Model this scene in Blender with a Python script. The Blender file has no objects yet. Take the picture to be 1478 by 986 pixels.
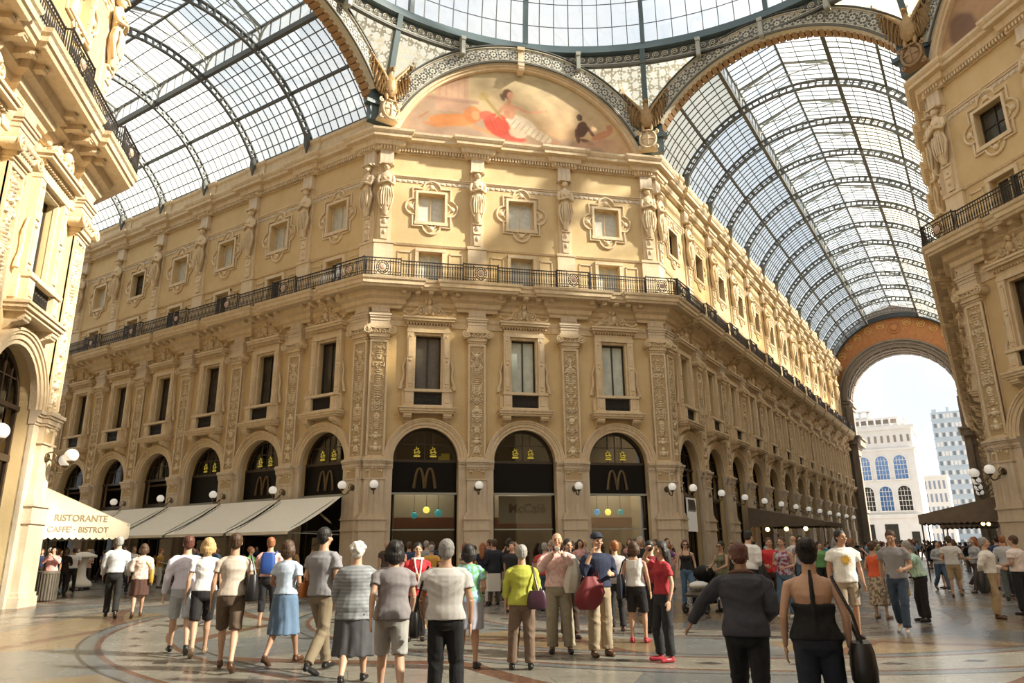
SKY, SUN, EXPO = 0.92, 16.0, 0.3
import bpy, math, random
import numpy as np
from mathutils import Vector, Matrix
rnd = random.Random(7)
sin, cos, pi, sqrt, rad = math.sin, math.cos, math.pi, math.sqrt, math.radians
SC = bpy.context.scene
COL = SC.collection
R2 = sqrt(2)

# ------------------------------------------------------------------ mesh builder
class MB:
    def __init__(s):
        s.v = []; s.f = []; s.m = []; s.c = {}
    def add(s, vs, fs, m=0):
        o = len(s.v); s.v.extend(vs)
        s.f.extend([tuple(i + o for i in f) for f in fs]); s.m.extend([m] * len(fs))
    def box(s, x0, x1, y0, y1, z0, z1, m=0):
        vs = [(x0,y0,z0),(x1,y0,z0),(x1,y1,z0),(x0,y1,z0),(x0,y0,z1),(x1,y0,z1),(x1,y1,z1),(x0,y1,z1)]
        s.add(vs, [(0,3,2,1),(4,5,6,7),(0,1,5,4),(1,2,6,5),(2,3,7,6),(3,0,4,7)], m)
    def lbox(s, u0, u1, v0, v1, z0, z1, m=0):     # facade box: v is the projection out of the wall
        s.box(u0, u1, -v1, -v0, z0, z1, m)
    def prism(s, poly, y0, y1, m=0):              # poly in (x,z), extruded along y (y0<y1)
        n = len(poly)
        vs = [(p[0], y0, p[1]) for p in poly] + [(p[0], y1, p[1]) for p in poly]
        s.add(vs, [tuple(range(n)), tuple(range(2*n-1, n-1, -1))] + [(i, i+n, (i+1)%n+n, (i+1)%n) for i in range(n)], m)
    def slab(s, poly, z0, z1, m=0):               # poly in (x,y)
        n = len(poly)
        vs = [(p[0], p[1], z0) for p in poly] + [(p[0], p[1], z1) for p in poly]
        s.add(vs, [tuple(range(n-1, -1, -1)), tuple(range(n, 2*n))] + [(i, (i+1)%n, (i+1)%n+n, i+n) for i in range(n)], m)
    def rings(s, rs, m=0, closed=True, cap=True, loop=False):
        n = len(rs[0]); vs = [p for r in rs for p in r]; fs = []
        k = len(rs)
        for j in range(k if loop else k-1):
            a = j*n; b = ((j+1) % k)*n
            for i in range(n if closed else n-1):
                i2 = (i+1) % n
                fs.append((a+i, a+i2, b+i2, b+i))
        if cap and not loop and closed:
            fs.append(tuple(range(n-1, -1, -1))); fs.append(tuple((k-1)*n+i for i in range(n)))
        s.add(vs, fs, m)
    def tube(s, pts, r, n=6, m=0, cap=True, flat=1.0, loop=False):
        pts = [Vector(p) for p in pts]; k = len(pts)
        rr = r if isinstance(r, (list, tuple)) else [r]*k
        rs = []; up = None
        for i, p in enumerate(pts):
            if loop: t = pts[(i+1) % k]-pts[i-1]
            else: t = pts[min(i+1, k-1)]-pts[max(i-1, 0)]
            if t.length < 1e-9: t = Vector((0, 0, 1))
            t.normalize()
            if up is None:
                up = Vector((0, 0, 1)) if abs(t.z) < .9 else Vector((1, 0, 0))
            a = t.cross(up); 
            if a.length < 1e-5: a = t.orthogonal()
            a.normalize(); b = a.cross(t).normalized(); up = b
            rs.append([tuple(p + a*(cos(2*pi*q/n)*rr[i]) + b*(sin(2*pi*q/n)*rr[i]*flat)) for q in range(n)])
        s.rings(rs, m, True, cap, loop)
    def bar(s, p, q, w, h=None, m=0):
        h = h or w
        p = Vector(p); q = Vector(q); t = (q-p)
        if t.length < 1e-6: return
        t.normalize()
        up = Vector((0, 0, 1)) if abs(t.z) < .95 else Vector((0, 1, 0))
        a = t.cross(up).normalized()*(w/2); b = a.cross(t).normalized()*(h/2)
        s.rings([[tuple(c+a+b), tuple(c-a+b), tuple(c-a-b), tuple(c+a-b)] for c in (p, q)], m)
    def strip(s, pts, ups, w, h, m=0):            # rectangular section swept: w across, h along up
        k = len(pts); rs = []
        for i in range(k):
            p = Vector(pts[i]); t = (Vector(pts[min(i+1, k-1)])-Vector(pts[max(i-1, 0)])).normalized()
            u = Vector(ups[i]).normalized(); a = t.cross(u).normalized()*(w/2); u = u*(h/2)
            rs.append([tuple(p+a+u), tuple(p-a+u), tuple(p-a-u), tuple(p+a-u)])
        s.rings(rs, m)
    def lathe(s, prof, c=(0, 0, 0), n=16, m=0, ax='z'):
        rs = []
        for r, z in prof:
            ring = []
            for q in range(n):
                a = 2*pi*q/n
                if ax == 'z': ring.append((c[0]+r*cos(a), c[1]+r*sin(a), c[2]+z))
                elif ax == 'y': ring.append((c[0]+r*cos(a), c[1]-z, c[2]+r*sin(a)))
                else: ring.append((c[0]+z, c[1]+r*cos(a), c[2]+r*sin(a)))
            rs.append(ring)
        s.rings(rs, m)
    def ball(s, c, r, n=12, m=0, sc=(1, 1, 1), rot=None):
        k = max(4, n//2); rs = []
        for j in range(k+1):
            a = -pi/2+pi*j/k
            rr = max(cos(a), .02)
            ring = []
            for q in range(n):
                t = 2*pi*q/n
                v = Vector((rr*cos(t)*r*sc[0], rr*sin(t)*r*sc[1], sin(a)*r*sc[2]))
                if rot: v = rot @ v
                ring.append((c[0]+v.x, c[1]+v.y, c[2]+v.z))
            rs.append(ring)
        s.rings(rs, m)
    def merge(s, o, M=None, dm=0):
        vs = o.v if M is None else [tuple(M @ Vector(p)) for p in o.v]
        k = len(s.v); s.v.extend(vs)
        s.f.extend([tuple(i + k for i in f) for f in o.f]); s.m.extend([x+dm for x in o.m])
    def mesh(s, name, mats, smooth=False, fixn=True):
        me = bpy.data.meshes.new(name)
        me.from_pydata(s.v, [], s.f)
        if not isinstance(mats, (list, tuple)): mats = [mats]
        for mt in mats: me.materials.append(mt)
        if len(mats) > 1: me.polygons.foreach_set('material_index', s.m)
        if smooth: me.polygons.foreach_set('use_smooth', [True]*len(me.polygons))
        me.update()
        if fixn:
            import bmesh
            bm = bmesh.new(); bm.from_mesh(me); bmesh.ops.recalc_face_normals(bm, faces=bm.faces); bm.to_mesh(me); bm.free()
        return me

def smooth_by_angle(me, deg=35):
    me.polygons.foreach_set('use_smooth', [True]*len(me.polygons))
    try: me.set_sharp_from_angle(angle=rad(deg))
    except Exception: pass
    return me

# ------------------------------------------------------------------ objects
def empty(name, label=None, cat=None, loc=(0, 0, 0), rotz=0, group=None):
    o = bpy.data.objects.new(name, None); COL.objects.link(o)
    o.location = loc; o.rotation_euler = (0, 0, rotz); o.empty_display_size = .2
    if label: o['label'] = label
    if cat: o['category'] = cat
    if group: o['group'] = group
    return o
def link(name, me, parent=None, loc=(0, 0, 0), rotz=0, label=None, cat=None, group=None, kind=None):
    o = bpy.data.objects.new(name, me); COL.objects.link(o)
    if parent is not None: o.parent = parent
    o.location = loc; o.rotation_euler = (0, 0, rotz)
    if label: o['label'] = label
    if cat: o['category'] = cat
    if group: o['group'] = group
    if kind: o['kind'] = kind
    return o
class Frame:
    """facade frame: u runs right along the wall, v out of the wall, z up"""
    def __init__(s, ox, oy, deg):
        s.o = Vector((ox, oy, 0)); s.a = rad(deg)
    def w(s, u, v, z=0):
        return Vector((s.o.x+u*cos(s.a)+v*sin(s.a), s.o.y+u*sin(s.a)-v*cos(s.a), z))
def put(name, me, parent, fr, u=0, v=0, z=0, label=None, **k):
    p = fr.w(u, v, z)
    if parent is not None: p = p-Vector(parent.location)
    return link(name, me, parent, p, fr.a, label, **k)
def text_mesh(txt, size, depth, mt, bold=0.0):
    cu = bpy.data.curves.new('lettering', 'FONT'); cu.body = txt; cu.size = size; cu.extrude = depth
    cu.align_x = 'CENTER'; cu.align_y = 'CENTER'; cu.offset = bold
    o = bpy.data.objects.new('tmp', cu); COL.objects.link(o)
    dg = bpy.context.evaluated_depsgraph_get(); dg.update()
    me = bpy.data.meshes.new_from_object(o.evaluated_get(dg)); me.materials.clear(); me.materials.append(mt)
    bpy.data.objects.remove(o); bpy.data.curves.remove(cu)
    # stand it upright, readable from -y
    me.transform(Matrix.Rotation(pi/2, 4, 'X'))
    return me

# ------------------------------------------------------------------ materials
MT = {}
def nodes(name):
    m = bpy.data.materials.new(name); m.use_nodes = True
    nt = m.node_tree; nt.nodes.clear()
    out = nt.nodes.new('ShaderNodeOutputMaterial')
    return m, nt, out
def N(nt, t, **k):
    n = nt.nodes.new(t)
    for a, b in k.items():
        if a.startswith('i_'): n.inputs[a[2:].replace('_', ' ')].default_value = b
        else: setattr(n, a, b)
    return n
def c4(c): return (c[0], c[1], c[2], 1)
def pmat(name, col, rough=.7, col2=None, ns=3.0, det=5, bump=0.0, bs=20.0, metal=0, spec=.5, streak=0.0, emit=None, es=0, attr=None, coat=0):
    m, nt, out = nodes(name); L = nt.links.new
    b = N(nt, 'ShaderNodeBsdfPrincipled'); L(b.outputs[0], out.inputs[0])
    b.inputs['Roughness'].default_value = rough; b.inputs['Metallic'].default_value = metal
    b.inputs['Specular IOR Level'].default_value = spec
    if coat: b.inputs['Coat Weight'].default_value = coat; b.inputs['Coat Roughness'].default_value = .05
    b.inputs['Base Color'].default_value = c4(col)
    tc = N(nt, 'ShaderNodeTexCoord')
    if attr:
        a = N(nt, 'ShaderNodeAttribute', attribute_name=attr); L(a.outputs['Color'], b.inputs['Base Color'])
        src = a.outputs['Color']
    if col2 is not None:
        no = N(nt, 'ShaderNodeTexNoise'); no.inputs['Scale'].default_value = ns; no.inputs['Detail'].default_value = det
        no.inputs['Roughness'].default_value = .62
        L(tc.outputs['Object'], no.inputs['Vector'])
        cr = N(nt, 'ShaderNodeValToRGB'); cr.color_ramp.elements[0].position = .35; cr.color_ramp.elements[1].position = .68
        cr.color_ramp.elements[0].color = c4(col); cr.color_ramp.elements[1].color = c4(col2)
        L(no.outputs['Fac'], cr.inputs[0]); last = cr.outputs[0]
        if streak:
            mp = N(nt, 'ShaderNodeMapping'); mp.inputs['Scale'].default_value = (5, 5, .35)
            L(tc.outputs['Object'], mp.inputs[0])
            n2 = N(nt, 'ShaderNodeTexNoise'); n2.inputs['Scale'].default_value = 1.3; n2.inputs['Detail'].default_value = 4
            L(mp.outputs[0], n2.inputs['Vector'])
            r2 = N(nt, 'ShaderNodeMapRange'); r2.inputs[1].default_value = .52; r2.inputs[2].default_value = .75
            r2.inputs[3].default_value = 0; r2.inputs[4].default_value = streak
            L(n2.outputs['Fac'], r2.inputs[0])
            mx = N(nt, 'ShaderNodeMixRGB'); mx.inputs[2].default_value = c4([x*.45 for x in col])
            L(r2.outputs[0], mx.inputs[0]); L(last, mx.inputs[1]); last = mx.outputs[0]
        L(last, b.inputs['Base Color'])
    if bump:
        n3 = N(nt, 'ShaderNodeTexNoise'); n3.inputs['Scale'].default_value = bs; n3.inputs['Detail'].default_value = 4
        L(tc.outputs['Object'], n3.inputs['Vector'])
        bp = N(nt, 'ShaderNodeBump'); bp.inputs['Strength'].default_value = bump; bp.inputs['Distance'].default_value = .05
        L(n3.outputs['Fac'], bp.inputs['Height']); L(bp.outputs[0], b.inputs['Normal'])
    if emit:
        b.inputs['Emission Color'].default_value = c4(emit); b.inputs['Emission Strength'].default_value = es
    MT[name] = m
    return m
def glassmat(name, tint, trans, white, gloss=.06, cloud=0.0):
    """thin architectural glass: mostly see-through, part milky"""
    m, nt, out = nodes(name); L = nt.links.new
    t = N(nt, 'ShaderNodeBsdfTransparent'); t.inputs[0].default_value = c4([x*trans for x in tint])
    d = N(nt, 'ShaderNodeBsdfTranslucent'); d.inputs[0].default_value = c4(tint)
    mx = N(nt, 'ShaderNodeMixShader'); mx.inputs[0].default_value = white
    L(t.outputs[0], mx.inputs[1]); L(d.outputs[0], mx.inputs[2])
    if cloud:
        tc = N(nt, 'ShaderNodeTexCoord'); vo = N(nt, 'ShaderNodeTexVoronoi'); vo.inputs['Scale'].default_value = 1.1
        L(tc.outputs['Object'], vo.inputs['Vector'])
        mr = N(nt, 'ShaderNodeMapRange'); mr.inputs[3].default_value = white-cloud; mr.inputs[4].default_value = white+cloud
        sp = N(nt, 'ShaderNodeSeparateColor'); L(vo.outputs['Color'], sp.inputs[0]); L(sp.outputs[0], mr.inputs[0]); L(mr.outputs[0], mx.inputs[0])
    g = N(nt, 'ShaderNodeBsdfGlossy'); g.inputs['Roughness'].default_value = .03
    m2 = N(nt, 'ShaderNodeMixShader'); m2.inputs[0].default_value = gloss
    L(mx.outputs[0], m2.inputs[1]); L(g.outputs[0], m2.inputs[2]); L(m2.outputs[0], out.inputs[0])
    MT[name] = m
    return m
stucco = pmat('stucco', (.62,.455,.235), .85, (.69,.53,.30), .8, bump=.12, bs=9, streak=.10)
stone = pmat('stone_trim', (.68,.53,.34), .75, (.76,.63,.45), 2.2, bump=.25, bs=14, streak=.28)
palestone = pmat('pale_marble', (.70,.59,.45), .55, (.60,.49,.36), 1.6, bump=.12, bs=10, streak=.4)
carved = pmat('carved_relief', (.7,.6,.45), .8, attr='Col', bump=.2, bs=30)
iron = pmat('dark_ironwork', (.035,.040,.042), .45, metal=.3)
ironbal = pmat('balcony_iron', (.03,.026,.024), .5, metal=.2)
vaultiron = pmat('vault_ironwork', (.10,.105,.10), .5)
paleiron = pmat('pale_painted_iron', (.36,.37,.33), .5)
teal = pmat('teal_painted_iron', (.075,.115,.13), .45)
darkwood = pmat('dark_timber', (.035,.022,.015), .4, (.05,.032,.02), 6)
blackpanel = pmat('black_fascia', (.006,.005,.005), .45, spec=.15)
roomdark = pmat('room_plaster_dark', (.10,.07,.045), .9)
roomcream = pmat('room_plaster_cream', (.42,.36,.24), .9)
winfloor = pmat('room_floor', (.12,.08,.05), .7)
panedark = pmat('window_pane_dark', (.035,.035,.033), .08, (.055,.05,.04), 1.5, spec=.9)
panepale = pmat('window_pane_curtained', (.44,.50,.46), .25, (.60,.63,.56), 2.5, spec=.7)
panewhite = pmat('window_pane_papered', (.62,.62,.55), .35, (.46,.47,.43), 3.5, spec=.5)
paneblue = pmat('window_pane_blue', (.05,.12,.28), .1, (.10,.2,.4), .5, spec=.8)
shutter = pmat('grey_shutter', (.10,.09,.075), .5, (.13,.115,.095), 5)
cream = pmat('cream_canvas', (.90,.85,.73), .85, (.93,.89,.79), 3, bump=.1)
taupe = pmat('taupe_canvas', (.16,.12,.085), .85, (.20,.15,.11), 3)
lettergrey = pmat('awning_lettering', (.36,.29,.21), .8)
yellow = pmat('yellow_vinyl', (.75,.62,.08), .5, emit=(.9,.75,.12), es=.12)
yellowbox = pmat('yellow_card', (.9,.75,.03), .5)
goldarch = pmat('dull_gold_sign', (.12,.08,.035), .35, metal=.3)
globe = pmat('opal_globe', (.85,.83,.78), .2, emit=(1,.95,.85), es=.25, coat=.5)
bronze = pmat('bronze_arm', (.13,.09,.045), .35, metal=.6)
gilt = pmat('gilded_eagle', (.30,.185,.075), .5, (.42,.27,.12), 3, bump=.3, bs=16, metal=.15)
soffitwood = pmat('coffer_brown', (.30,.19,.09), .7, (.24,.15,.07), 3)
grey = pmat('grey_archstone', (.19,.155,.125), .75, (.25,.21,.17), 1.5, bump=.2, bs=8, streak=.4)
mosaicgold = None
skyglass = glassmat('vault_glass', (.84,.90,.93), .92, .30, cloud=.14)
warmglass = glassmat('aged_vault_glass', (.88,.86,.74), .85, .45, cloud=.15)
domeglass = glassmat('dome_glass', (.90,.94,.97), .93, .2, cloud=.06)
shopglass = glassmat('shop_glass', (.9,.9,.88), .80, .0, gloss=.05)
whitelamp = pmat('lamp_white', (.9,.9,.85), .4, emit=(1,.9,.7), es=6)

# ------------------------------------------------------------------ world frame numbers
A = 18.0; S = 7.82; BC = 4.96; BA = 4.77; D1 = .55
FC = Frame(0, A, 0); FRL = Frame(S, A, 45); FLR = Frame(-S, A, -45)
FR = Frame(A, 0, -90); FRR = Frame(A, S, -135); FL = Frame(-A, 0, 90); FLL = Frame(-A, S, 135)
Z_IMP0, Z_IMP1 = 5.26, 5.69
# ------------------------------------------------------------------ facade pieces (local: x=u, y=-v, z up)
def arc(cx, cz, r, a0, a1, n):
    return [(cx+r*cos(rad(a0+(a1-a0)*i/n)), cz+r*sin(rad(a0+(a1-a0)*i/n))) for i in range(n+1)]
def arch_band(mb, cx, cz, r0, r1, v0, v1, n=24, m=0, a0=180, a1=0):
    rs = []
    for i in range(n+1):
        a = rad(a0+(a1-a0)*i/n); c, s_ = cos(a), sin(a)
        rs.append([(cx+r0*c, -v0, cz+r0*s_), (cx+r0*c, -v1, cz+r0*s_), (cx+r1*c, -v1, cz+r1*s_), (cx+r1*c, -v0, cz+r1*s_)])
    mb.rings(rs, m)
def sweep(mb, path, prof, m=0):
    """path: world xy points, outward side = right hand of travel; prof: (p,z) outward"""
    k = len(path); rs = []
    for i in range(k):
        P = Vector(path[i]); ns = []
        for a, b in ((i-1, i), (i, i+1)):
            if a >= 0 and b < k:
                d = Vector(path[b])-Vector(path[a]); d.normalize(); ns.append(Vector((d.y, -d.x)))
        if len(ns) == 2:
            mit = (ns[0]+ns[1])/(1+ns[0].dot(ns[1]))
        else: mit = ns[0]
        rs.append([(P.x+mit.x*p, P.y+mit.y*p, z) for p, z in prof])
    mb.rings(rs, m)
def chain_path(chain, jog, jw, corner_jog=True):
    """chain: list of (frame, u0, u1, [pilaster us]); jogs of depth jog round each pilaster, in world xy"""
    out = []
    for fi, (fr, u0, u1, ps) in enumerate(chain):
        pts = []
        cornL = fi > 0; cornR = fi < len(chain)-1
        for p in ps:
            a, b = p-jw, p+jw
            if cornL and a < u0+.3: pts += [(b, jog), (b, 0)]
            elif cornR and b > u1-.3: pts += [(a, 0), (a, jog)]
            elif a <= u0+.05: pts += [(u0, jog), (b, jog), (b, 0)]
            elif b >= u1-.05: pts += [(a, 0), (a, jog), (u1, jog)]
            else: pts += [(a, 0), (a, jog), (b, jog), (b, 0)]
        if not cornL and (not pts or pts[0][0] > u0+.01): pts = [(u0, 0)]+pts
        if cornL:
            # corner point at offset jog (mitre)
            pts = [('corner', 0)]+pts
        if not cornR and pts[-1][0] < u1-.01: pts.append((u1, 0))
        for p in pts:
            if p[0] == 'corner':
                V = fr.w(u0, 0)
                q = fr.w(u0-.41421*jog, jog)
                out.append((q.x, q.y))
            else:
                q = fr.w(p[0], p[1]); out.append((q.x, q.y))
    return out

def wall_mesh(n_bays, b, pad0, pad1, full=True, us=None, zt=23.3):
    """wall sheet with openings; bays start at u=pad0 .. ; returns MB"""
    mb = MB(); hw = 1.6; th = .45
    def quad(u0, u1, z0, z1): 
        if u1-u0 > 1e-4: mb.add([(u0,0,z0),(u1,0,z0),(u1,0,z1),(u0,0,z1)], [(0,1,2,3)])
    def reveal(u0, u1, z0, z1, d=th):
        mb.add([(u0,0,z0),(u1,0,z0),(u1,0,z1),(u0,0,z1),(u0,d,z0),(u1,d,z0),(u1,d,z1),(u0,d,z1)],
               [(0,1,5,4),(1,2,6,5),(2,3,7,6),(3,0,4,7)])
    for c in us:
        l, r = c-b/2, c+b/2
        zs = 5.69; n = 20
        quad(l, c-hw, 0, 7.7); quad(c+hw, r, 0, 7.7)
        pts = [(c+hw*cos(pi-pi*i/n), zs+hw*1.02*sin(pi*i/n)) for i in range(n+1)]
        for i in range(n):
            (x0, z0), (x1, z1) = pts[i], pts[i+1]
            mb.add([(x0,0,z0),(x1,0,z1),(x1,0,7.7),(x0,0,7.7)], [(0,1,2,3)])
            mb.add([(x0,0,z0),(x1,0,z1),(x1,.7,z1),(x0,.7,z0)], [(3,2,1,0)])
        for sx in (-1, 1): mb.add([(c+sx*hw,0,0),(c+sx*hw,.7,0),(c+sx*hw,.7,zs),(c+sx*hw,0,zs)], [(0,1,2,3)])
        rows = [(7.7, 8.32, None), (8.32, 12.0, .66), (12.0, 15.0, None), (15.0, 16.6, .62), (16.6, 18.33, None), (18.33, 20.0, .72), (20.0, zt, None)]
        for z0, z1, h in rows:
            if h is None: quad(l, r, z0, z1)
            else:
                quad(l, c-h, z0, z1); quad(c+h, r, z0, z1); reveal(c-h, c+h, z0, z1)
    lo, hi = min(us)-b/2, max(us)+b/2
    quad(pad0, lo, 0, zt); quad(hi, pad1, 0, zt)
    return mb

# ---- carved pilaster relief
def relief_panel(w, h, seed, nx=26, dens=40):
    r = random.Random(seed); nz = int(h*dens)
    X = np.linspace(-w/2, w/2, nx); Z = np.linspace(0, h, nz)
    GX, GZ = np.meshgrid(np.abs(X), Z); H = np.zeros_like(GX)
    def blob(cx, cz, rx, rz, amp=1.0):
        d = ((GX-cx)/rx)**2+((GZ-cz)/rz)**2
        np.maximum(H, amp*np.sqrt(np.clip(1-d, 0, 1)), out=H)
    def stroke(pts, rr, amp=.8):
        for x, z in pts:
            d = ((GX-x)**2+(GZ-z)**2)/rr**2
            np.maximum(H, amp*np.sqrt(np.clip(1-d, 0, 1)), out=H)
    z = .15
    while z < h-.5:
        k = r.choice('vrsmcl')
        hh = r.uniform(.40, .62)
        if k == 'v':      # vase
            blob(0, z+hh*.35, w*.22, hh*.25); blob(0, z+hh*.08, w*.14, hh*.06); blob(0, z+hh*.7, w*.16, hh*.07); stroke([(w*.25+.03*i, z+hh*(.5+.07*i)) for i in range(4)], .03)
        elif k == 'r':    # rosette
            for q in range(8):
                a = q*pi/4; blob(abs(.10*cos(a)), z+hh*.45+.12*sin(a), .055, .06, .8)
            blob(0, z+hh*.45, .05, .05, 1)
        elif k == 's':    # scrolls
            pts = [((.03+.012*t)*cos(t*.8)+w*.22, z+hh*.5+(.03+.012*t)*sin(t*.8)) for t in np.linspace(0, 9, 26)]
            stroke(pts, .026); stroke([(w*.05+.01*i, z+.02*i) for i in range(10)], .02)
        elif k == 'm':    # mask / figure
            blob(0, z+hh*.62, w*.13, hh*.17); blob(0, z+hh*.3, w*.2, hh*.22); stroke([(w*.18+.012*i, z+hh*.45-.014*i) for i in range(9)], .03)
        elif k == 'c':    # candelabrum rings
            for q in range(5): blob(0, z+hh*(.1+.2*q), w*(.24-.03*abs(q-2)*r.uniform(.8, 1.6)), .035)
        else:             # leaves
            for q in range(4):
                cz = z+hh*(.15+.22*q); stroke([(.03+.02*t, cz+.012*t*t*.4) for t in range(8)], .028)
                blob(w*.33, cz+.13, .035, .05, .7)
        blob(0, z+hh*.5, .016, hh*.55, .6)
        z += hh
    for q in range(int(h*9)):
        cz = r.uniform(0, h); cx = r.uniform(w*.05, w*.42)
        if r.random() < .5: blob(cx, cz, r.uniform(.02, .05), r.uniform(.03, .07), r.uniform(.5, .9))
        else:
            a_ = r.uniform(0, 6.3); stroke([(cx+.05*cos(a_+t*.5), cz+.06*sin(a_+t*.5)) for t in range(7)], .02, .7)
    # border
    H = np.clip(H, 0, 1)
    depth = .10
    mb = MB(); 
    vs = [(float(X[i]), float(-H[j, i]*depth-.005), float(Z[j])) for j in range(nz) for i in range(nx)]
    fs = [(j*nx+i, j*nx+i+1, (j+1)*nx+i+1, (j+1)*nx+i) for j in range(nz-1) for i in range(nx-1)]
    mb.add(vs, fs)
    cols = []
    rng = np.random.RandomState(seed)
    for j in range(nz):
        for i in range(nx):
            t = min(1, H[j, i]*2.2); g = rng.uniform(-.03, .03)
            a = (.50, .37, .21); b = (.80, .68, .50)
            cols.append([a[q]*(1-t)+b[q]*t+g for q in range(3)]+[1])
    return mb, np.array(cols, dtype=np.float32)
def relief_mesh(name, w, h, seed, **k):
    mb, cols = relief_panel(w, h, seed, **k)
    me = mb.mesh(name, carved, smooth=True, fixn=False)
    at = me.color_attributes.new('Col', 'FLOAT_COLOR', 'POINT'); at.data.foreach_set('color', cols.ravel())
    return me

# ---- profile helper: stacked horizontal mouldings on a rectangular block
def stack(mb, u0, u1, v, levels, m=0):
    """levels: (z0,z1,extra) boxes growing in all directions by extra"""
    for z0, z1, e in levels: mb.lbox(u0-e, u1+e, -.05, v+e, z0, z1, m)

def make_pier():     # plain lower pier with base and carved impost
    mb = MB()
    hw = .48
    mb.lbox(-.86, .86, -.05, .12, 0, 5.26, 0)
    stack(mb, -.6, .6, .34, [(0, .28, .08), (.28, .4, .04), (.4, 2.35, 0), (2.35, 2.45, .05), (2.45, 2.85, .02), (2.85, 2.93, .07), (2.93, 3.02, .03), (3.02, 3.1, -.02), (3.1, 3.2, -.04)])
    mb.lbox(-.47, .47, 0, .28, 3.2, 4.72)
    mb.lbox(-.52, .52, 0, .33, 4.72, 4.78)
    mb.lbox(-.47, .47, 0, .28, 4.78, 5.26)
    # impost
    for z0, z1, e in ((5.26, 5.34, .03), (5.34, 5.5, .07), (5.5, 5.58, .12), (5.58, 5.69, .17)):
        mb.lbox(-.88, .88, -.05, .12+e, z0, z1); mb.lbox(-.49-e*.5, .49+e*.5, 0, .3+e, z0, z1)
    return smooth_by_angle(mb.mesh('pier', palestone))
def make_shaft():
    mb = MB()
    mb.lbox(-.45, .45, -.05, .20, 5.69, 11.75)
    for u in (-.45, .36): mb.lbox(u, u+.09, .15, .26, 5.85, 11.6)
    mb.lbox(-.36, .36, .15, .26, 5.69, 5.85); mb.lbox(-.36, .36, .15, .26, 11.5, 11.75)
    mb.lbox(-.5, .5, 0, .31, 5.69, 5.8)
    mb.lbox(-.48, .48, 0, .3, 11.66, 11.74)
    return mb.mesh('pilaster_shaft', stone)
def spiral(cx, cz, r, turns, sgn, n=30, a0=pi/2):
    return [(cx+sgn*r*(1-.85*i/n)*cos(a0-2*pi*turns*i/n), cz+r*(1-.85*i/n)*sin(a0-2*pi*turns*i/n)) for i in range(n+1)]
def make_capital():
    mb = MB()
    for s_ in (-1, 1):
        mb.tube([(x, -.43, z) for x, z in spiral(s_*.54, 12.05, .20, 1.7, s_)], .04, 6)
        mb.lathe([(.17, 0), (.18, .32), (.16, .40)], (s_*.54, -.02, 12.04), 14, ax='y')
    mb.tube([(x, -.38, z) for x, z in [(-.5, 12.22), (-.25, 12.17), (0, 12.15), (.25, 12.17), (.5, 12.22)]], .04, 6)
    for i in range(7):
        mb.ball((-.36+.12*i, -.34, 11.98), .06, 8, sc=(1, 1, 1.3))
    for i in range(3): mb.ball((-.2+.2*i, -.36, 12.08), .05, 8, sc=(1.4, 1, 1))
    mb.lbox(-.47, .47, 0, .32, 11.75, 12.15)
    mb.lbox(-.62, .62, 0, .40, 12.2, 12.3)
    mb.lbox(-.52, .52, 0, .34, 12.3, 12.4)
    mb.v = [(x*1.08, y*1.15, z) for x, y, z in mb.v]
    return smooth_by_angle(mb.mesh('capital', stone))
def make_entab_block():
    mb = MB()
    mb.lbox(-.48, .48, 0, .30, 12.4, 12.62); mb.lbox(-.5, .5, 0, .33, 12.62, 12.78)
    mb.lbox(-.53, .53, 0, .38, 12.78, 12.88); mb.lbox(-.57, .57, 0, .42, 12.88, 12.97)
    mb.lbox(-.45, .45, 0, .28, 12.97, 13.75)
    mb.lbox(-.36, .36, .28, .31, 13.1, 13.62)
    return mb.mesh('entablature_block', palestone)
def make_archivolt():
    mb = MB()
    arch_band(mb, 0, 5.69, 1.58, 1.72, -.1, .10); arch_band(mb, 0, 5.69, 1.72, 1.88, -.02, .15)
    arch_band(mb, 0, 5.69, 1.88, 1.97, -.02, .20); arch_band(mb, 0, 5.69, 1.97, 2.05, -.02, .24)
    return smooth_by_angle(mb.mesh('archivolt', stone), 30)
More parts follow.
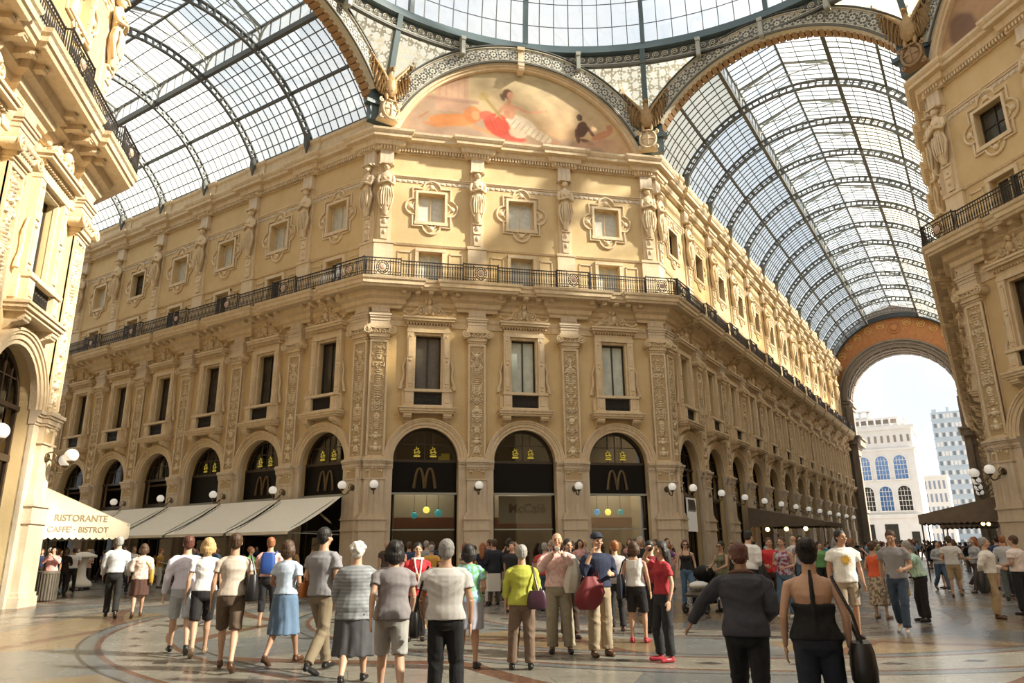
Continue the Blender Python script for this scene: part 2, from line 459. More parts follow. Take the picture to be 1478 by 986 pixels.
def make_window_surround():
    mb = MB()
    # ledge, brackets, pedestals, rail
    mb.lbox(-1.38, 1.38, 0, .62, 8.02, 8.14); mb.lbox(-1.32, 1.32, 0, .55, 7.92, 8.02); mb.lbox(-1.42, 1.42, 0, .67, 8.14, 8.22)
    mb.lbox(-1.22, 1.22, 0, .45, 8.22, 8.34)
    for s_ in (-1, 1):
        prof = [(0, 7.92), (.5, 7.92), (.52, 7.8), (.42, 7.7), (.2, 7.62), (.12, 7.5), (0, 7.42)]
        c = s_*.98
        mb.rings([[(c+q, -p, z) for p, z in prof] for q in (-.2, .2)])
        mb.tube([(c-.21, -.4, 7.78), (c+.21, -.4, 7.78)], .09, 8)
        a, b = (.70, 1.12) if s_ > 0 else (-1.12, -.70)
        mb.lbox(a, b, 0, .42, 8.34, 9.0); mb.lbox(a+.08*1, b-.08, .42, .45, 8.46, 8.88)
        mb.lbox(min(s_*1.12, s_*1.27), max(s_*1.12, s_*1.27), 0, .2, 8.34, 9.0)
        mb.lbox(a-.04, b+.06 if s_ > 0 else b+.04, 0, .48, 9.0, 9.14)
        # upright pilasterettes with inner panel
        a2, b2 = (.74, 1.08) if s_ > 0 else (-1.08, -.74)
        mb.lbox(a2, b2, 0, .26, 9.14, 12.1); mb.lbox(a2+.07, b2-.07, .26, .30, 9.45, 10.5); mb.lbox(a2+.07, b2-.07, .26, .30, 10.8, 11.8)
        mb.ball(((a2+b2)/2, -.28, 10.65), .09, 8, sc=(1, .6, 1)); mb.ball(((a2+b2)/2, -.28, 9.3), .07, 8, sc=(1, .6, 1)); mb.ball(((a2+b2)/2, -.28, 11.9), .07, 8, sc=(1, .6, 1))
        # outer scroll wing
        mb.tube([(s_*1.36, -.12, 9.16), (s_*1.33, -.12, 9.4), (s_*1.22, -.12, 9.7), (s_*1.2, -.12, 10.0), (s_*1.26, -.12, 10.3), (s_*1.16, -.12, 10.6), (s_*1.1, -.12, 10.8)], [.09, .07, .05, .045, .06, .04, .03], 6)
        mb.tube([(x, -.12, z) for x, z in spiral(s_*1.27, 9.32, .10, 1.2, s_, 14)], .03, 5)
        # inner jamb frame
        mb.lbox(min(s_*.64, s_*.74), max(s_*.64, s_*.74), 0, .12, 9.14, 12.1)
    mb.lbox(-.72, .72, .18, .46, 9.0, 9.14)        # rail over guard
    mb.lbox(-1.10, 1.10, 0, .28, 12.1, 12.28); mb.lbox(-1.06, 1.06, 0, .24, 12.28, 12.5)
    mb.lbox(-.64, .64, 0, .14, 11.98, 12.1)
    for i in range(16): mb.lbox(-1.12+.15*i, -1.04+.15*i, 0, .34, 12.5, 12.58)
    mb.lbox(-1.18, 1.18, 0, .32, 12.58, 12.66)
    mb.lbox(-1.28, 1.28, 0, .52, 12.66, 12.78); mb.lbox(-1.33, 1.33, 0, .58, 12.78, 12.88)
    return smooth_by_angle(mb.mesh('window_surround', stone))
def make_crest():
    mb = MB()
    poly = [(-1.28, 12.88), (-1.18, 12.95), (-.95, 13.0), (-.75, 13.15), (-.5, 13.36), (-.2, 13.5), (.2, 13.5), (.5, 13.36), (.75, 13.15), (.95, 13.0), (1.18, 12.95), (1.28, 12.88)]
    mb.prism(poly, -.22, 0)
    for s_ in (-1, 1):
        mb.tube([(x, -.26, z) for x, z in spiral(s_*.42, 13.14, .18, 1.6, s_)], .042, 6)
        mb.tube([(s_*.6, -.24, 13.05), (s_*.8, -.24, 12.98), (s_*1.0, -.24, 12.96), (s_*1.2, -.26, 13.02)], [.05, .045, .04, .06], 6)
        mb.ball((s_*1.22, -.26, 13.05), .075, 8)
        mb.ball((s_*.42, -.28, 13.14), .06, 8)
        for q in range(4): mb.ball((s_*(.25+.12*q), -.24, 13.38-.07*q), .055, 7, sc=(1.4, .8, .8))
    mb.ball((0, -.3, 13.2), .15, 10, sc=(.9, .8, 1.25)); mb.ball((0, -.4, 13.17), .05, 6)
    for q in range(7):
        a = rad(20+140*q/6); mb.ball((.2*cos(a), -.25, 13.45+.24*sin(a)), .085, 7, sc=(.8, .7, 1.3))
    mb.ball((0, -.27, 13.52), .12, 8)
    for s_ in (-1, 1): mb.ball((s_*.15, -.3, 13.02), .07, 8)
    mb.v = [(x*1.04, y*1.35, 12.88+(z-12.88)*1.28) for x, y, z in mb.v]
    return smooth_by_angle(mb.mesh('pediment_crest', stone), 60)
def make_guard():
    mb = MB()
    mb.lbox(-.69, .69, .24, .28, 8.34, 8.39); mb.lbox(-.69, .69, .24, .28, 8.93, 8.98); mb.lbox(-.69, .69, .24, .27, 8.6, 8.63)
    for i in range(15):
        x = -.65+1.3*i/14; mb.lbox(x-.018, x+.018, .24, .275, 8.36, 8.95)
        if i % 2: mb.ball((x, -.26, 8.78), .045, 6); mb.ball((x, -.26, 8.5), .045, 6)
    mb.lbox(-.69, .69, .20, .22, 8.34, 8.98)
    return mb.mesh('window_guard', ironbal)
def make_window(mat, name='window'):
    fr = MB()
    for u in (-.66, .58): fr.lbox(u, u+.08, -.28, -.20, 8.34, 12.0)
    fr.lbox(-.035, .035, -.28, -.19, 8.34, 12.0); fr.lbox(-.66, .66, -.28, -.20, 11.92, 12.0)
    return fr
def window_frame_mesh(): return make_window(None).mesh('window', darkwood)
def pane_mesh(mt, hw, z0, z1, v=-.25, name='pane'):
    mb = MB(); mb.lbox(-hw, hw, v-.03, v, z0, z1); return mb.mesh(name, mt)
def make_balwin():
    mb = MB()
    mb.lbox(-.8, -.62, 0, .1, 14.6, 16.75); mb.lbox(.62, .8, 0, .1, 14.6, 16.75); mb.lbox(-.8, .8, 0, .12, 16.6, 16.78)
    for s_ in (-1, 1):
        a, b = (1.0, 1.72) if s_ > 0 else (-1.72, -1.0)
        for q in ((a, a+.06, 15.0, 16.55), (b-.06, b, 15.0, 16.55), (a, b, 16.5, 16.58), (a, b, 14.97, 15.05)): mb.lbox(q[0], q[1], 0, .05, q[2], q[3])
    return mb.mesh('window_surround', stone)
def simple_win(hw, z0, z1, mull=True, cross=False):
    fr = MB()
    for u in (-hw, hw-.07): fr.lbox(u, u+.07, -.36, -.28, z0, z1)
    fr.lbox(-.03, .03, -.36, -.28, z0, z1); fr.lbox(-hw, hw, -.36, -.28, z1-.07, z1); fr.lbox(-hw, hw, -.36, -.28, z0, z0+.07)
    if cross: fr.lbox(-hw, hw, -.36, -.29, (z0+z1)/2-.025, (z0+z1)/2+.025)
    return fr.mesh('window', stone if not cross else darkwood)
def quat_outline(g):
    """outline of the lobed frame, g = growth"""
    pts = []
    a, b = 1.02+g, 1.12+g
    cz = 19.165; r = .48+g*.9
    def lobe(cx, cy, a0, a1):
        for i in range(13):
            t = rad(a0+(a1-a0)*i/12); pts.append((cx+r*cos(t), cy+r*sin(t)))
    sc = .92
    pts.append((a, cz+b)); lobe(0, cz+b-.05, 0+5, 180-5); pts.append((-a, cz+b))
    pts.append((-a, cz+.5+g)); 
    for i in range(13):
        t = rad(90+180*i/12); pts.append((-a+.1+r*cos(t), cz+r*sin(t)))
    pts.append((-a, cz-.5-g)); pts.append((-a, cz-b)); lobe(0, cz-b+.05, 185, 355); pts.append((a, cz-b))
    pts.append((a, cz-.5-g))
    for i in range(13):
        t = rad(-90+180*i/12); pts.append((a-.1+r*cos(t), cz+r*sin(t)))
    pts.append((a, cz+.5+g))
    return pts
def make_attic_surround():
    mb = MB()
    for g, w, h in ((0, .06, .08), (-.2, .045, .06)):
        p = quat_outline(g); mb.tube([(x, -h*.5, z) for x, z in p], w, 6, loop=True)
    # flat raised field between (thin)
    p = quat_outline(-.08)
    # square frame round the window
    for q in ((-.86, -.72, 18.2, 20.13), (.72, .86, 18.2, 20.13), (-.86, .86, 20.0, 20.13), (-.9, .9, 18.15, 18.33)): mb.lbox(q[0], q[1], 0, .1, q[2], q[3])
    # shell ornaments in the lobes
    for cx, cz in ((0, 20.38), (0, 17.95), (-1.12, 19.165), (1.12, 19.165)):
        mb.ball((cx, -.03, cz), .15, 10, sc=(1, .5, 1)); 
    return smooth_by_angle(mb.mesh('window_surround', stone), 50)
def make_attic_pilaster():
    mb = MB()
    mb.lbox(-.5, .5, 0, .16, 14.6, 17.0); mb.lbox(-.54, .54, 0, .2, 16.9, 17.05); mb.lbox(-.54, .54, 0, .2, 14.6, 14.8)
    mb.lbox(-.36, .36, 0, .1, 17.05, 21.5)
    mb.prism([(-.17, 17.1), (.17, 17.1), (.24, 18.3), (-.24, 18.3)], -.22, 0)
    mb.lbox(-.2, .2, 0, .27, 17.75, 17.85); mb.lbox(-.24, .24, 0, .3, 18.3, 18.4)
    mb.ball((0, -.22, 18.1), .12, 8, sc=(1, .8, 1.4)); mb.ball((0, -.22, 17.5), .09, 8, sc=(1, .8, 1.8))
    return smooth_by_angle(mb.mesh('attic_pilaster', stone))
def make_headblock():
    mb = MB(); mb.lbox(-.36, .36, 0, .26, 21.48, 22.3); mb.lbox(-.4, .4, 0, .32, 21.38, 21.48)
    return mb.mesh('frieze_block', palestone)
def make_statue():
    """herm figure: crossed arms, drapery tapering to a bracket"""
    mb = MB()
    Y = -.30
    def ring(z, rx, ry, cx=0, cy=0, n=14, w=0, ph=0):
        return [(cx+(rx+w*cos(5*2*pi*q/n+ph))*cos(2*pi*q/n), Y+cy+(ry+w*cos(5*2*pi*q/n+ph))*sin(2*pi*q/n), z) for q in range(n)]
    lv = [(18.40,.10,.09,0),(18.55,.16,.14,0),(18.75,.21,.17,.02),(19.0,.27,.2,.03),(19.3,.31,.22,.03),(19.6,.33,.23,.025),(19.8,.27,.2,.01),(20.0,.24,.18,0),(20.3,.29,.19,0),(20.6,.33,.2,0),(20.78,.30,.17,0),(20.86,.14,.12,0),(20.95,.10,.10,0),(21.0,.10,.10,0)]
    mb.rings([ring(z, a, b, w=w, ph=z*5) for z, a, b, w in lv])
    mb.ball((0, Y-.05, 21.16), .17, 12, sc=(.85, .95, 1.15)); mb.ball((0, Y+.02, 21.24), .19, 10, sc=(1, 1, .9))
    mb.ball((0, Y-.22, 21.13), .03, 6)
    for s_ in (-1, 1):
        mb.tube([(s_*.33, Y, 20.68), (s_*.40, Y-.03, 20.4), (s_*.38, Y-.12, 20.16), (s_*.15, Y-.26, 20.22+s_*.03), (-s_*.12, Y-.28, 20.34+s_*.03)], [.11, .10, .085, .075, .06], 8)
        mb.tube([(s_*.30, Y-.1, 19.95), (s_*.38, Y-.05, 19.5), (s_*.30, Y-.1, 19.0), (s_*.2, Y-.1, 18.7)], [.05, .08, .07, .03], 6)
        mb.ball((s_*.13, Y-.18, 20.5), .08, 8)
    for q in range(5):
        x = -.2+.1*q; mb.tube([(x, Y-.2, 19.9), (x*1.3, Y-.24, 19.4), (x*1.1, Y-.2, 18.9)], [.03, .04, .025], 5)
    mb.lbox(-.3, .3, .05, .52, 21.34, 21.42)
    return smooth_by_angle(mb.mesh('caryatid', stone), 60)
def make_soffit_bracket():
    mb = MB()
    prof = [(0, 14.12), (.95, 14.12), (1.0, 14.02), (.9, 13.95), (.55, 13.92), (.3, 13.82), (.2, 13.7), (0, 13.66)]
    mb.rings([[(q, -p, z) for p, z in prof] for q in (-.11, .11)])
    mb.tube([(-.12, -.9, 14.0), (.12, -.9, 14.0)], .07, 8); mb.tube([(-.12, -.25, 13.82), (.12, -.25, 13.82)], .08, 8)
    return smooth_by_angle(mb.mesh('balcony_bracket', stone))
def make_rail(L_, n, medal=True):
    """ironwork railing length L_, centred, standing at z 14.61 .. 15.58 on v=0"""
    mb = MB(); z0 = 14.62; z1 = 15.58
    mb.lbox(-L_/2, L_/2, -.025, .025, z1-.05, z1); mb.lbox(-L_/2, L_/2, -.015, .015, z1-.2, z1-.17)
    mb.lbox(-L_/2, L_/2, -.015, .015, z0+.05, z0+.08); mb.lbox(-L_/2, L_/2, -.015, .015, z0+.2, z0+.225)
    for i in range(n+1):
        x = -L_/2+L_*i/n
        if abs(x) < .36 and medal: continue
        mb.tube([(x, 0, z0), (x, 0, z0+.22), (x, 0, z0+.36), (x, 0, z0+.6), (x, 0, z0+.78), (x, 0, z1-.03)], [.012, .014, .032, .016, .02, .012], 5)
        if i < n:
            xm = x+L_/n/2
            if abs(xm) < .36 and medal: continue
            mb.tube([(xm+.055*cos(2*pi*q/8), 0, z0+.7+.055*sin(2*pi*q/8)) for q in range(8)], .009, 4, loop=True)
            mb.tube([(xm+.05*cos(2*pi*q/8), 0, z0+.13+.05*sin(2*pi*q/8)) for q in range(8)], .008, 4, loop=True)
    if medal:
        for x in (-L_/2, L_/2):
            mb.box(x-.015, x+.015, 0, .21, z1-.05, z1); mb.box(x-.015, x+.015, 0, .21, z0+.05, z0+.08)
            for yy in (.07, .14): mb.tube([(x, yy, z0), (x, yy, z0+.5), (x, yy, z1-.03)], [.012, .025, .012], 5)
    for x in (-L_/2, L_/2): mb.lbox(x-.02, x+.02, -.02, .02, z0, z1+.05)
    if medal:
        for r in (.3, .2):
            mb.tube([(r*cos(2*pi*q/16), 0, z0+.46+r*1.15*sin(2*pi*q/16)) for q in range(16)], .022, 5, loop=True)
        for q in range(12):
            a = 2*pi*q/12; mb.tube([(.2*cos(a), 0, z0+.46+.2*sin(a)), (.3*cos(a+.3), 0, z0+.46+.34*sin(a+.3))], .018, 4)
        for s_ in (-1, 1):
            for zz in (.15, .75): mb.tube([(x, 0, z) for x, z in spiral(s_*.32, z0+zz, .09, 1.3, s_, 12)], .015, 4)
    return mb.mesh('railing', ironbal)
def make_medallion():
    mb = MB(); mb.lathe([(.02, .05), (.1, .045), (.15, .02), (.16, 0), (.15, -.02), (.02, -.02)], (0, 0, 15.08), 14, ax='y')
    return mb.mesh('medallion', pmat('medallion_enamel', (.50, .30, .22), .5, (.6, .5, .42), 14))

# ---- shop fronts
def make_shopframe(kind):
    """frame of dark timber and iron in an arched opening, at v about -.35"""
    mb = MB(); hw = 1.58
    mb.lbox(-hw, -hw+.1, -.5, -.38, 0, 5.69); mb.lbox(hw-.1, hw, -.5, -.38, 0, 5.69)
    mb.lbox(-hw, hw, -.5, -.32, 5.62, 5.75)
    rs = []
    arch_band(mb, 0, 5.69, 1.46, 1.6, -.5, -.38, 20)
    mb.lbox(-.42, -.36, -.46, -.4, 5.7, 7.1); mb.lbox(.36, .42, -.46, -.4, 5.7, 7.1)
    if kind != 'plain': mb.lbox(-.02, .02, -.46, -.4, 5.7, 7.2); 
    mb.lbox(-hw, hw, -.46, -.4, 6.5, 6.54)
    if kind == 'plain':
        mb.lbox(-.9, -.86, -.46, -.4, 5.7, 6.95); mb.lbox(.86, .9, -.46, -.4, 5.7, 6.95)
        mb.lbox(-hw, hw, -.5, -.36, 4.1, 4.3); mb.lbox(-.5, -.42, -.46, -.38, 0, 4.1); mb.lbox(.42, .5, -.46, -.38, 0, 4.1); mb.lbox(-hw, hw, -.46, -.38, 2.5, 2.6)
    return mb.mesh('shop_window', darkwood)
def make_fascia():
    mb = MB(); mb.lbox(-1.56, 1.56, -.46, -.32, 4.16, 5.62)
    return mb.mesh('fascia', blackpanel)
def make_fascia_trim():
    mb = MB(); mb.lbox(-1.6, 1.6, -.4, -.22, 4.06, 4.16); mb.lbox(-1.5, 1.5, -.42, -.36, 2.38, 2.44); mb.lbox(-1.6, -1.5, -.42, -.3, 0, 4.1, 1); mb.lbox(1.5, 1.6, -.42, -.3, 0, 4.1, 1)
    return mb.mesh('shopfront_rail', [paleiron, blackpanel])
def make_archpane():
    mb = MB(); n = 20
    pts = [(1.5*cos(pi*i/n), 5.72+1.5*sin(pi*i/n)) for i in range(n+1)]
    mb.prism(pts, .43, .44); return mb.mesh('arch_pane', shopglass)
def make_lowpane():
    mb = MB(); mb.lbox(-1.5, 1.5, -.45, -.44, .15, 4.06); return mb.mesh('pane', shopglass)
def make_logo(mt):
    """yellow cup-and-steam mark over a bar of lettering"""
    mb = MB()
    mb.tube([(-.13, 0, .12), (-.1, 0, .02), (.1, 0, .02), (.13, 0, .12)], .02, 5)
    mb.box(-.16, .16, -.01, .01, -.12, -.04)
    mb.tube([(-.08, 0, .14), (-.14, 0, .22), (-.02, 0, .28), (-.04, 0, .38)], .025, 5)
    mb.tube([(.02, 0, .14), (.10, 0, .2), (.02, 0, .26), (.09, 0, .32)], .025, 5)
    mb.tube([(-.16, 0, .1), (.17, 0, .13)], .02, 5)
    return mb.mesh('window_logo', mt)
def make_goldarch():
    mb = MB()
    for s_ in (-1, 1):
        pts = [(s_*.26+.26*t, -.0, .95*(1-abs(t)**2.4)) for t in np.linspace(-1, 1, 17)]
        mb.tube(pts, [.055+.03*abs(t) for t in np.linspace(-1, 1, 17)], 6)
    return mb.mesh('arch_emblem', goldarch)

M = {}
def build_lib():
    M['pier'] = make_pier(); M['shaft'] = make_shaft(); M['cap'] = make_capital(); M['entab'] = make_entab_block()
    M['archivolt'] = make_archivolt(); M['wsur'] = make_window_surround(); M['crest'] = make_crest(); M['guard'] = make_guard()
    M['wframe'] = window_frame_mesh()
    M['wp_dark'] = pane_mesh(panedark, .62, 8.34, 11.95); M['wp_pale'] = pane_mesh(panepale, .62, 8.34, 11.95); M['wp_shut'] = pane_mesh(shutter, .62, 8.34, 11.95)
    M['balwin'] = make_balwin(); M['bwin'] = simple_win(.62, 14.9, 16.6)
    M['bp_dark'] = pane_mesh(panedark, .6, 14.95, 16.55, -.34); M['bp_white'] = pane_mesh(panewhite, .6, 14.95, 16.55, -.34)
    M['asur'] = make_attic_surround(); M['awin'] = simple_win(.72, 18.33, 20.0, cross=False); M['awinx'] = simple_win(.72, 18.33, 20.0, cross=True)
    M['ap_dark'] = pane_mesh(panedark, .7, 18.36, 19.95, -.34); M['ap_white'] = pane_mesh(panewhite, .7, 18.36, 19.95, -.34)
    M['apil'] = make_attic_pilaster(); M['head'] = make_headblock(); M['statue'] = make_statue(); M['brk'] = make_soffit_bracket()
    M['rail'] = make_rail(1.82, 14, True); M['rail2'] = make_rail(3.15, 24, False); M['medal'] = make_medallion(); M['rail3'] = make_rail(1.92, 15, True)
    for i in range(3): M['rel%d' % i] = relief_mesh('carved_panel', .70, 5.62, 11+i*7)
    M['imprel'] = relief_mesh('carved_frieze', .86, .44, 5, nx=50, dens=60)
    M['sf_mc'] = make_shopframe('logo'); M['sf_pl'] = make_shopframe('plain'); M['fascia'] = make_fascia(); M['ftrim'] = make_fascia_trim()
    M['archpane'] = make_archpane(); M['lowpane'] = make_lowpane(); M['logo'] = make_logo(yellow); M['garch'] = make_goldarch()
build_lib()

def pilaster(par, fr, u, kind='mid', low=True, med=True, seed=0):
    p = put('pilaster', M['pier'], par, fr, u)
    link('carved_frieze', M['imprel'], p, (0, -.285, 4.8))
    s = link('pilaster_shaft', M['shaft'], p); 
    link('carved_panel', M['rel%d' % (seed % 3)], p, (0, -.20, 5.87))
    link('capital', M['cap'], p); link('entablature_block', M['entab'], p)
    a = put('attic_pilaster', M['apil'], par, fr, u)
    link('frieze_block', M['head'], a)
    put('caryatid', M['statue'], par, fr, u)
    if med:
        r = put('railing', M['rail'], par, fr, u*(1.005 if abs(u) > 7.4 and abs(u) < 7.45 else 1), 1.35); link('medallion', M['medal'], r, (0, -.03, 0))
def corner_rail(par, fr, sgn):
    r = put('railing', M['rail3'], par, fr, sgn*.40, 1.35); link('medallion', M['medal'], r, (0, -.03, 0))
def bay(par, fr, u, b, wp='wp_dark', bp='bp_dark', ap='ap_dark', shop='plain', orn=True, rail=True):
    put('archivolt', M['archivolt'], par, fr, u)
    w = put('window_surround', M['wsur'], par, fr, u); link('pediment_crest', M['crest'], w); link('window_guard', M['guard'], w)
    w = put('window', M['wframe'], par, fr, u); link('pane', M[wp], w)
    w = put('balcony_door_surround', M['balwin'], par, fr, u)
    w = put('balcony_door', M['bwin'], par, fr, u); link('pane', M[bp], w)
    put('attic_window_surround', M['asur'], par, fr, u)
    w = put('attic_window', M['awinx'] if ap == 'ap_dark' else M['awin'], par, fr, u); link('pane', M[ap], w)
    if rail: put('railing', M['rail2'], par, fr, u, 1.14)
    for k in range(5): put('balcony_bracket', M['brk'], par, fr, u-1.36+.68*k)
    s = put('shop_window', M['sf_mc' if shop != 'plain' else 'sf_pl'], par, fr, u)
    link('arch_pane', M['archpane'], s)
    if shop != 'plain':
        f = put('fascia', M['fascia'], par, fr, u)
        link('window_logo', M['logo'], s, (-.4, -.5+.85, 6.0)); link('window_logo', M['logo'], s, (.4, -.5+.85, 6.0))
        if shop == 'arches': link('arch_emblem', M['garch'], f, (0, .29, 4.36))
        put('shopfront_rail', M['ftrim'], par, fr, u)
    link('shop_pane', M['lowpane'], s)

def band(par, chain, name, prof, mat, jog, jw):
    mb = MB(); sweep(mb, chain_path(chain, jog, jw), prof)
    for i, v in enumerate(mb.v): mb.v[i] = (v[0]-par.location.x, v[1]-par.location.y, v[2])
    me = mb.mesh(name, mat); return link(name, me, par)
CORN = [(-.1, 22.25), (.10, 22.25), (.12, 22.45), (.30, 22.5), (.34, 22.62), (.36, 22.78), (.62, 22.82), (.64, 22.98), (.68, 23.0), (.76, 23.12), (.78, 23.24), (.5, 23.28), (-.1, 23.34)]
SLAB = [(-.1, 13.3), (.06, 13.3), (.10, 13.42), (.22, 13.5), (.25, 13.62), (.25, 13.72), (.45, 13.84), (.5, 14.12), (1.0, 14.12), (1.04, 14.22), (1.10, 14.26), (1.12, 14.42), (1.18, 14.48), (1.22, 14.60), (-.1, 14.62)]
def continuous(par, chain, upper=True):
    band(par, chain, 'cornice', CORN, stone, .2, .62)
    band(par, chain, 'balcony_slab', SLAB, stone, .22, .98)
    for fr, u0, u1, ps in chain:
        if u1-u0 > 16: band(par, [(fr, u0, u1, [p for p in ps if u0+.7 < p < u1-.7])], 'attic_plinth', [(-.1, 23.3), (.25, 23.3), (.25, 23.5), (.18, 23.55), (.18, 24.2), (.3, 24.3), (.3, 24.5), (-.1, 24.5)], stone, .1, .62)
    band(par, chain, 'string_course', [(-.1, 20.78), (.05, 20.78), (.08, 20.86), (.12, 20.88), (.12, 20.94), (-.1, 20.96)], stone, .0, .4)
    band(par, chain, 'string_course', [(-.1, 16.9), (.05, 16.9), (.1, 17.0), (-.1, 17.06)], stone, .0, .4)
    band(par, chain, 'string_course', [(-.1, 12.45), (.06, 12.45), (.06, 12.72), (.1, 12.78), (.14, 12.86), (.16, 12.96), (-.1, 12.98)], stone, .0, .4)
    # dentils and egg beads
    for fr, u0, u1, ps in chain:
        dm = MB(); bd = MB()
        n = int((u1-u0)/.16)
        for i in range(n):
            u = u0+(i+.5)*(u1-u0)/n
            near = any(abs(u-p) < .6 for p in ps); v = .16+(.14 if near else 0)
            a = fr.w(u-.045, 0, 0); 
            cs = [fr.w(u-.045, v, 22.3), fr.w(u+.045, v, 22.3), fr.w(u+.045, v+.13, 22.3), fr.w(u-.045, v+.13, 22.3)]
            dm.add([tuple(c-par.location) for c in cs]+[tuple(c-par.location+Vector((0, 0, .17))) for c in cs], [(0,3,2,1),(4,5,6,7),(0,1,5,4),(1,2,6,5),(2,3,7,6),(3,0,4,7)])
        cs = [fr.w(u0, 0, 20.56), fr.w(u1, 0, 20.56), fr.w(u1, .02, 20.56), fr.w(u0, .02, 20.56)]
        bd.add([tuple(c-par.location) for c in cs]+[tuple(c-par.location+Vector((0, 0, .2))) for c in cs], [(0,3,2,1),(4,5,6,7),(0,1,5,4),(1,2,6,5),(2,3,7,6),(3,0,4,7)])
        n = int((u1-u0)/.3)
        for i in range(n):
            u = u0+(i+.5)*(u1-u0)/n
            if any(abs(u-p) < .4 for p in ps): continue
            cs = [fr.w(u-.08, 0, 20.6), fr.w(u+.08, 0, 20.6), fr.w(u+.08, .05, 20.6), fr.w(u-.08, .05, 20.6)]
            bd.add([tuple(c-par.location) for c in cs]+[tuple(c-par.location+Vector((0, 0, .12))) for c in cs], [(0,3,2,1),(4,5,6,7),(0,1,5,4),(1,2,6,5),(2,3,7,6),(3,0,4,7)])
        link('dentil_row', dm.mesh('dentil_row', stone), par); link('bead_row', bd.mesh('bead_row', palestone), par)
def wall(par, fr, us, b, u0, u1):
    mb = wall_mesh(0, b, u0, u1, us=us); me = mb.mesh('wall', stucco, fixn=False)
    return put('wall', me, par, fr)

# ---- rooms behind: floors, back walls, so that windows look into real depth
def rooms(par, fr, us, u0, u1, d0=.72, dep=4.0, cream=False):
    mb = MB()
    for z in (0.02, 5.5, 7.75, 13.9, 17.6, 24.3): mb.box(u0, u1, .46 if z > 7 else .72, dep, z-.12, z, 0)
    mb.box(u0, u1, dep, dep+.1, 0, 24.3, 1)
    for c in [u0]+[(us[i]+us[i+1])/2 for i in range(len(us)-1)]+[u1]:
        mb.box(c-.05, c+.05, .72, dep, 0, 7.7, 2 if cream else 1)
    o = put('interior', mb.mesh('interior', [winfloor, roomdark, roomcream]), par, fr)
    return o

# ------------------------------------------------------------------ the three palace blocks
def arm_us(n, sgn): return [sgn*(D1+(k+.5)*BA) for k in range(n)]
def arm_ps(n, sgn, first=False): return [sgn*(D1+k*BA) for k in range(0 if first else 1, n+1)]
NL, NR = 10, 13
LL = D1+NL*BA; LR = D1+NR*BA-.4
central = empty('palace_block', 'ochre palace block in the middle, with dull gold arch emblems on its ground floor', 'building', (0, A, 0))
cps = [-1.5*BC+.02, -.5*BC, .5*BC, 1.5*BC-.02]
wall(central, FC, [-BC, 0, BC], BC, -S, S)
wall(central, FLR, sorted(arm_us(NL, -1)), BA, -LL, 0)
wall(central, FRL, arm_us(NR, 1), BA, 0, LR)
chain = [(FLR, -LL, 0, sorted(arm_ps(NL, -1, True))), (FC, -S, S, cps), (FRL, 0, LR, arm_ps(NR-1, 1, True))]
continuous(central, chain)
for i, u in enumerate(cps): pilaster(central, FC, u, seed=i, med=True)
pilaster(central, FLR, -.50, seed=1, med=False); pilaster(central, FRL, .50, seed=2, med=False)
corner_rail(central, FLR, -1); corner_rail(central, FRL, 1)
for k in range(1, NL+1): pilaster(central, FLR, -(D1+k*BA), seed=k)
for k in range(1, NR): pilaster(central, FRL, D1+k*BA, seed=k)
for i, u in enumerate((-BC, 0, BC)):
    bay(central, FC, u, BC, wp=('wp_shut', 'wp_pale', 'wp_pale')[i], bp='bp_white', ap='ap_white', shop=('arches', 'logo', 'arches')[i])
for k in range(NL):
    bay(central, FLR, -(D1+(k+.5)*BA), BA, wp='wp_dark', bp='bp_dark', ap='ap_white' if k in (0, 1, 2, 3, 5) else 'ap_dark', shop='arches' if k in (0, 1) else ('logo' if k == 2 else 'plain'))
for k in range(NR):
    bay(central, FRL, D1+(k+.5)*BA, BA, wp='wp_pale', bp='bp_dark', ap='ap_dark')
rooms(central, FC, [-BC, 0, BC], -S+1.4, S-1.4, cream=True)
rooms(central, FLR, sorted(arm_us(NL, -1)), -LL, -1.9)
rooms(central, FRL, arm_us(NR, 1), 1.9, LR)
def roof_poly(pts, z, par, name='roof_slab'):
    mb = MB(); mb.slab([(x-par.location.x, y-par.location.y) for x, y in pts], z, z+.2); return link(name, mb.mesh(name, stucco), par)
def W(fr, u, v): p = fr.w(u, v); return (p.x, p.y)
roof_poly([W(FLR, -LL, -.3), W(FC, -S, -.3), W(FC, S, -.3), W(FRL, LR, -.3), W(FRL, LR, -6), W(FC, 2, -10), W(FC, -2, -10), W(FLR, -LL, -6)], 24.3, central)

leftb = empty('palace_block', 'sunlit cream palace block cut off by the left edge of the photo', 'building', (-A, 0, 0))
wall(leftb, FL, [-BC, 0, BC], BC, -S, S); NLL = 3
wall(leftb, FLL, arm_us(NL, 1), BA, 0, LL)
chain = [(FL, -S, S, cps), (FLL, 0, LL, arm_ps(NLL, 1, True))]
continuous(leftb, chain)
for i, u in enumerate(cps): pilaster(leftb, FL, u, seed=i+1, med=True)
pilaster(leftb, FLL, .50, seed=0, med=False); corner_rail(leftb, FLL, 1)
for k in (1, 2): pilaster(leftb, FLL, D1+k*BA, seed=k)
for i, u in enumerate((-BC, 0, BC)): bay(leftb, FL, u, BC, wp='wp_pale', bp='bp_white', ap='ap_white')
for k in range(2): bay(leftb, FLL, D1+(k+.5)*BA, BA)
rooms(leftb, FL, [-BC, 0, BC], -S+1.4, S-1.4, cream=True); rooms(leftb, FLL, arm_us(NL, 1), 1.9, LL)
roof_poly([W(FL, -S, -.3), W(FL, S, -.3), W(FLL, LL, -.3), W(FLL, LL, -8), W(FL, -S, -8)], 24.3, leftb)

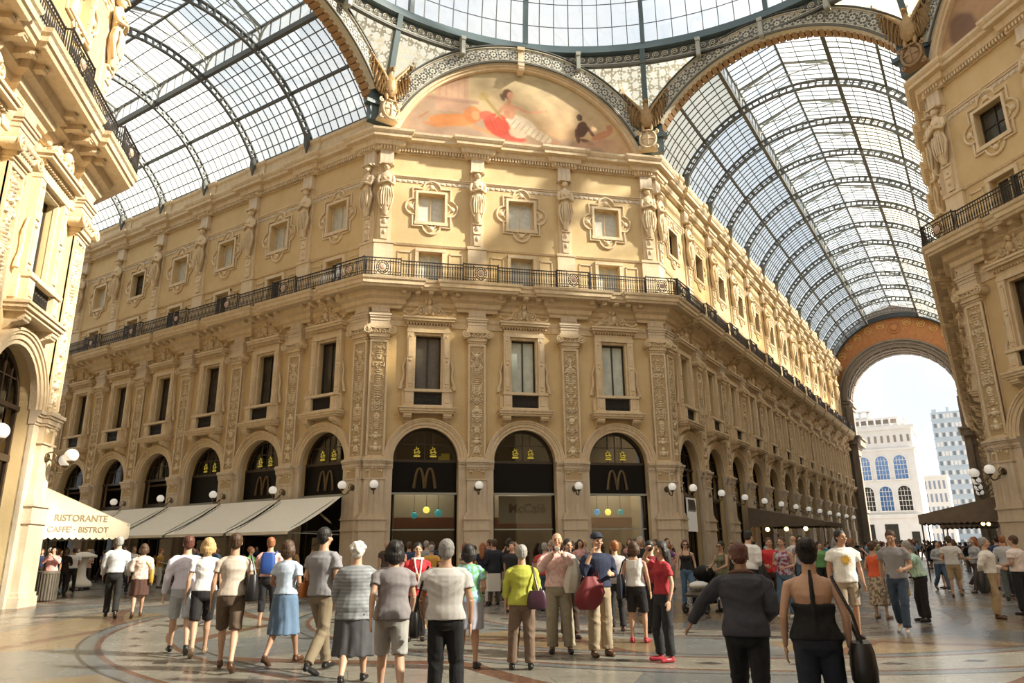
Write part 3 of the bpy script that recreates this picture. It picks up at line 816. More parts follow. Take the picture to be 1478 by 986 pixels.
rightb = empty('palace_block', 'shaded brown palace block cut off by the right edge of the photo', 'building', (A, 0, 0))
wall(rightb, FR, [-BC, 0, BC], BC, -S, S); wall(rightb, FRR, sorted(arm_us(NR, -1)), BA, -LR, 0)
chain = [(FRR, -LR, 0, sorted(arm_ps(NR-1, -1, True))), (FR, -S, S, cps)]
continuous(rightb, chain)
for i, u in enumerate(cps): pilaster(rightb, FR, u, seed=i, med=True)
pilaster(rightb, FRR, -.50, seed=1, med=False); corner_rail(rightb, FRR, -1)
for k in range(1, NR): pilaster(rightb, FRR, -(D1+k*BA), seed=k)
for i, u in enumerate((-BC, 0, BC)): bay(rightb, FR, u, BC)
for k in range(NR): bay(rightb, FRR, -(D1+(k+.5)*BA), BA)
rooms(rightb, FR, [-BC, 0, BC], -S+1.4, S-1.4); rooms(rightb, FRR, sorted(arm_us(NR, -1)), -LR, -1.9)
roof_poly([W(FRR, -LR, -.3), W(FRR, 0, -.3), W(FR, S, -.3), W(FR, S, -8), W(FRR, -LR, -8)], 24.3, rightb)

# plain walls of the octagon behind the viewer
def plain(name, pts, h=24.5):
    mb = MB(); mb.slab(pts, 0, h); return link(name, mb.mesh(name, stucco), kind='structure')
plain('wall_south', [(-7.0, -18.4), (S, -18), (S+22, -40), (-28, -40)])
plain('wall_southeast', [(A+.9, -S), (A+9, -S), (A+30, -28), (A+22, -30)])
plain('wall_southwest', [(-A-.9, -S), (-A-9, -S), (-A-30, -28), (-A-22, -30)])
plain('wall_south_upper', [(-7.8, -18.6), (7.8, -18.6), (7.8, -18.2), (-7.8, -18.2)], 29.0)
def plain_vault(name, ang):
    c = Vector((sin(ang), cos(ang), 0)); l = Vector((cos(ang), -sin(ang), 0)); mb = MB(); o = c*18.3; n = 18
    mb.rings([[tuple(o+c*y+l*(8.15*sin(rad(-62+124*i/n)))+Vector((0, 0, 20.8+8.15*cos(rad(-62+124*i/n))))) for i in range(n+1)] for y in (0, 22, 44)], 0, False, False)
    for k in range(9):
        pts = [tuple(o+c*(4.9*k+.6)+l*(7.9*sin(rad(-62+124*i/n)))+Vector((0, 0, 20.8+7.9*cos(rad(-62+124*i/n))))) for i in range(n+1)]; mb.tube(pts, .18, 4, 1)
    for i in range(0, n+1, 3):
        q = l*(8.0*sin(rad(-62+124*i/n)))+Vector((0, 0, 20.8+8.0*cos(rad(-62+124*i/n)))); mb.bar(tuple(o+q), tuple(o+c*44+q), .2, .2, 1)
    link(name, mb.mesh(name, [skyglass, vaultiron], fixn=False), kind='structure')
plain_vault('ceiling_southwest', rad(225)); plain_vault('ceiling_southeast', rad(135))
# ------------------------------------------------------------------ octagon roof: arches, pendentives, ring, dome
ZC, RV = 20.8, 8.15            # vault circle
RB0, RB1, ZB = 7.68, 8.78, 21.0
def AF(side):                  # arm frames: local x lateral, y along the arm
    o = (A+S)/2
    return (Vector((side*o, o, 0)), rad(-45*side))
rosplate = pmat('arch_frieze_plate', (.60,.57,.48), .6, (.52,.49,.40), 5)
rosdark = pmat('arch_frieze_cutout', (.10,.105,.10), .6)
brickrib = pmat('coffer_brick', (.40,.25,.13), .8, (.33,.19,.09), 4)
def make_arch_frieze(half, coffers):
    mb = MB(); a = math.degrees(math.acos(min(1, half/RB1))); a0 = 180-a
    ai = math.degrees(math.acos(min(1, half/RB0))) if half < RB0 else 0
    arch_band(mb, 0, ZB, RB0, RB1, -.05, .42, 60, 0, a0, a)
    for r, w, v in ((RB0, .07, .5), (RB1, .07, .5), (RB1-.12, .03, .46), (RB0+.12, .03, .46)):
        rs = []
        pts = [(r*cos(rad(a0+(a-a0)*i/60)), -v, ZB+r*sin(rad(a0+(a-a0)*i/60))) for i in range(61)]
        ups = [(p[0], 0, p[2]-ZB) for p in pts]
        mb.strip(pts, ups, .10, w*.9, 1 if w > .05 else 0)
    n = 26; rm = (RB0+RB1)/2
    for i in range(n):
        t = rad(a0-3+(a-a0+6)*(i+.5)/n); cx, cz = rm*cos(t), ZB+rm*sin(t)
        for q in range(8):
            b = t+q*pi/4
            x, z = cx+.2*cos(b), cz+.2*sin(b)
            mb.ball((x, -.42, z), .075, 6, 1, sc=(1, .25, 1))
        mb.tube([(cx+.34*cos(2*pi*q/14), -.43, cz+.34*sin(2*pi*q/14)) for q in range(14)], .010, 4, 1, loop=True)
        mb.ball((cx, -.43, cz), .05, 6, 1, sc=(1, .4, 1))
        t2 = t+rad((a-a0)/n/2)
        for rr in (rm-.3, rm, rm+.3): mb.ball((rr*cos(t2), -.42, ZB+rr*sin(t2)), .09 if rr != rm else .06, 5, 1, sc=(1, .25, 1))
    return mb
def make_coffers():
    mb = MB(); n = 50; a0, a1 = 156, 24
    for i in range(n):
        t0 = rad(a0+(a1-a0)*(i+.1)/n); t1 = rad(a0+(a1-a0)*(i+.9)/n)
        r0, r1 = RB0+.0, RB0+.4
        rs = []
        for y in (-.08, .62): rs.append([(r0*cos(t0), y, ZB+r0*sin(t0)), (r0*cos(t1), y, ZB+r0*sin(t1)), (r1*cos(t1), y, ZB+r1*sin(t1)), (r1*cos(t0), y, ZB+r1*sin(t0))])
        mb.rings(rs)
    arch_band(mb, 0, ZB, RB0+.12, RB0+.6, -.65, .05, 50, 0, 157, 23)
    return mb.mesh('coffered_soffit', brickrib)
fa = smooth_by_angle(make_arch_frieze(7.1, True).mesh('arch_frieze', [rosplate, rosdark]), 40)
ff = smooth_by_angle(make_arch_frieze(7.72, False).mesh('arch_frieze', [rosplate, rosdark]), 40)
cof = make_coffers()
sides = {}
for nm, o, a, me, lab in (('NE', AF(1)[0], AF(1)[1], fa, 'pierced iron arch band with rosettes over the right-hand glazed gallery'),
                    ('NW', AF(-1)[0], AF(-1)[1], fa, 'pierced iron arch band with rosettes over the left-hand glazed gallery'),
                    ('N', Vector((0, A, 0)), 0, ff, 'pierced iron arch band with rosettes framing the middle mural'),
                    ('E', Vector((A, 0, 0)), -pi/2, ff, 'pierced iron arch band framing the mural at the top right corner'),
                    ):
    t = empty('ornamental_arch', lab, 'arch', o, a)
    link('arch_frieze', me, t)
    if me is fa: link('coffered_soffit', cof, t)

# keystone brackets
def make_keybracket():
    mb = MB()
    for w, d, z0, z1 in ((.16, .5, 28.1, 29.85), (.2, .6, 28.5, 28.62), (.22, .62, 29.5, 29.7)): mb.lbox(-w, w, .1, d, z0, z1)
    mb.tube([(-.17, -.55, 28.2), (.17, -.55, 28.2)], .14, 8); mb.tube([(-.17, -.55, 28.42), (.17, -.55, 28.42)], .1, 8)
    return smooth_by_angle(mb.mesh('keystone_bracket', stone))
# ---- murals
def paint_mural(seed=1, flip=False, kind=0):
    """own generic composition: seated draped figure, ruined pedestal, resting animal, seated group, hazy sky"""
    w, z0, z1 = 7.3, 23.2, 28.4
    nx, nz = 240, 90
    X, Z = np.meshgrid(np.linspace(-w, w, nx), np.linspace(z0, z1, nz))
    rng = np.random.RandomState(seed)
    def noise(sc):
        out = np.zeros_like(X)
        for q in range(5):
            f = sc*1.9**q; a, b, c, d = rng.uniform(-1, 1, 4)*6
            out += np.sin(X*f+a+1.7*np.sin(Z*f*.7+b))*np.sin(Z*f*1.3+c+1.3*np.sin(X*f*.6+d))/1.6**q
        return out
    def mix(c, m, col): 
        for q in range(3): c[..., q] = c[..., q]*(1-m)+col[q]*m
    C = np.zeros(X.shape+(3,)); t = np.clip((Z-24.4)/3.9, 0, 1)
    for q, (lo, hi) in enumerate(zip((.66, .52, .33), (.56, .53, .36))): C[..., q] = lo*(1-t)+hi*t
    C *= (1+.04*noise(1.2))[..., None]
    def ell(cx, cz, rx, rz, col, rot=0, soft=.25, amt=.85):
        a = rad(rot); dx, dz = X-cx, Z-cz
        u = dx*cos(a)+dz*sin(a); v = -dx*sin(a)+dz*cos(a)
        d = np.sqrt((u/rx)**2+(v/rz)**2)+.05*noise(2.5)
        mix(C, np.clip((1-d)/soft, 0, 1)*amt, col)
    def rect(x0, x1, a, b, col, amt=.8):
        m = ((X > x0) & (X < x1) & (Z > a) & (Z < b)).astype(float); mix(C, m*amt, col)
    if kind == 0:
        ell(0, 23.2, 8, 1.3, (.42,.35,.27), amt=.8)
        ell(-4.6, 24.6, 3.0, 1.7, (.40,.33,.27), soft=.15, amt=.75); rect(-4.9, -3.0, 25.3, 28, (.55,.40,.30), .8); rect(-5.8, -2.4, 25.9, 26.15, (.42,.30,.24), .7)
        for k in range(5): rect(-4.7+.36*k, -4.6+.36*k, 26.2, 28, (.45,.33,.26), .5)
        # resting tawny animal
        ell(-3.9, 24.75, 1.5, .45, (.62,.30,.10), rot=6, soft=.15); ell(-2.75, 25.25, .55, .6, (.55,.25,.09), soft=.2); ell(-2.55, 25.2, .3, .33, (.68,.42,.22)); ell(-5.0, 24.3, .7, .13, (.55,.30,.14), rot=-12); ell(-2.1, 24.3, 1.0, .12, (.62,.36,.18), rot=-15); ell(-5.5, 24.9, .5, .06, (.5,.27,.12), rot=40)
        # red drapery
        ell(-1.3, 24.75, .85, .75, (.60,.10,.05), rot=-25, soft=.15, amt=.95); ell(-1.9, 25.25, .5, .35, (.66,.16,.10), soft=.2); ell(-.6, 24.1, 1.1, .32, (.52,.10,.06), rot=-8, soft=.2)
        for k in range(5): ell(-1.6+.28*k, 24.75-.1*k, .04, .5, (.38,.05,.03), rot=25, amt=.6)
        # white skirt and folds
        ell(.1, 24.95, 1.0, .55, (.74,.70,.58), rot=-25, soft=.12, amt=.95); ell(1.1, 24.35, .95, .34, (.76,.71,.56), rot=-24, soft=.15, amt=.95); ell(-.1, 24.4, .6, .4, (.66,.61,.48), soft=.2)
        for k in range(8): ell(-.4+.28*k, 24.98-.13*k, .045, .42, (.44,.39,.30), rot=-35, amt=.65)
        ell(2.1, 24.0, .3, .1, (.62,.38,.25), rot=-10)
        # torso, neck, head, hair, arms
        ell(-.62, 25.75, .36, .62, (.66,.40,.26), rot=14, soft=.15, amt=.95); ell(-.75, 25.5, .22, .3, (.55,.32,.2), amt=.6); ell(-.62, 26.35, .13, .22, (.6,.36,.24), soft=.2)
        ell(-.70, 26.85, .33, .36, (.20,.11,.06), soft=.2, amt=.95); ell(-.55, 26.75, .21, .28, (.68,.43,.30), soft=.2, amt=.95); ell(-1.0, 26.6, .14, .3, (.18,.10,.06), rot=20)
        ell(.0, 25.95, .62, .11, (.66,.40,.27), rot=-20, soft=.2, amt=.95); ell(.95, 25.85, .62, .09, (.68,.42,.28), rot=12, soft=.2, amt=.95); ell(1.6, 26.0, .12, .09, (.68,.42,.28)); ell(-1.2, 25.6, .55, .1, (.6,.36,.24), rot=60, soft=.2, amt=.9)
        ell(-1.6, 25.9, .12, 1.1, (.42,.36,.14), rot=38, amt=.8); ell(-2.1, 26.5, .35, .3, (.5,.42,.16), rot=38, amt=.6)
        # seated dark figure with a companion
        ell(3.75, 25.1, .36, .6, (.16,.09,.06), rot=-12, soft=.15, amt=.95); ell(3.62, 25.85, .2, .26, (.13,.08,.06), soft=.2, amt=.95); ell(3.45, 24.6, .15, .55, (.2,.11,.07), rot=8, soft=.2, amt=.9); ell(4.25, 25.0, .12, .5, (.18,.10,.07), rot=35, soft=.2, amt=.9); ell(4.0, 24.3, .5, .16, (.18,.1,.07), rot=-15, soft=.2)
        ell(5.0, 24.85, .85, .24, (.60,.34,.20), rot=28, soft=.2, amt=.9); ell(5.45, 25.35, .25, .28, (.58,.34,.2), soft=.2, amt=.9); ell(4.6, 24.2, 1.5, .32, (.60,.42,.30), rot=14, amt=.75); ell(5.6, 23.9, .9, .5, (.62,.47,.32), rot=-20, amt=.6)
    else:
        ell(-4, 25, 3.6, 1.9, (.42,.30,.20), amt=.7); ell(-5.4, 24.2, .8, 1.2, (.18,.12,.10), rot=15, amt=.7); ell(-2.8, 24.7, .9, .9, (.5,.36,.26)); ell(-2.4, 25.8, .3, .35, (.5,.34,.24))
        ell(2, 24.4, 1.8, .8, (.5,.28,.18)); ell(2.2, 25.7, .4, .7, (.58,.4,.28)); ell(0, 23.2, 8, 1.2, (.36,.26,.2), amt=.8)
    C *= (1+.05*noise(3.5))[..., None]
    C = np.clip((C*np.array([1.0, .90, .86]))**1.25, .02, .9)
    if flip: C = C[:, ::-1]
    vs, idx = [], -np.ones(X.shape, int)
    keep = (X**2+(Z-21.04)**2 < 7.42**2)
    fs = []; cols = []
    for j in range(nz):
        for i in range(nx):
            x, z = X[j, i], Z[j, i]
            d = sqrt(x*x+(z-21.04)**2)
            if d > 7.42: x, z = x*7.42/d, 21.04+(z-21.04)*7.42/d
            vs.append((x, 0, z)); cols.append(list(C[j, i])+[1])
    for j in range(nz-1):
        for i in range(nx-1):
            if keep[j, i] or keep[j+1, i] or keep[j, i+1] or keep[j+1, i+1]: fs.append((j*nx+i, j*nx+i+1, (j+1)*nx+i+1, (j+1)*nx+i))
    mb = MB(); mb.add(vs, fs)
    me = mb.mesh('painting', fresco, fixn=False)
    at = me.color_attributes.new('Col', 'FLOAT_COLOR', 'POINT'); at.data.foreach_set('color', np.array(cols, dtype=np.float32).ravel())
    return me
fresco = pmat('fresco_paint', (.5,.4,.3), .75, attr='Col')
def lunette(par_o, ang, me, label):
    t = empty('lunette_mural', label, 'mural', par_o, ang)
    link('painting', me, t, (0, .02, 0))
    mb = MB()
    arch_band(mb, 0, 21.04, 7.35, 7.48, -.3, .22, 50, 0, 162, 18); arch_band(mb, 0, 21.04, 7.48, 7.72, -.3, .34, 50, 0, 162, 18)
    link('painting_frame', smooth_by_angle(mb.mesh('painting_frame', stone)), t)
    mb = MB(); n = 40
    pts = [(8.7*cos(rad(158-136*i/n)), 21+8.7*sin(rad(158-136*i/n))) for i in range(n+1)]
    mb.prism([(8.07, 23.3)]+[(-8.07, 23.3)]+pts if False else pts+[(7.82, 23.3), (-7.82, 23.3)], .06, .5)
    link('lunette_wall', mb.mesh('lunette_wall', stucco), t)
    link('keystone_bracket', keyb, t)
keyb = make_keybracket()
lunette(Vector((0, A, 0)), 0, paint_mural(1), 'faded painted lunette with draped seated figure above the middle palace block')
lunette(Vector((A, 0, 0)), -pi/2, paint_mural(3, kind=1), 'brown painted lunette partly visible in the top right corner')

# ---- pendentives
def pend_mat():
    m, nt, out = nodes('pierced_pendentive'); L = nt.links.new
    tc = N(nt, 'ShaderNodeTexCoord'); uv = tc.outputs['UV']
    def holes(sc, rad_, rnd_):
        vo = N(nt, 'ShaderNodeTexVoronoi', feature='F1'); vo.inputs['Scale'].default_value = sc; vo.inputs['Randomness'].default_value = rnd_; vo.voronoi_dimensions = '2D'
        L(uv, vo.inputs['Vector']); a = N(nt, 'ShaderNodeMath', operation='LESS_THAN'); a.inputs[1].default_value = rad_; L(vo.outputs['Distance'], a.inputs[0]); return a.outputs[0]
    a = holes(1.9, .36, .25); b = holes(5.2, .30, .6)
    c = N(nt, 'ShaderNodeMath', operation='MAXIMUM'); L(a, c.inputs[0]); L(b, c.inputs[1])
    d = N(nt, 'ShaderNodeBsdfPrincipled'); d.inputs['Base Color'].default_value = (.60,.56,.44,1); d.inputs['Roughness'].default_value = .6
    tl0 = N(nt, 'ShaderNodeBsdfTranslucent'); tl0.inputs[0].default_value = (.72,.68,.52,1)
    d2 = N(nt, 'ShaderNodeMixShader'); d2.inputs[0].default_value = .4; L(d.outputs[0], d2.inputs[1]); L(tl0.outputs[0], d2.inputs[2])
    tr = N(nt, 'ShaderNodeBsdfTransparent'); tr.inputs[0].default_value = (.90,.86,.70,1)
    tl = N(nt, 'ShaderNodeBsdfTranslucent'); tl.inputs[0].default_value = (.9,.86,.7,1)
    mg = N(nt, 'ShaderNodeMixShader'); mg.inputs[0].default_value = .35; L(tr.outputs[0], mg.inputs[1]); L(tl.outputs[0], mg.inputs[2])
    mx = N(nt, 'ShaderNodeMixShader'); L(c.outputs[0], mx.inputs[0]); L(d2.outputs[0], mx.inputs[1]); L(mg.outputs[0], mx.inputs[2])
    L(mx.outputs[0], out.inputs[0]); return m
pendm = pend_mat()
sidec = [(Vector((0, A, 0)), Vector((1, 0, 0)), 7.82), (AF(1)[0], Vector((1, -1, 0)).normalized(), 7.2), (Vector((A, 0, 0)), Vector((0, -1, 0)), 7.82), (Vector(((A+S)/2, -(A+S)/2, 0)), Vector((-1, -1, 0)).normalized(), 7.2),
         (Vector((0, -A, 0)), Vector((-1, 0, 0)), 7.82), (Vector((-(A+S)/2, -(A+S)/2, 0)), Vector((-1, 1, 0)).normalized(), 7.2), (Vector((-A, 0, 0)), Vector((0, 1, 0)), 7.82), (AF(-1)[0], Vector((1, 1, 0)).normalized(), 7.2)]
corner_names = ['to the right of the middle mural', 'at the top right beside the dark block', None, None, None, None, 'far left', 'to the left of the middle mural']
dome = empty('glass_dome', 'great glass dome with teal ribs and ring over the octagon, top of the photo', 'dome', (0, 0, 30))
for i in range(8):
    (c1, d1, h1), (c2, d2, h2) = sidec[i], sidec[(i+1) % 8]
    V = c1+d1*h1; Vn = V.normalized()
    mb = MB(); uvs = []; rows = []
    zs = [25.0+4.2*k/14 for k in range(15)]
    for z in zs:
        x1 = min(h1, sqrt(max(.01, (RB1-.05)**2-(z-ZB)**2))); x2 = min(h2, sqrt(max(.01, (RB1-.05)**2-(z-ZB)**2)))
        P = c1+d1*x1; Q = c2-d2*x2; t = (z-25)/4.2; Mi = Vn*(19.35-1.2*t)
        row = []
        for k in range(9):
            f = k/8
            p = P*(1-f)**2+(Mi*2-(P+Q)*.5)*(2*f*(1-f))+Q*f*f
            row.append(Vector((p.x, p.y, z)))
        rows.append(row)
    vs = [tuple(p-Vector((0, 0, 30))) for r in rows for p in r]
    mb.add(vs, [(j*9+k, j*9+k+1, (j+1)*9+k+1, (j+1)*9+k) for j in range(14) for k in range(8)])
    me = mb.mesh('pendentive_screen', pendm, fixn=False); uvl = me.uv_layers.new(name='UVMap')
    for lp in me.loops:
        p = rows[lp.vertex_index//9][lp.vertex_index % 9]
        uvl.data[lp.index].uv = (math.atan2(p.x, p.y)*18, p.z)
    link('pendentive_screen', me, dome)
    mb = MB(); pts = []; ups = []
    for j in range(15):
        p = rows[j][4]-Vn*.12; pts.append(tuple(p-Vector((0, 0, 30)))); ups.append(-Vn)
    pts.append(tuple(Vn*17.85+Vector((0, 0, -.2)))); ups.append(-Vn)
    mb.strip(pts, ups, .30, .42); link('pendentive_rib', mb.mesh('pendentive_rib', teal), dome)
# ring and frieze
mb = MB(); n = 128
def ringband(mb, prof, m=0, n=128):
    mb.rings([[(r*sin(2*pi*i/n), r*cos(2*pi*i/n), z-30) for r, z in prof] for i in range(n)], m, True, False, True)
ringband(mb, [(17.65, 29.78), (17.95, 29.7), (18.3, 29.78), (18.3, 30.28), (17.72, 30.28)])
link('ring_beam', smooth_by_angle(mb.mesh('ring_beam', teal)), dome)
mb = MB()
ringband(mb, [(17.97, 29.0), (17.97, 29.72), (18.1, 29.72), (18.1, 29.0)], 0)
ringband(mb, [(17.85, 28.94), (17.85, 29.04), (18.1, 29.04), (18.1, 28.94)], 0); ringband(mb, [(17.88, 29.1), (17.88, 29.14), (18, 29.14), (18, 29.1)], 1)
for i in range(208):
    a = 2*pi*i/208; P = Vector((17.9*sin(a), 17.9*cos(a), 0)); T = Vector((cos(a), -sin(a), 0))
    pts = []
    for x, z in spiral(0, 29.42-30, .21, 1.7, 1, 16, a0=-pi*.7): pts.append(tuple(P+T*x+Vector((0, 0, z))))
    pts.insert(0, tuple(P-T*.3+Vector((0, 0, 29.2-30)))); mb.tube(pts, .03, 4, 1)
link('scroll_frieze', mb.mesh('scroll_frieze', [rosdark, rosplate]), dome)
mb = MB(); mb.box(-.11, .11, 17.5, 17.95, 28.6-30, 29.75-30); mb.box(-.14, .14, 17.45, 17.95, 29.5-30, 29.72-30); mb.tube([(-.12, 17.62, 28.65-30), (.12, 17.62, 28.65-30)], .12, 8)
rbk = mb.mesh('ring_bracket', paleiron)
for i in range(32):
    if i % 2 or i % 8 == 4: link('ring_bracket', rbk, dome, (0, 0, 0), -2*pi*i/32)
# dome shell
def dpt(az, ph, dr=0): return ((18.05+dr)*cos(ph)*sin(az), (18.05+dr)*cos(ph)*cos(az), .25+(16.0+dr)*sin(ph))
mb = MB(); nphi = 18; naz = 128; phs = [rad(80)*j/nphi for j in range(nphi+1)]
mb.add([dpt(2*pi*i/naz, p) for p in phs for i in range(naz)], [(j*naz+i, j*naz+(i+1) % naz, (j+1)*naz+(i+1) % naz, (j+1)*naz+i) for j in range(nphi) for i in range(naz)])
link('dome_glazing', mb.mesh('dome_glazing', domeglass, fixn=False), dome)
for i in range(16):
    az = rad(22.5*i+1.2)
    mb = MB(); pts = [dpt(az, rad(82)*k/16, -.2) for k in range(17)]; mb.strip(pts, [(p[0], p[1], p[2]+4) for p in pts], .26, .34)
    link('dome_rib', mb.mesh('dome_rib', teal), dome)
mb = MB()
for i in range(128):
    if i % 8 == 0: continue
    az = rad(22.5*i/8+1.2); pts = [dpt(az, rad(70)*k/12, -.04) for k in range(13)]; mb.strip(pts, [(p[0], p[1], p[2]+4) for p in pts], .045, .07)
for j in range(1, 16):
    ph = rad(5.3*j); mb.tube([dpt(2*pi*i/96, ph, -.03) for i in range(96)], .03, 4, loop=True)
for ph, w in ((rad(27), .09), (rad(53), .09)): mb.tube([dpt(2*pi*i/96, ph, -.15) for i in range(96)], w, 5, loop=True)
link('dome_glazing_bars', mb.mesh('dome_glazing_bars', vaultiron), dome)

# ------------------------------------------------------------------ barrel vaults
def vault(side, D1_, nb, label):
    o, ang = AF(side); root = empty('glass_vault', label, 'glass roof', o, ang)
    def P(ph, y, r=RV): return (r*sin(rad(ph)), y, ZC+r*cos(rad(ph)))
    PM = 62.3; PC = 20.5
    y0, y1 = .45, D1_
    ys = [D1+k*BA for k in range(1, nb+1)]
    ys = [y for y in ys if y < D1_-.5]
    # glazing side panels per bay
    cuts = [y0]+ys+[y1]
    for s_ in (-1, 1):
        for k in range(len(cuts)-1):
            mb = MB(); n = 14
            rs = [[P(s_*(PM-(PM-PC)*i/n), y) for i in range(n+1)] for y in (cuts[k], cuts[k+1])]
            mb.rings(rs, 0, False, False)
            link('glazing_panel', mb.mesh('glazing_panel', warmglass if (k+s_) % 3 == 0 and side > 0 and s_ > 0 or (k == 0 and s_ < 0) else skyglass, fixn=False), root)
    # fine bars, one set per side
    for s_ in (-1, 1):
        mb = MB()
        for k in range(len(cuts)-1):
            nn = max(2, round((cuts[k+1]-cuts[k])/.53))
            for q in range(1, nn):
                y = cuts[k]+(cuts[k+1]-cuts[k])*q/nn
                pts = [P(s_*(PM-(PM-PC)*i/10), y, RV-.03) for i in range(11)]
                mb.strip(pts, [(p[0], 0, p[2]-ZC) for p in pts], .035, .06)
        for q in range(1, 8):
            ph = s_*(PC+(PM-PC)*q/8)
            heavy = q == 4
            mb.bar(P(ph, y0, RV-.08), P(ph, y1, RV-.08), .14 if heavy else .04, .16 if heavy else .05)
        mb.bar(P(s_*PM, y0, RV-.1), P(s_*PM, y1, RV-.1), .3, .25)
        link('glazing_bars', mb.mesh('glazing_bars', vaultiron), root)
        # edge girder of the lantern
        mb = MB(); mb.bar(P(s_*PC, y0, RV), P(s_*PC, y1, RV), .22, .34)
        x = RV*sin(rad(PC))*s_; zl = ZC+RV*cos(rad(PC))
        mb.bar((x, y0, zl+1.25), (x, y1, zl+1.25), .12, .16)
        link('lantern_girder', mb.mesh('lantern_girder', vaultiron), root)
        # lantern side glass strip + mullions
        mb = MB(); mb.add([(x, y0, zl+.1), (x, y1, zl+.1), (x, y1, zl+1.2), (x, y0, zl+1.2)], [(0, 1, 2, 3)])
        link('lantern_side_glass', mb.mesh('lantern_side_glass', skyglass, fixn=False), root)
        mb = MB(); y = y0
        while y < y1:
            mb.box(x-.025, x+.025, y-.025, y+.025, zl, zl+1.25); y += BA/6
        mb.add([(x, y0, zl+1.25), (x, y1, zl+1.25), (0, y1, zl+2.15), (0, y0, zl+2.15)], [(0, 1, 2, 3)], 1)
        y = y0
        while y < y1: mb.bar((x, y, zl+1.22), (0, y, zl+2.12), .03, .05); y += BA/9
        for f in (.33, .66): mb.bar((x*f, y0, zl+1.22+.9*(1-f)), (x*f, y1, zl+1.22+.9*(1-f)), .04)
        link('lantern_roof', mb.mesh('lantern_roof', [vaultiron, skyglass], fixn=False), root)
    mb = MB(); zl = ZC+RV*cos(rad(PC)); mb.bar((0, y0, zl+2.1), (0, y1, zl+2.1), .12); link('ridge_bar', mb.mesh('ridge_bar', vaultiron), root)
    # truss ribs
    mb = MB(); n = 40; r0, r1 = RV-.12, RV-.52
    for rr in (r0, r1):
        pts = [P(-PM-1+(2*PM+2)*i/n, 0, rr) for i in range(n+1)]
        mb.strip(pts, [(p[0], 0, p[2]-ZC) for p in pts], .16, .09)
    for i in range(0, n+1):
        ph = -PM+2*PM*i/n; mb.bar(P(ph, 0, r1), P(ph, 0, r0), .10, .10 if i % 2 else .18)
    for s_ in (-1, 1):
        f = P(s_*PM, 0, (r0+r1)/2); mb.rings([[(f[0]+s_*a-.25*s_, b, f[2]+z) for a, b in ((-.16, -.1), (.16, -.1), (.16, .1), (-.16, .1))] for z in (.45, -.1)])
        mb.rings([[(f[0]-.25*s_+a, b, f[2]+z) for a, b in ((-w, -w), (w, -w), (w, w), (-w, w))] for z, w in ((-.1, .14), (-.8, .03))])
    rib = mb.mesh('truss_rib', vaultiron)
    mb = MB(); zl = ZC+RV*cos(rad(PC))
    for s_ in (-1, 1):    # spreading struts under the lantern
        x = RV*sin(rad(PC))*s_
        mb.tube([(x, 0, zl+.2), (x*.99, 0, zl+.8), (x*.8, 0, zl+1.25), (x*.45, 0, zl+1.62)], [.06, .05, .05, .04], 5)
        for t in (-1, 1): mb.tube([(x, 0, zl+.3), (x*.98, t*.35, zl+.85), (x*.95, t*1.1, zl+1.2)], [.06, .05, .03], 5)
        mb.bar((x, 0, zl+1.2), (0, 0, zl+2.1), .08)
    mb.bar((-2.6, 0, zl+1.2), (2.6, 0, zl+1.2), .05)
    brace = mb.mesh('lantern_brace', paleiron)
    for y in ys:
        r = link('truss_rib', rib, root, (0, y, 0)); link('lantern_brace', brace, r)
    return root
vault(1, 62.4, 13, 'long barrel-vaulted glass and iron roof over the right-hand gallery')
vault(-1, 48.0, 10, 'barrel-vaulted glass and iron roof over the left-hand gallery')

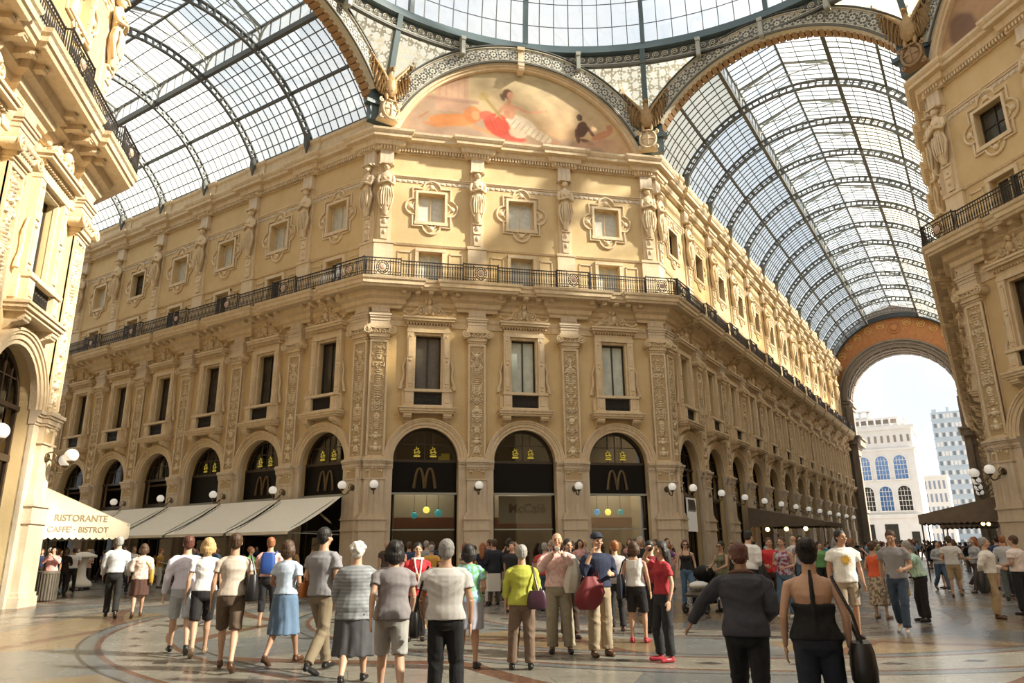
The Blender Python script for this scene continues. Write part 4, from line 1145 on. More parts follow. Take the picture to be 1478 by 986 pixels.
# ------------------------------------------------------------------ eagles
def make_eagle(idx, label):
    i = idx; (c1, d1, h1) = sidec[i]; V = c1+d1*h1; Vn = V.normalized()
    P = V-Vn*.95; ang = math.atan2(V.y, V.x)-pi/2
    t = empty('eagle_statue', label, 'statue', (P.x, P.y, 23.75), ang)
    mb = MB()   # local: front is -y
    mb.rings([[(rx*cos(2*pi*q/16), ry*sin(2*pi*q/16)-.02, z) for q in range(16)] for z, rx, ry in ((1.3,.18,.18),(1.5,.32,.28),(1.8,.40,.34),(2.15,.38,.34),(2.45,.28,.26),(2.65,.18,.18),(2.85,.14,.15),(3.0,.17,.2))])
    mb.ball((0, -.08, 3.05), .2, 12, sc=(.85, 1.1, .9)); mb.tube([(0, -.24, 3.08), (0, -.38, 3.04), (0, -.43, 2.93)], [.08, .05, .01], 6)
    for s_ in (-1, 1):
        mb.tube([(s_*.2, 0, 1.55), (s_*.24, -.1, 1.25), (s_*.22, -.18, 1.02)], [.15, .11, .06], 8)
        for q in (-1, 0, 1): mb.tube([(s_*.22, -.18, 1.02), (s_*.22+q*.09, -.34, .96), (s_*.22+q*.11, -.4, .88)], [.045, .04, .015], 5)
    for q in range(5): mb.tube([((q-2)*.07, .1, 1.5), ((q-2)*.14, .16, .95)], [.09, .05], 6, flat=.5)
    for r in range(4):
        for q in range(5): mb.ball(((q-2)*.13, -.3+abs(q-2)*.05, 1.65+.2*r), .09, 6, sc=(.8, .5, 1.2))
    link('eagle_body', smooth_by_angle(mb.mesh('eagle_body', gilt), 60), t)
    for s_ in (-1, 1):
        mb = MB()
        up = [(.22, 2.35), (.45, 2.75), (.75, 3.15), (1.05, 3.6), (1.32, 4.1), (1.48, 4.5)]
        lo = [(.25, 1.45), (.5, 1.5), (.85, 1.85), (1.15, 2.45), (1.4, 3.2), (1.52, 4.35)]
        vs = []; 
        for yy in (-.02, .12):
            for (a, b), (c, d) in zip(up, lo): vs += [(s_*a, yy+.12*abs(a), b), (s_*(a*.5+c*.5), yy+.12*abs(a)-.06, b*.5+d*.5), (s_*c, yy+.12*abs(c), d)]
        fs = []
        for j in range(5):
            for q in range(2):
                a = j*3+q; fs.append((a, a+1, a+4, a+3)); fs.append((18+a+3, 18+a+4, 18+a+1, 18+a))
        for j in range(5): fs.append((j*3, j*3+3, 18+j*3+3, 18+j*3)); fs.append((j*3+2, 18+j*3+2, 18+j*3+5, j*3+5))
        fs += [(0, 18, 19, 1), (1, 19, 20, 2), (15, 16, 34, 33), (16, 17, 35, 34)]
        mb.add(vs, fs)
        mb.tube([(s_*x, -.06+.12*x, z) for x, z in up], [.16, .16, .14, .11, .08, .03], 8, flat=.8)
        for row, (f0, f1, nn, ln) in enumerate(((.55, 1.12, 12, .5), (.25, .72, 10, .45), (.05, .4, 8, .35))):
            for q in range(nn):
                f = q/(nn-1)*5; j = min(4, int(f)); g = f-j
                ux = up[j][0]*(1-g)+up[j+1][0]*g; uz = up[j][1]*(1-g)+up[j+1][1]*g; lx = lo[j][0]*(1-g)+lo[j+1][0]*g; lz = lo[j][1]*(1-g)+lo[j+1][1]*g
                A_ = (ux+(lx-ux)*f0, uz+(lz-uz)*f0); B_ = (ux+(lx-ux)*f1+.04, uz+(lz-uz)*f1)
                yb = -.10-.03*row+.12*ux
                mb.tube([(s_*A_[0], yb, A_[1]), (s_*(A_[0]+B_[0])/2, yb-.03, (A_[1]+B_[1])/2), (s_*B_[0], yb, B_[1])], [.07, .085, .03], 6, flat=.5)
        link('wing', smooth_by_angle(mb.mesh('wing', gilt), 60), t)
    mb = MB()
    mb.ball((0, -.12, .5), .46, 16, sc=(.85, .35, 1.05))
    mb.tube([(.46*cos(2*pi*q/18), -.2, .5+.56*sin(2*pi*q/18)) for q in range(18)], .07, 6, loop=True)
    mb.tube([(0, -.3, .1), (0, -.33, .9)], .035, 5); mb.tube([(-.36, -.28, .5), (.36, -.28, .5)], .035, 5)
    for s_ in (-1, 1):
        mb.tube([(x, -.12, z) for x, z in spiral(s_*.5, .98, .14, 1.2, s_, 14)], .05, 5); mb.tube([(x, -.12, z) for x, z in spiral(s_*.45, .0, .13, 1.2, s_, 14)], .05, 5)
    mb.box(-.55, .55, -.1, .45, -.02, .12); mb.box(-.4, .4, .05, .5, .1, 1.1)
    link('shield_cartouche', smooth_by_angle(mb.mesh('shield_cartouche', stone if idx != 1 else pmat('brown_cartouche', (.34,.22,.12), .7)), 60), t)
    mb = MB(); mb.box(-.9, .9, .45, .9, .0, 1.9); mb.box(-1.15, 1.15, .3, .75, .9, 1.12)
    link('iron_seat', mb.mesh('iron_seat', teal), t)
make_eagle(7, 'gilded spread-winged eagle over a shield, left of the middle mural')
make_eagle(0, 'gilded spread-winged eagle over a shield, right of the middle mural')
make_eagle(1, 'brown spread-winged eagle over a shield, above the corner of the dark right block')

# ------------------------------------------------------------------ end portal of the right gallery
o, ang = AF(1)
portal = empty('triumphal_arch', 'tall grey arch with orange mosaic band closing the far end of the right gallery', 'archway', (o.x+62.2*sin(-ang), o.y+62.2*cos(ang), 0), ang)
mosgold = pmat('mosaic_gold', (.62,.36,.12), .5)
def mosaicmat(): return pmat('orange_mosaic', (.36,.13,.035), .6, (.46,.19,.055), 2.5)
mos = mosaicmat(); PX = -.3
mb = MB(); n = 48
inn = [(PX+7.0*cos(rad(180-180*i/n)), 19.0+7.0*sin(rad(180-180*i/n))) for i in range(n+1)]
outp = []
for i in range(n+1):
    a = rad(180-180*i/n); x, z = 8.15*cos(a), ZC+8.15*sin(a); 
    outp.append((max(-7.2, min(7.2, x)), max(z, 19.0)))
rs = [[(p[0], 0, p[1]), (q[0], 0, q[1])] for p, q in zip(inn, outp)]
mb.rings(rs, 0, False, False)
mb.lathe([(.05, .12), (.35, .1), (.42, .02)], (0, 0, 27.55), 16, 0, ax='y')
mb.tube([(.7*cos(2*pi*q/20), -.05, 27.55+.7*sin(2*pi*q/20)) for q in range(20)], .06, 5, loop=True)
for i in range(-7, 8):
    a = rad(90-i*11); rr = 7.55+.35*cos(rad(i*11)); cx, cz = rr*cos(a), ZC-1.1+rr*sin(a)+.55
    if i:
        for sg in (-1, 1):
            pts = [(x, -.04, z) for x, z in spiral(cx, cz, .52, 1.5, sg, 22, a0=a)]; mb.tube(pts, .05, 4, 1)
        mb.ball((cx, -.05, cz), .1, 6, 1)
pts = [(8.05*cos(rad(t)), -.05, ZC+8.05*sin(rad(t))) for t in range(22, 160, 3)]; mb.tube(pts, .07, 4, 1)
link('mosaic_tympanum', mb.mesh('mosaic_tympanum', [mos, mosgold], fixn=False), portal)
mb = MB(); arch_band(mb, 0, ZC, 8.0, 8.6, -.1, .45, 40, 0, 154, 26); link('iron_rim', mb.mesh('iron_rim', iron), portal)
mb = MB()
for r0, r1, v in ((6.1, 6.45, .25), (6.45, 6.6, .38), (6.6, 6.85, .2), (6.85, 7.05, .35)):
    rs = []
    for i in range(n+1):
        a = rad(180-180*i/n); c, s_ = cos(a), sin(a)
        rs.append([(PX+r0*c, .3, 19+r0*s_), (PX+r0*c, -v, 19+r0*s_), (PX+r1*c, -v, 19+r1*s_), (PX+r1*c, .3, 19+r1*s_)])
    mb.rings(rs)
link('arch_moulding', smooth_by_angle(mb.mesh('arch_moulding', grey)), portal)
mb = MB(); dep = 4.6
rs = [[(PX+6.1*cos(rad(180-180*i/n)), y, 19+6.1*sin(rad(180-180*i/n))) for y in (0, dep)] for i in range(n+1)]
mb.rings(rs, 0, False, False)
for i in range(1, 18):       # soffit coffers
    a0, a1 = rad(180-180*(i-.42)/18), rad(180-180*(i+.42)/18)
    for ya, yb in ((.5, 1.5), (1.9, 2.9), (3.3, 4.2)):
        mb.rings([[(PX+r*cos(a), y, 19+r*sin(a)) for r, a in ((5.98, a0), (5.98, a1), (6.1, a1), (6.1, a0))] for y in (ya, yb)])
link('arch_soffit', mb.mesh('arch_soffit', grey, fixn=False), portal)
for s_, nm in ((-1, 'left'), (1, 'right')):
    mb = MB(); xi = PX+s_*6.1; xo = s_*9.0
    x0, x1 = min(xi, xo), max(xi, xo)
    mb.box(x0, x1, 0, dep, 0, 19)
    xj = s_*7.0+PX*.5
    for z0, z1, e in ((18.2, 18.6, .15), (18.6, 18.9, .35), (13.2, 13.5, .3), (13.5, 14.3, .7), (14.3, 14.5, .9), (12.4, 13.2, .15), (0, 1.2, .2), (5.3, 5.7, .2)):
        mb.box(x0-e if s_ > 0 else x0, x1+e if s_ < 0 else x1, -e, dep+e, z0, z1)
    mb.box(xi-.25 if s_ < 0 else xi-.45, xi+.45 if s_ < 0 else xi+.25, -.35, .0, 1.2, 18.2)
    link('jamb', smooth_by_angle(mb.mesh('jamb', grey)), portal)
# back of the arch: outer wall above the opening so that only the arch is open
mb = MB(); rs = [[(PX+6.1*cos(rad(180-180*i/n)), dep, 19+6.1*sin(rad(180-180*i/n))), (9.0*cos(rad(180-180*i/n)) , dep, max(19, min(32, 19+13*sin(rad(180-180*i/n)))))] for i in range(n+1)]
mb.rings(rs, 0, False, False)
link('outer_face', mb.mesh('outer_face', grey, fixn=False), portal)

# ------------------------------------------------------------------ city outside the portal
def arm_pt(l, D, side=1):
    o, ang = AF(side); return Vector((o.x+l*cos(ang)-D*sin(ang), o.y+l*sin(ang)+D*cos(ang), 0))
white = pmat('white_city_stone', (.66,.64,.62), .8, (.72,.71,.69), .6)
bluegl = pmat('blue_window_glass', (.10,.20,.42), .1, (.15,.27,.5), .4, spec=.8)
greyblue = pmat('tower_cladding', (.40,.47,.54), .6, (.46,.53,.60), .3)
p = arm_pt(0, 130)
mus = empty('museum_building', 'white civic building with tall blue arched windows beyond the end arch', 'building', p, ang)
XR = -4.4; mb = MB()
mb.box(-24, XR, 0, 16, 0, 24.2); mb.box(-24.4, XR+.5, -.4, 16, 6.6, 7.0); mb.box(-24.4, XR+.6, -.5, 16, 7.0, 7.3)
mb.box(-24, XR+.5, -.4, 16, 20.0, 20.4); mb.box(-24, XR+.7, -.6, 16, 24.2, 24.9); mb.box(-23, XR-1, 1, 15, 24.9, 25.6); mb.box(-22, XR-2, 1.5, 14, 26.6, 27.0)
for k in range(14): mb.box(XR-1-k*1.4, XR-.7-k*1.4, .6, .9, 24.9, 26.6)
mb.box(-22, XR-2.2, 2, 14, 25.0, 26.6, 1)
for k in range(16): mb.box(XR-.9-k*1.2, XR-.45-k*1.2, -.05, .1, 21.6, 23.0, 1)
if 1: mb.box(-20, XR-7, 3, 13, 27, 27.6); 
for k in range(6): mb.box(XR-8-k*1.5, XR-7.4-k*1.5, 2.6, 3.2, 27.0, 28.6)
mb.box(-20, XR-7, 2.6, 3.2, 28.4, 28.9)
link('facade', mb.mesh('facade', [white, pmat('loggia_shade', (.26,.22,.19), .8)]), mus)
def archwin(par, x, z0, z1, hw, mt, y=-.02, name='arched_window'):
    mb = MB(); pts = [(x+hw*cos(pi*i/14), z1-hw+hw*sin(pi*i/14)) for i in range(15)]+[(x-hw, z0), (x+hw, z0)]
    mb.prism(pts, y-.04, y+.5, 0)
    arch_band(mb, x, z1-hw, hw, hw+.25, -.05-y, .12-y, 14, 1)
    mb.box(x-hw-.25, x-hw, y-.12, y+.1, z0, z1-hw, 1); mb.box(x+hw, x+hw+.25, y-.12, y+.1, z0, z1-hw, 1); mb.box(x-hw-.4, x+hw+.4, y-.3, y+.1, z0-.25, z0, 1)
    for k in (-1, 0, 1): mb.box(x+k*hw*.5-.04, x+k*hw*.5+.04, y-.1, y, z0, z1-hw*.3, 1)
    for k in range(1, 5): mb.box(x-hw, x+hw, y-.1, y, z0+(z1-z0)*k/5-.04, z0+(z1-z0)*k/5+.04, 1)
    link(name, mb.mesh(name, [mt, white]), par)
for k in range(5):
    x = -7.2-3.35*k
    archwin(mus, x, 14.2, 18.9, 1.15, bluegl); archwin(mus, x, 8.0, 12.8, 1.15, paneblue if k % 2 else panedark)
mb = MB(); 
for x0, x1, z1 in ((-11.6, -9.2, 5.4), (-7.0, -5.6, 3.9), (-15.5, -13.5, 5.4)): mb.box(x0, x1, -.1, .3, 0, z1)
link('entrance', mb.mesh('entrance', panedark), mus)
p = arm_pt(3.5, 260)
tow = empty('tower_block', 'tall blue-grey office tower beyond the end arch, with rows of small windows', 'building', p, ang)
mb = MB(); mb.box(-9.4, 22, 0, 18, 0, 46.6); mb.box(-9.0, -7.5, 2, 3.5, 46.6, 48.0); mb.box(-4.5, -3.6, 2, 3, 46.6, 48.4)
for k in range(14): mb.box(-9.6, 22.1, -.15, 0, 3.3*k+.6, 3.3*k+1.0)
for k in range(14):
    for q in range(14):
        x = -8.5+2.2*q; mb.box(x-.42, x+.42, -.10, .1, 3.3*k+1.5, 3.3*k+2.9, 1 if (q+k) % 5 else 2); mb.box(x+.7, x+1.4, -.07, .1, 3.3*k+1.4, 3.3*k+3.0, 2)
link('shaft', mb.mesh('shaft', [greyblue, pmat('haze_paled_pane', (.16,.19,.22), .3), white]), tow)  # tower panes: distance haze is mixed into their pale colour
p = arm_pt(0, 190)
mid = empty('office_building', 'low white office building between the museum and the tower', 'building', p, ang)
mb = MB(); mb.box(-9, -1.6, 0, 12, 0, 18.6); mb.box(-9.2, -1.4, -.3, 12, 18.6, 19.2)
for k in range(5):
    for q in range(6): mb.box(-8.3+1.1*q, -7.8+1.1*q, -.1, .1, 2+3.4*k, 4.2+3.4*k, 1)
link('facade', mb.mesh('facade', [white, pmat('haze_paled_window', (.22,.26,.34), .3)]), mid)  # window colour paled to stand in for the haze in between

# ------------------------------------------------------------------ floor
def floormat():
    m, nt, out = nodes('marble_mosaic_floor'); L = nt.links.new
    b = N(nt, 'ShaderNodeBsdfPrincipled'); L(b.outputs[0], out.inputs[0])
    tc = N(nt, 'ShaderNodeTexCoord'); P = tc.outputs['Object']
    sx = N(nt, 'ShaderNodeSeparateXYZ'); L(P, sx.inputs[0])
    def m_(op, a, b_=None, c=None):
        n = N(nt, 'ShaderNodeMath', operation=op)
        for i, v in enumerate((a, b_, c)):
            if v is None: continue
            if hasattr(v, 'links') or hasattr(v, 'is_linked'): L(v, n.inputs[i])
            else: n.inputs[i].default_value = v
        return n.outputs[0]
    X, Y = sx.outputs[0], sx.outputs[1]
    def mix(f, a, b_):
        n = N(nt, 'ShaderNodeMixRGB'); L(f, n.inputs[0])
        for i, v in ((1, a), (2, b_)):
            if isinstance(v, tuple): n.inputs[i].default_value = v
            else: L(v, n.inputs[i])
        return n.outputs[0]
    r = m_('SQRT', m_('ADD', m_('MULTIPLY', X, X), m_('MULTIPLY', Y, Y)))
    th = m_('ARCTAN2', Y, X)
    GREY = (.15,.16,.16,1); PALE = (.25,.235,.20,1); OCH = (.23,.17,.10,1); RED = (.14,.07,.045,1); DK = (.05,.048,.045,1)
    # big 8-fold panels
    ang8 = m_('ABSOLUTE', m_('SUBTRACT', m_('FRACT', m_('ADD', m_('MULTIPLY', th, 8/(2*pi)), .5)), .5))   # 0 at panel middle .. .5 edge
    col = mix(m_('GREATER_THAN', m_('FRACT', m_('MULTIPLY', r, .16)), .5), OCH, PALE)
    col = mix(m_('GREATER_THAN', ang8, .34), col, GREY)
    star = m_('LESS_THAN', m_('ABSOLUTE', m_('SUBTRACT', m_('FRACT', m_('MULTIPLY', r, .31)), m_('MULTIPLY', ang8, 1.6))), .06)
    col = mix(star, col, RED)
    def ring(r0, w, c):
        nonlocal col
        col = mix(m_('LESS_THAN', m_('ABSOLUTE', m_('SUBTRACT', r, r0)), w), col, c)
    for r0 in (5.0, 8.7, 12.4, 16.0):
        ring(r0, .85, GREY); ring(r0, .5, PALE); 
        # chain of little dark lozenges in the pale band
        fr = m_('FRACT', m_('MULTIPLY', th, r0/1.2)); d = m_('ADD', m_('MULTIPLY', m_('ABSOLUTE', m_('SUBTRACT', fr, .5)), 2.4), m_('MULTIPLY', m_('ABSOLUTE', m_('SUBTRACT', r, r0)), 3.5))
        col = mix(m_('LESS_THAN', d, .42), col, DK)
        ring(r0-.55, .05, RED); ring(r0+.55, .05, RED); ring(r0-.85, .03, DK); ring(r0+.85, .03, DK)
    # outside the octagon: gallery bays, straight bands along both diagonals
    for sgn in (1, -1):
        a = m_('MULTIPLY', m_('ADD', X, m_('MULTIPLY', Y, sgn)), .7071)
        bb = m_('MULTIPLY', m_('SUBTRACT', X, m_('MULTIPLY', Y, sgn)), .7071)
        ina = m_('MULTIPLY', m_('LESS_THAN', m_('ABSOLUTE', bb), 7.3), m_('GREATER_THAN', m_('ABSOLUTE', a), 18.3))
        ch = mix(m_('LESS_THAN', m_('ABSOLUTE', m_('SUBTRACT', m_('FRACT', m_('MULTIPLY', a, 1/4.77)), .5)), .12), PALE, GREY)
        ch = mix(m_('LESS_THAN', m_('ABSOLUTE', m_('SUBTRACT', m_('ABSOLUTE', bb), 3.4)), .35), ch, OCH)
        ch = mix(m_('LESS_THAN', m_('ABSOLUTE', m_('SUBTRACT', m_('ABSOLUTE', bb), 3.4)), .08), ch, DK)
        ch = mix(m_('LESS_THAN', m_('ABSOLUTE', m_('SUBTRACT', m_('ABSOLUTE', bb), 5.9)), .3), ch, RED)
        col = mix(ina, col, ch)
    no = N(nt, 'ShaderNodeTexNoise'); no.inputs['Scale'].default_value = 1.4; no.inputs['Detail'].default_value = 8; no.inputs['Roughness'].default_value = .7; L(P, no.inputs['Vector'])
    mr = N(nt, 'ShaderNodeMapRange'); mr.inputs[3].default_value = .55; mr.inputs[4].default_value = 1.25; L(no.outputs['Fac'], mr.inputs[0])
    mu = N(nt, 'ShaderNodeMixRGB', blend_type='MULTIPLY'); mu.inputs[0].default_value = 1; L(col, mu.inputs[1]); L(mr.outputs[0], mu.inputs[2])
    br = N(nt, 'ShaderNodeTexBrick'); br.inputs['Scale'].default_value = 1.0; br.inputs['Mortar Size'].default_value = .008; br.inputs['Brick Width'].default_value = 1.2; br.inputs['Row Height'].default_value = .6
    L(P, br.inputs['Vector'])
    col2 = mix(m_('MULTIPLY', br.outputs['Fac'], .5), mu.outputs[0], DK)
    L(col2, b.inputs['Base Color'])
    r2 = N(nt, 'ShaderNodeMapRange'); r2.inputs[3].default_value = .16; r2.inputs[4].default_value = .36; L(no.outputs['Fac'], r2.inputs[0]); L(r2.outputs[0], b.inputs['Roughness'])
    b.inputs['Specular IOR Level'].default_value = .6
    return m
fm = floormat()
mb = MB(); mb.box(-75, 75, -45, 75, -.2, 0); link('floor', mb.mesh('floor', fm), kind='structure')
mb = MB()
q = [arm_pt(-120, 68), arm_pt(160, 68), arm_pt(160, 330), arm_pt(-120, 330)]
mb.slab([(p.x, p.y) for p in q], -.25, .0 if False else .02); link('floor_plaza', mb.mesh('floor_plaza', pmat('plaza_paving', (.42,.40,.37), .7, (.36,.34,.31), .4)), kind='structure')

# ------------------------------------------------------------------ globe lamps
def lamp_meshes():
    mb = MB()
    mb.lathe([(.02, .02), (.13, .02), (.15, -.02), (.10, -.04)], (0, -.02, 4.35), 12, ax='y')
    mb.tube([(0, -.02, 4.35), (0, -.22, 4.2), (0, -.42, 4.02), (0, -.6, 4.0), (0, -.68, 4.1), (0, -.68, 4.2)], .028, 6)
    mb.tube([(0, -.02, 4.5), (0, -.15, 4.52), (0, -.25, 4.42), (0, -.22, 4.28)], .02, 5)
    mb.tube([(0, y-.3, z) for y, z in spiral(0, 4.12, .09, 1.2, 1, 12)], .018, 5)
    arm = smooth_by_angle(mb.mesh('lamp_bracket', bronze))
    mb = MB(); mb.lathe([(.03, -.04), (.08, 0), (.11, .04), (.12, .06)], (0, -.68, 4.2), 12); cup = mb.mesh('lamp_cup', bronze)
    mb = MB(); mb.ball((0, -.68, 4.43), .205, 20); g = mb.mesh('globe', globe, smooth=True)
    return arm, cup, g
LM = lamp_meshes()
def lamp(fr, u, label, v=.30):
    p = fr.w(u, v); t = empty('globe_lamp', label, 'wall lamp', (p.x, p.y, 0), fr.a, 'globe lamps on the gallery pillars')
    link('lamp_bracket', LM[0], t); link('lamp_cup', LM[1], t); link('globe', LM[2], t)
ordn = ['first', 'second', 'third', 'fourth', 'fifth', 'sixth', 'seventh', 'eighth', 'ninth', 'tenth', 'eleventh', 'twelfth']
lamp(FC, cps[0], 'globe lamp on the left corner pillar of the middle block, facing the viewer')
lamp(FC, cps[1], 'globe lamp on the pillar left of the middle shop entrance')
lamp(FC, cps[2], 'globe lamp on the pillar right of the middle shop entrance')
lamp(FC, cps[3], 'globe lamp on the right corner pillar of the middle block, facing the viewer')
lamp(FLR, -.5, 'globe lamp at the near end of the cream awnings, by the corner')
lamp(FRL, .5, 'globe lamp just round the right corner of the middle block')
for k in range(1, 7): lamp(FLR, -(D1+k*BA), '%s globe lamp above the cream awnings, counting from the middle block corner' % ordn[k])
for k in range(1, 12): lamp(FRL, D1+k*BA, '%s globe lamp along the right gallery wall, counting from the middle block corner' % ordn[k])
lamp(FL, cps[3], 'large globe lamp on the left block corner, beside the cream marquee')
lamp(FLL, .5, 'globe lamp partly behind the large one on the left block corner')
lamp(FL, cps[2], 'globe lamp cut by the left edge of the photo')
lamp(FR, cps[0], 'globe lamp on the dark right block corner, the right one of two')
lamp(FRR, -.5, 'globe lamp on the dark right block corner, the left one of two')
for k in range(1, 4): lamp(FRR, -(D1+k*BA), '%s globe lamp above the brown canopy on the dark right block' % ordn[k-1])

# ------------------------------------------------------------------ awnings
def awning(fr, u0, u1, z0, z1, v0, v1, mat, label, group, scallop=False, name='awning', sag=.12, frame_m=None):
    p = fr.w((u0+u1)/2, 0); t = empty(name, label, 'awning', (p.x, p.y, 0), fr.a, group); h = (u1-u0)/2
    mb = MB(); n = 10; rs = []
    for i in range(n+1):
        f = i/n; v = v0+(v1-v0)*f; z = z0+(z1-z0)*f-sag*sin(pi*f)
        row = [(-h+2*h*q/8, -v, z-.03*sin(pi*q/8)*sin(pi*f)) for q in range(9)]
        rs.append(row+[(x, y, zz-.02) for x, y, zz in reversed(row)])
    mb.rings(rs, 0, True, True)
    link('canvas', smooth_by_angle(mb.mesh('canvas', mat)), t)
    mb = MB()
    if scallop:
        nn = int(2*h/.25)
        for i in range(nn):
            a, b = -h+2*h*i/nn, -h+2*h*(i+1)/nn; c = (a+b)/2
            pts = [(a, z1), (b, z1), (b, z1-.16), ((b+c)/2, z1-.22), (c, z1-.25), ((a+c)/2, z1-.22), (a, z1-.16)]
            mb.prism(pts, -v1-.012, -v1)
    else: mb.box(-h, h, -v1-.02, -v1, z1-.12, z1+.01)
    link('valance', mb.mesh('valance', mat), t)
    mb = MB(); mb.bar((-h, -v1+.03, z1-.03), (h, -v1+.03, z1-.03), .05)
    for s_ in (-1, 1):
        x = s_*(h-.25); mb.bar((x, -.3, z1-.1), (x, -v1+.05, z1-.05), .04); mb.bar((x, -v0, z0-.05), (x, -v1+.05, z1-.03), .035)
    mb.bar((-h, -v0, z0-.04), (h, -v0, z0-.04), .09)
    link('awning_frame', mb.mesh('awning_frame', frame_m or paleiron), t)
    return t
aw_names = ['nearest cream canvas awning, beside the corner pillar of the middle block', 'second cream canvas awning from the middle block corner', 'third cream canvas awning from the middle block corner', 'fourth cream canvas awning, partly behind the marquee point']
for k in range(4): awning(FLR, -(D1+(k+1)*BA)+.12, -(D1+k*BA)-.12 if k else -1.0, 4.0, 2.32, .45, 3.55, cream, aw_names[k], 'cream awnings along the left gallery')
for k in range(4, 7): awning(FLR, -(D1+(k+1)*BA)+.12, -(D1+k*BA)-.12, 4.0, 2.5, .45, 2.6, cream, ['faint cream awning just behind the marquee slope', 'distant cream awning deep in the left gallery', 'last cream awning at the dark end of the left gallery'][k-4], 'cream awnings along the left gallery')
# marquee with lettering on the left block
# ------------------------------------------------------------------ hooded canopies
def canopy(fr, u0, u1, z0, z1, v0, v1, drop, mat, label, letters=None, inner=None):
    um = (u0+u1)/2; p = fr.w(um, 0); t = empty('canopy', label, 'canopy', (p.x, p.y, 0), fr.a); h = abs(u1-u0)/2
    mb = MB(); mb.rings([[(-h, -v0, z0), (h, -v0, z0), (h, -v0, z0-.03), (-h, -v0, z0-.03)], [(-h, -v1, z1), (h, -v1, z1), (h, -v1, z1-.03), (-h, -v1, z1-.03)]])
    link('canvas_slope', mb.mesh('canvas_slope', mat), t)
    for s_ in (-1, 1):
        mb = MB(); x = s_*h
        vs = [(-v0, z0), (-v1, z1), (-v1, z1-drop), (-v0, z1-drop)]
        mb.rings([[(x+e, y, z) for y, z in vs] for e in (0, .02)])
        n = int((v1-v0)/.22)
        for i in range(n):
            a = -v1+(v1-v0)*i/n; b = -v1+(v1-v0)*(i+1)/n; c = (a+b)/2; zz = z1-drop
            mb.rings([[(x+e, y, z) for y, z in ((a, zz+.01), (b, zz+.01), (b, zz-.05), ((b+c)/2, zz-.10), (c, zz-.12), ((a+c)/2, zz-.10), (a, zz-.05))] for e in (0, .02)])
        link('side_panel', mb.mesh('side_panel', mat), t)
    mb = MB(); n = int(2*h/.22); zz = z1-drop
    mb.box(-h, h, -v1-.02, -v1, zz, z1)
    for i in range(n):
        a = -h+2*h*i/n; b = -h+2*h*(i+1)/n; c = (a+b)/2
        mb.prism([(a, zz+.01), (b, zz+.01), (b, zz-.05), ((b+c)/2, zz-.10), (c, zz-.12), ((a+c)/2, zz-.10), (a, zz-.05)], -v1-.02, -v1)
    link('valance', mb.mesh('valance', mat), t)
    mb = MB()
    for x in (-h+.1, h-.1):
        mb.bar((x, -v0, z0-.06), (x, -v1+.05, z1-.06), .05); mb.bar((x, -v1+.08, 0), (x, -v1+.08, z1-.05), .06); mb.bar((x, -v0, z1-drop), (x, -v1+.05, z1-drop+.02), .04)
    mb.bar((-h, -v1+.06, z1-.05), (h, -v1+.06, z1-.05), .05)
    link('canopy_frame', mb.mesh('canopy_frame', iron), t)
    if letters:
        for txt, zz, size, vc in letters:
            me = text_mesh(txt, size, .006, lettergrey, .004)
            o = link('lettering', me, t, (-h-.012, -vc, zz), -pi/2)
    return t
mq = canopy(FLL, 1.05, 6.5, 3.72, 2.48, .4, 3.75, .42, cream, 'cream marquee reading RISTORANTE CAFFE\' BISTROT beside the left block corner', letters=[('RISTORANTE', 2.62, .30, 2.05), ("CAFFE' · BISTROT", 2.25, .26, 2.0)])
canopy(FRR, -5.2, -1.3, 3.45, 2.78, .4, 3.4, .28, taupe, 'brown scalloped canopy beside the dark right block corner')
canopy(FRR, -11.5, -7.2, 3.1, 2.62, .4, 2.9, .22, taupe, 'smaller brown canopy just behind the one at the right block corner')
canopy(FRL, 12.6, 19.0, 3.95, 2.95, .4, 5.0, .18, taupe, 'wide brown scalloped canopy on the right gallery wall')
def pendant(p, lab, mt, name='pendant_lamp', r=.16, top=4.0, group=None):
    t = empty(name, lab, 'lamp', (p.x, p.y, p.z), 0, group)
    mb = MB(); mb.ball((0, 0, 0), r, 14); link('shade', mb.mesh('shade', mt, smooth=True), t)
    mb = MB(); mb.tube([(0, 0, r*.8), (0, 0, top-p.z)], .012, 5); mb.lathe([(.05, r*.9), (.06, r*1.1), (.02, r*1.3)], n=8); link('cord', mb.mesh('cord', iron), t)
yl = pmat('yellow_glass_shade', (.7,.6,.1), .15, emit=(1,.85,.15), es=1.6); tl_ = pmat('teal_glass_shade', (.02,.25,.25), .08, emit=(.05,.45,.45), es=.5); bl_ = pmat('blue_glass_shade', (.02,.2,.4), .08, emit=(.1,.5,.8), es=.7); wl_ = pmat('amber_lamp', (.8,.6,.3), .4, emit=(1,.62,.22), es=5)
for u, z, m_, l in ((-BC-.35, 3.15, tl_, 'small teal glass pendant in the left arched shop front'), (-BC+.25, 3.4, yl, 'yellow glass pendant in the left arched shop front'), (-BC+.85, 3.25, tl_, 'large teal glass pendant in the left arched shop front'),
                    (BC-.7, 3.3, bl_, 'pale blue glass pendant in the right arched shop front'), (BC-.1, 3.3, yl, 'yellow glass pendant in the right arched shop front'), (BC+.6, 3.3, tl_, 'teal-blue glass pendant in the right arched shop front')):
    pendant(FC.w(u, -1.6, z), l, m_, r=.2 if 'large' in l else .17, top=5.38)
for k, v in enumerate((1.2, 2.4, 3.6)):
    pendant(FRL.w(14.0, v, 2.55), '%s amber lamp under the wide brown canopy on the right' % ('left', 'middle', 'right')[k], wl_, r=.14, top=3.3)
for k, (u, v) in enumerate(((-2.0, 1.0), (-2.6, .8))):
    pendant(FRR.w(u, v, 2.35), ('left', 'right')[k]+' small amber lamp under the brown canopy by the dark right block', wl_, r=.08, top=3.0)
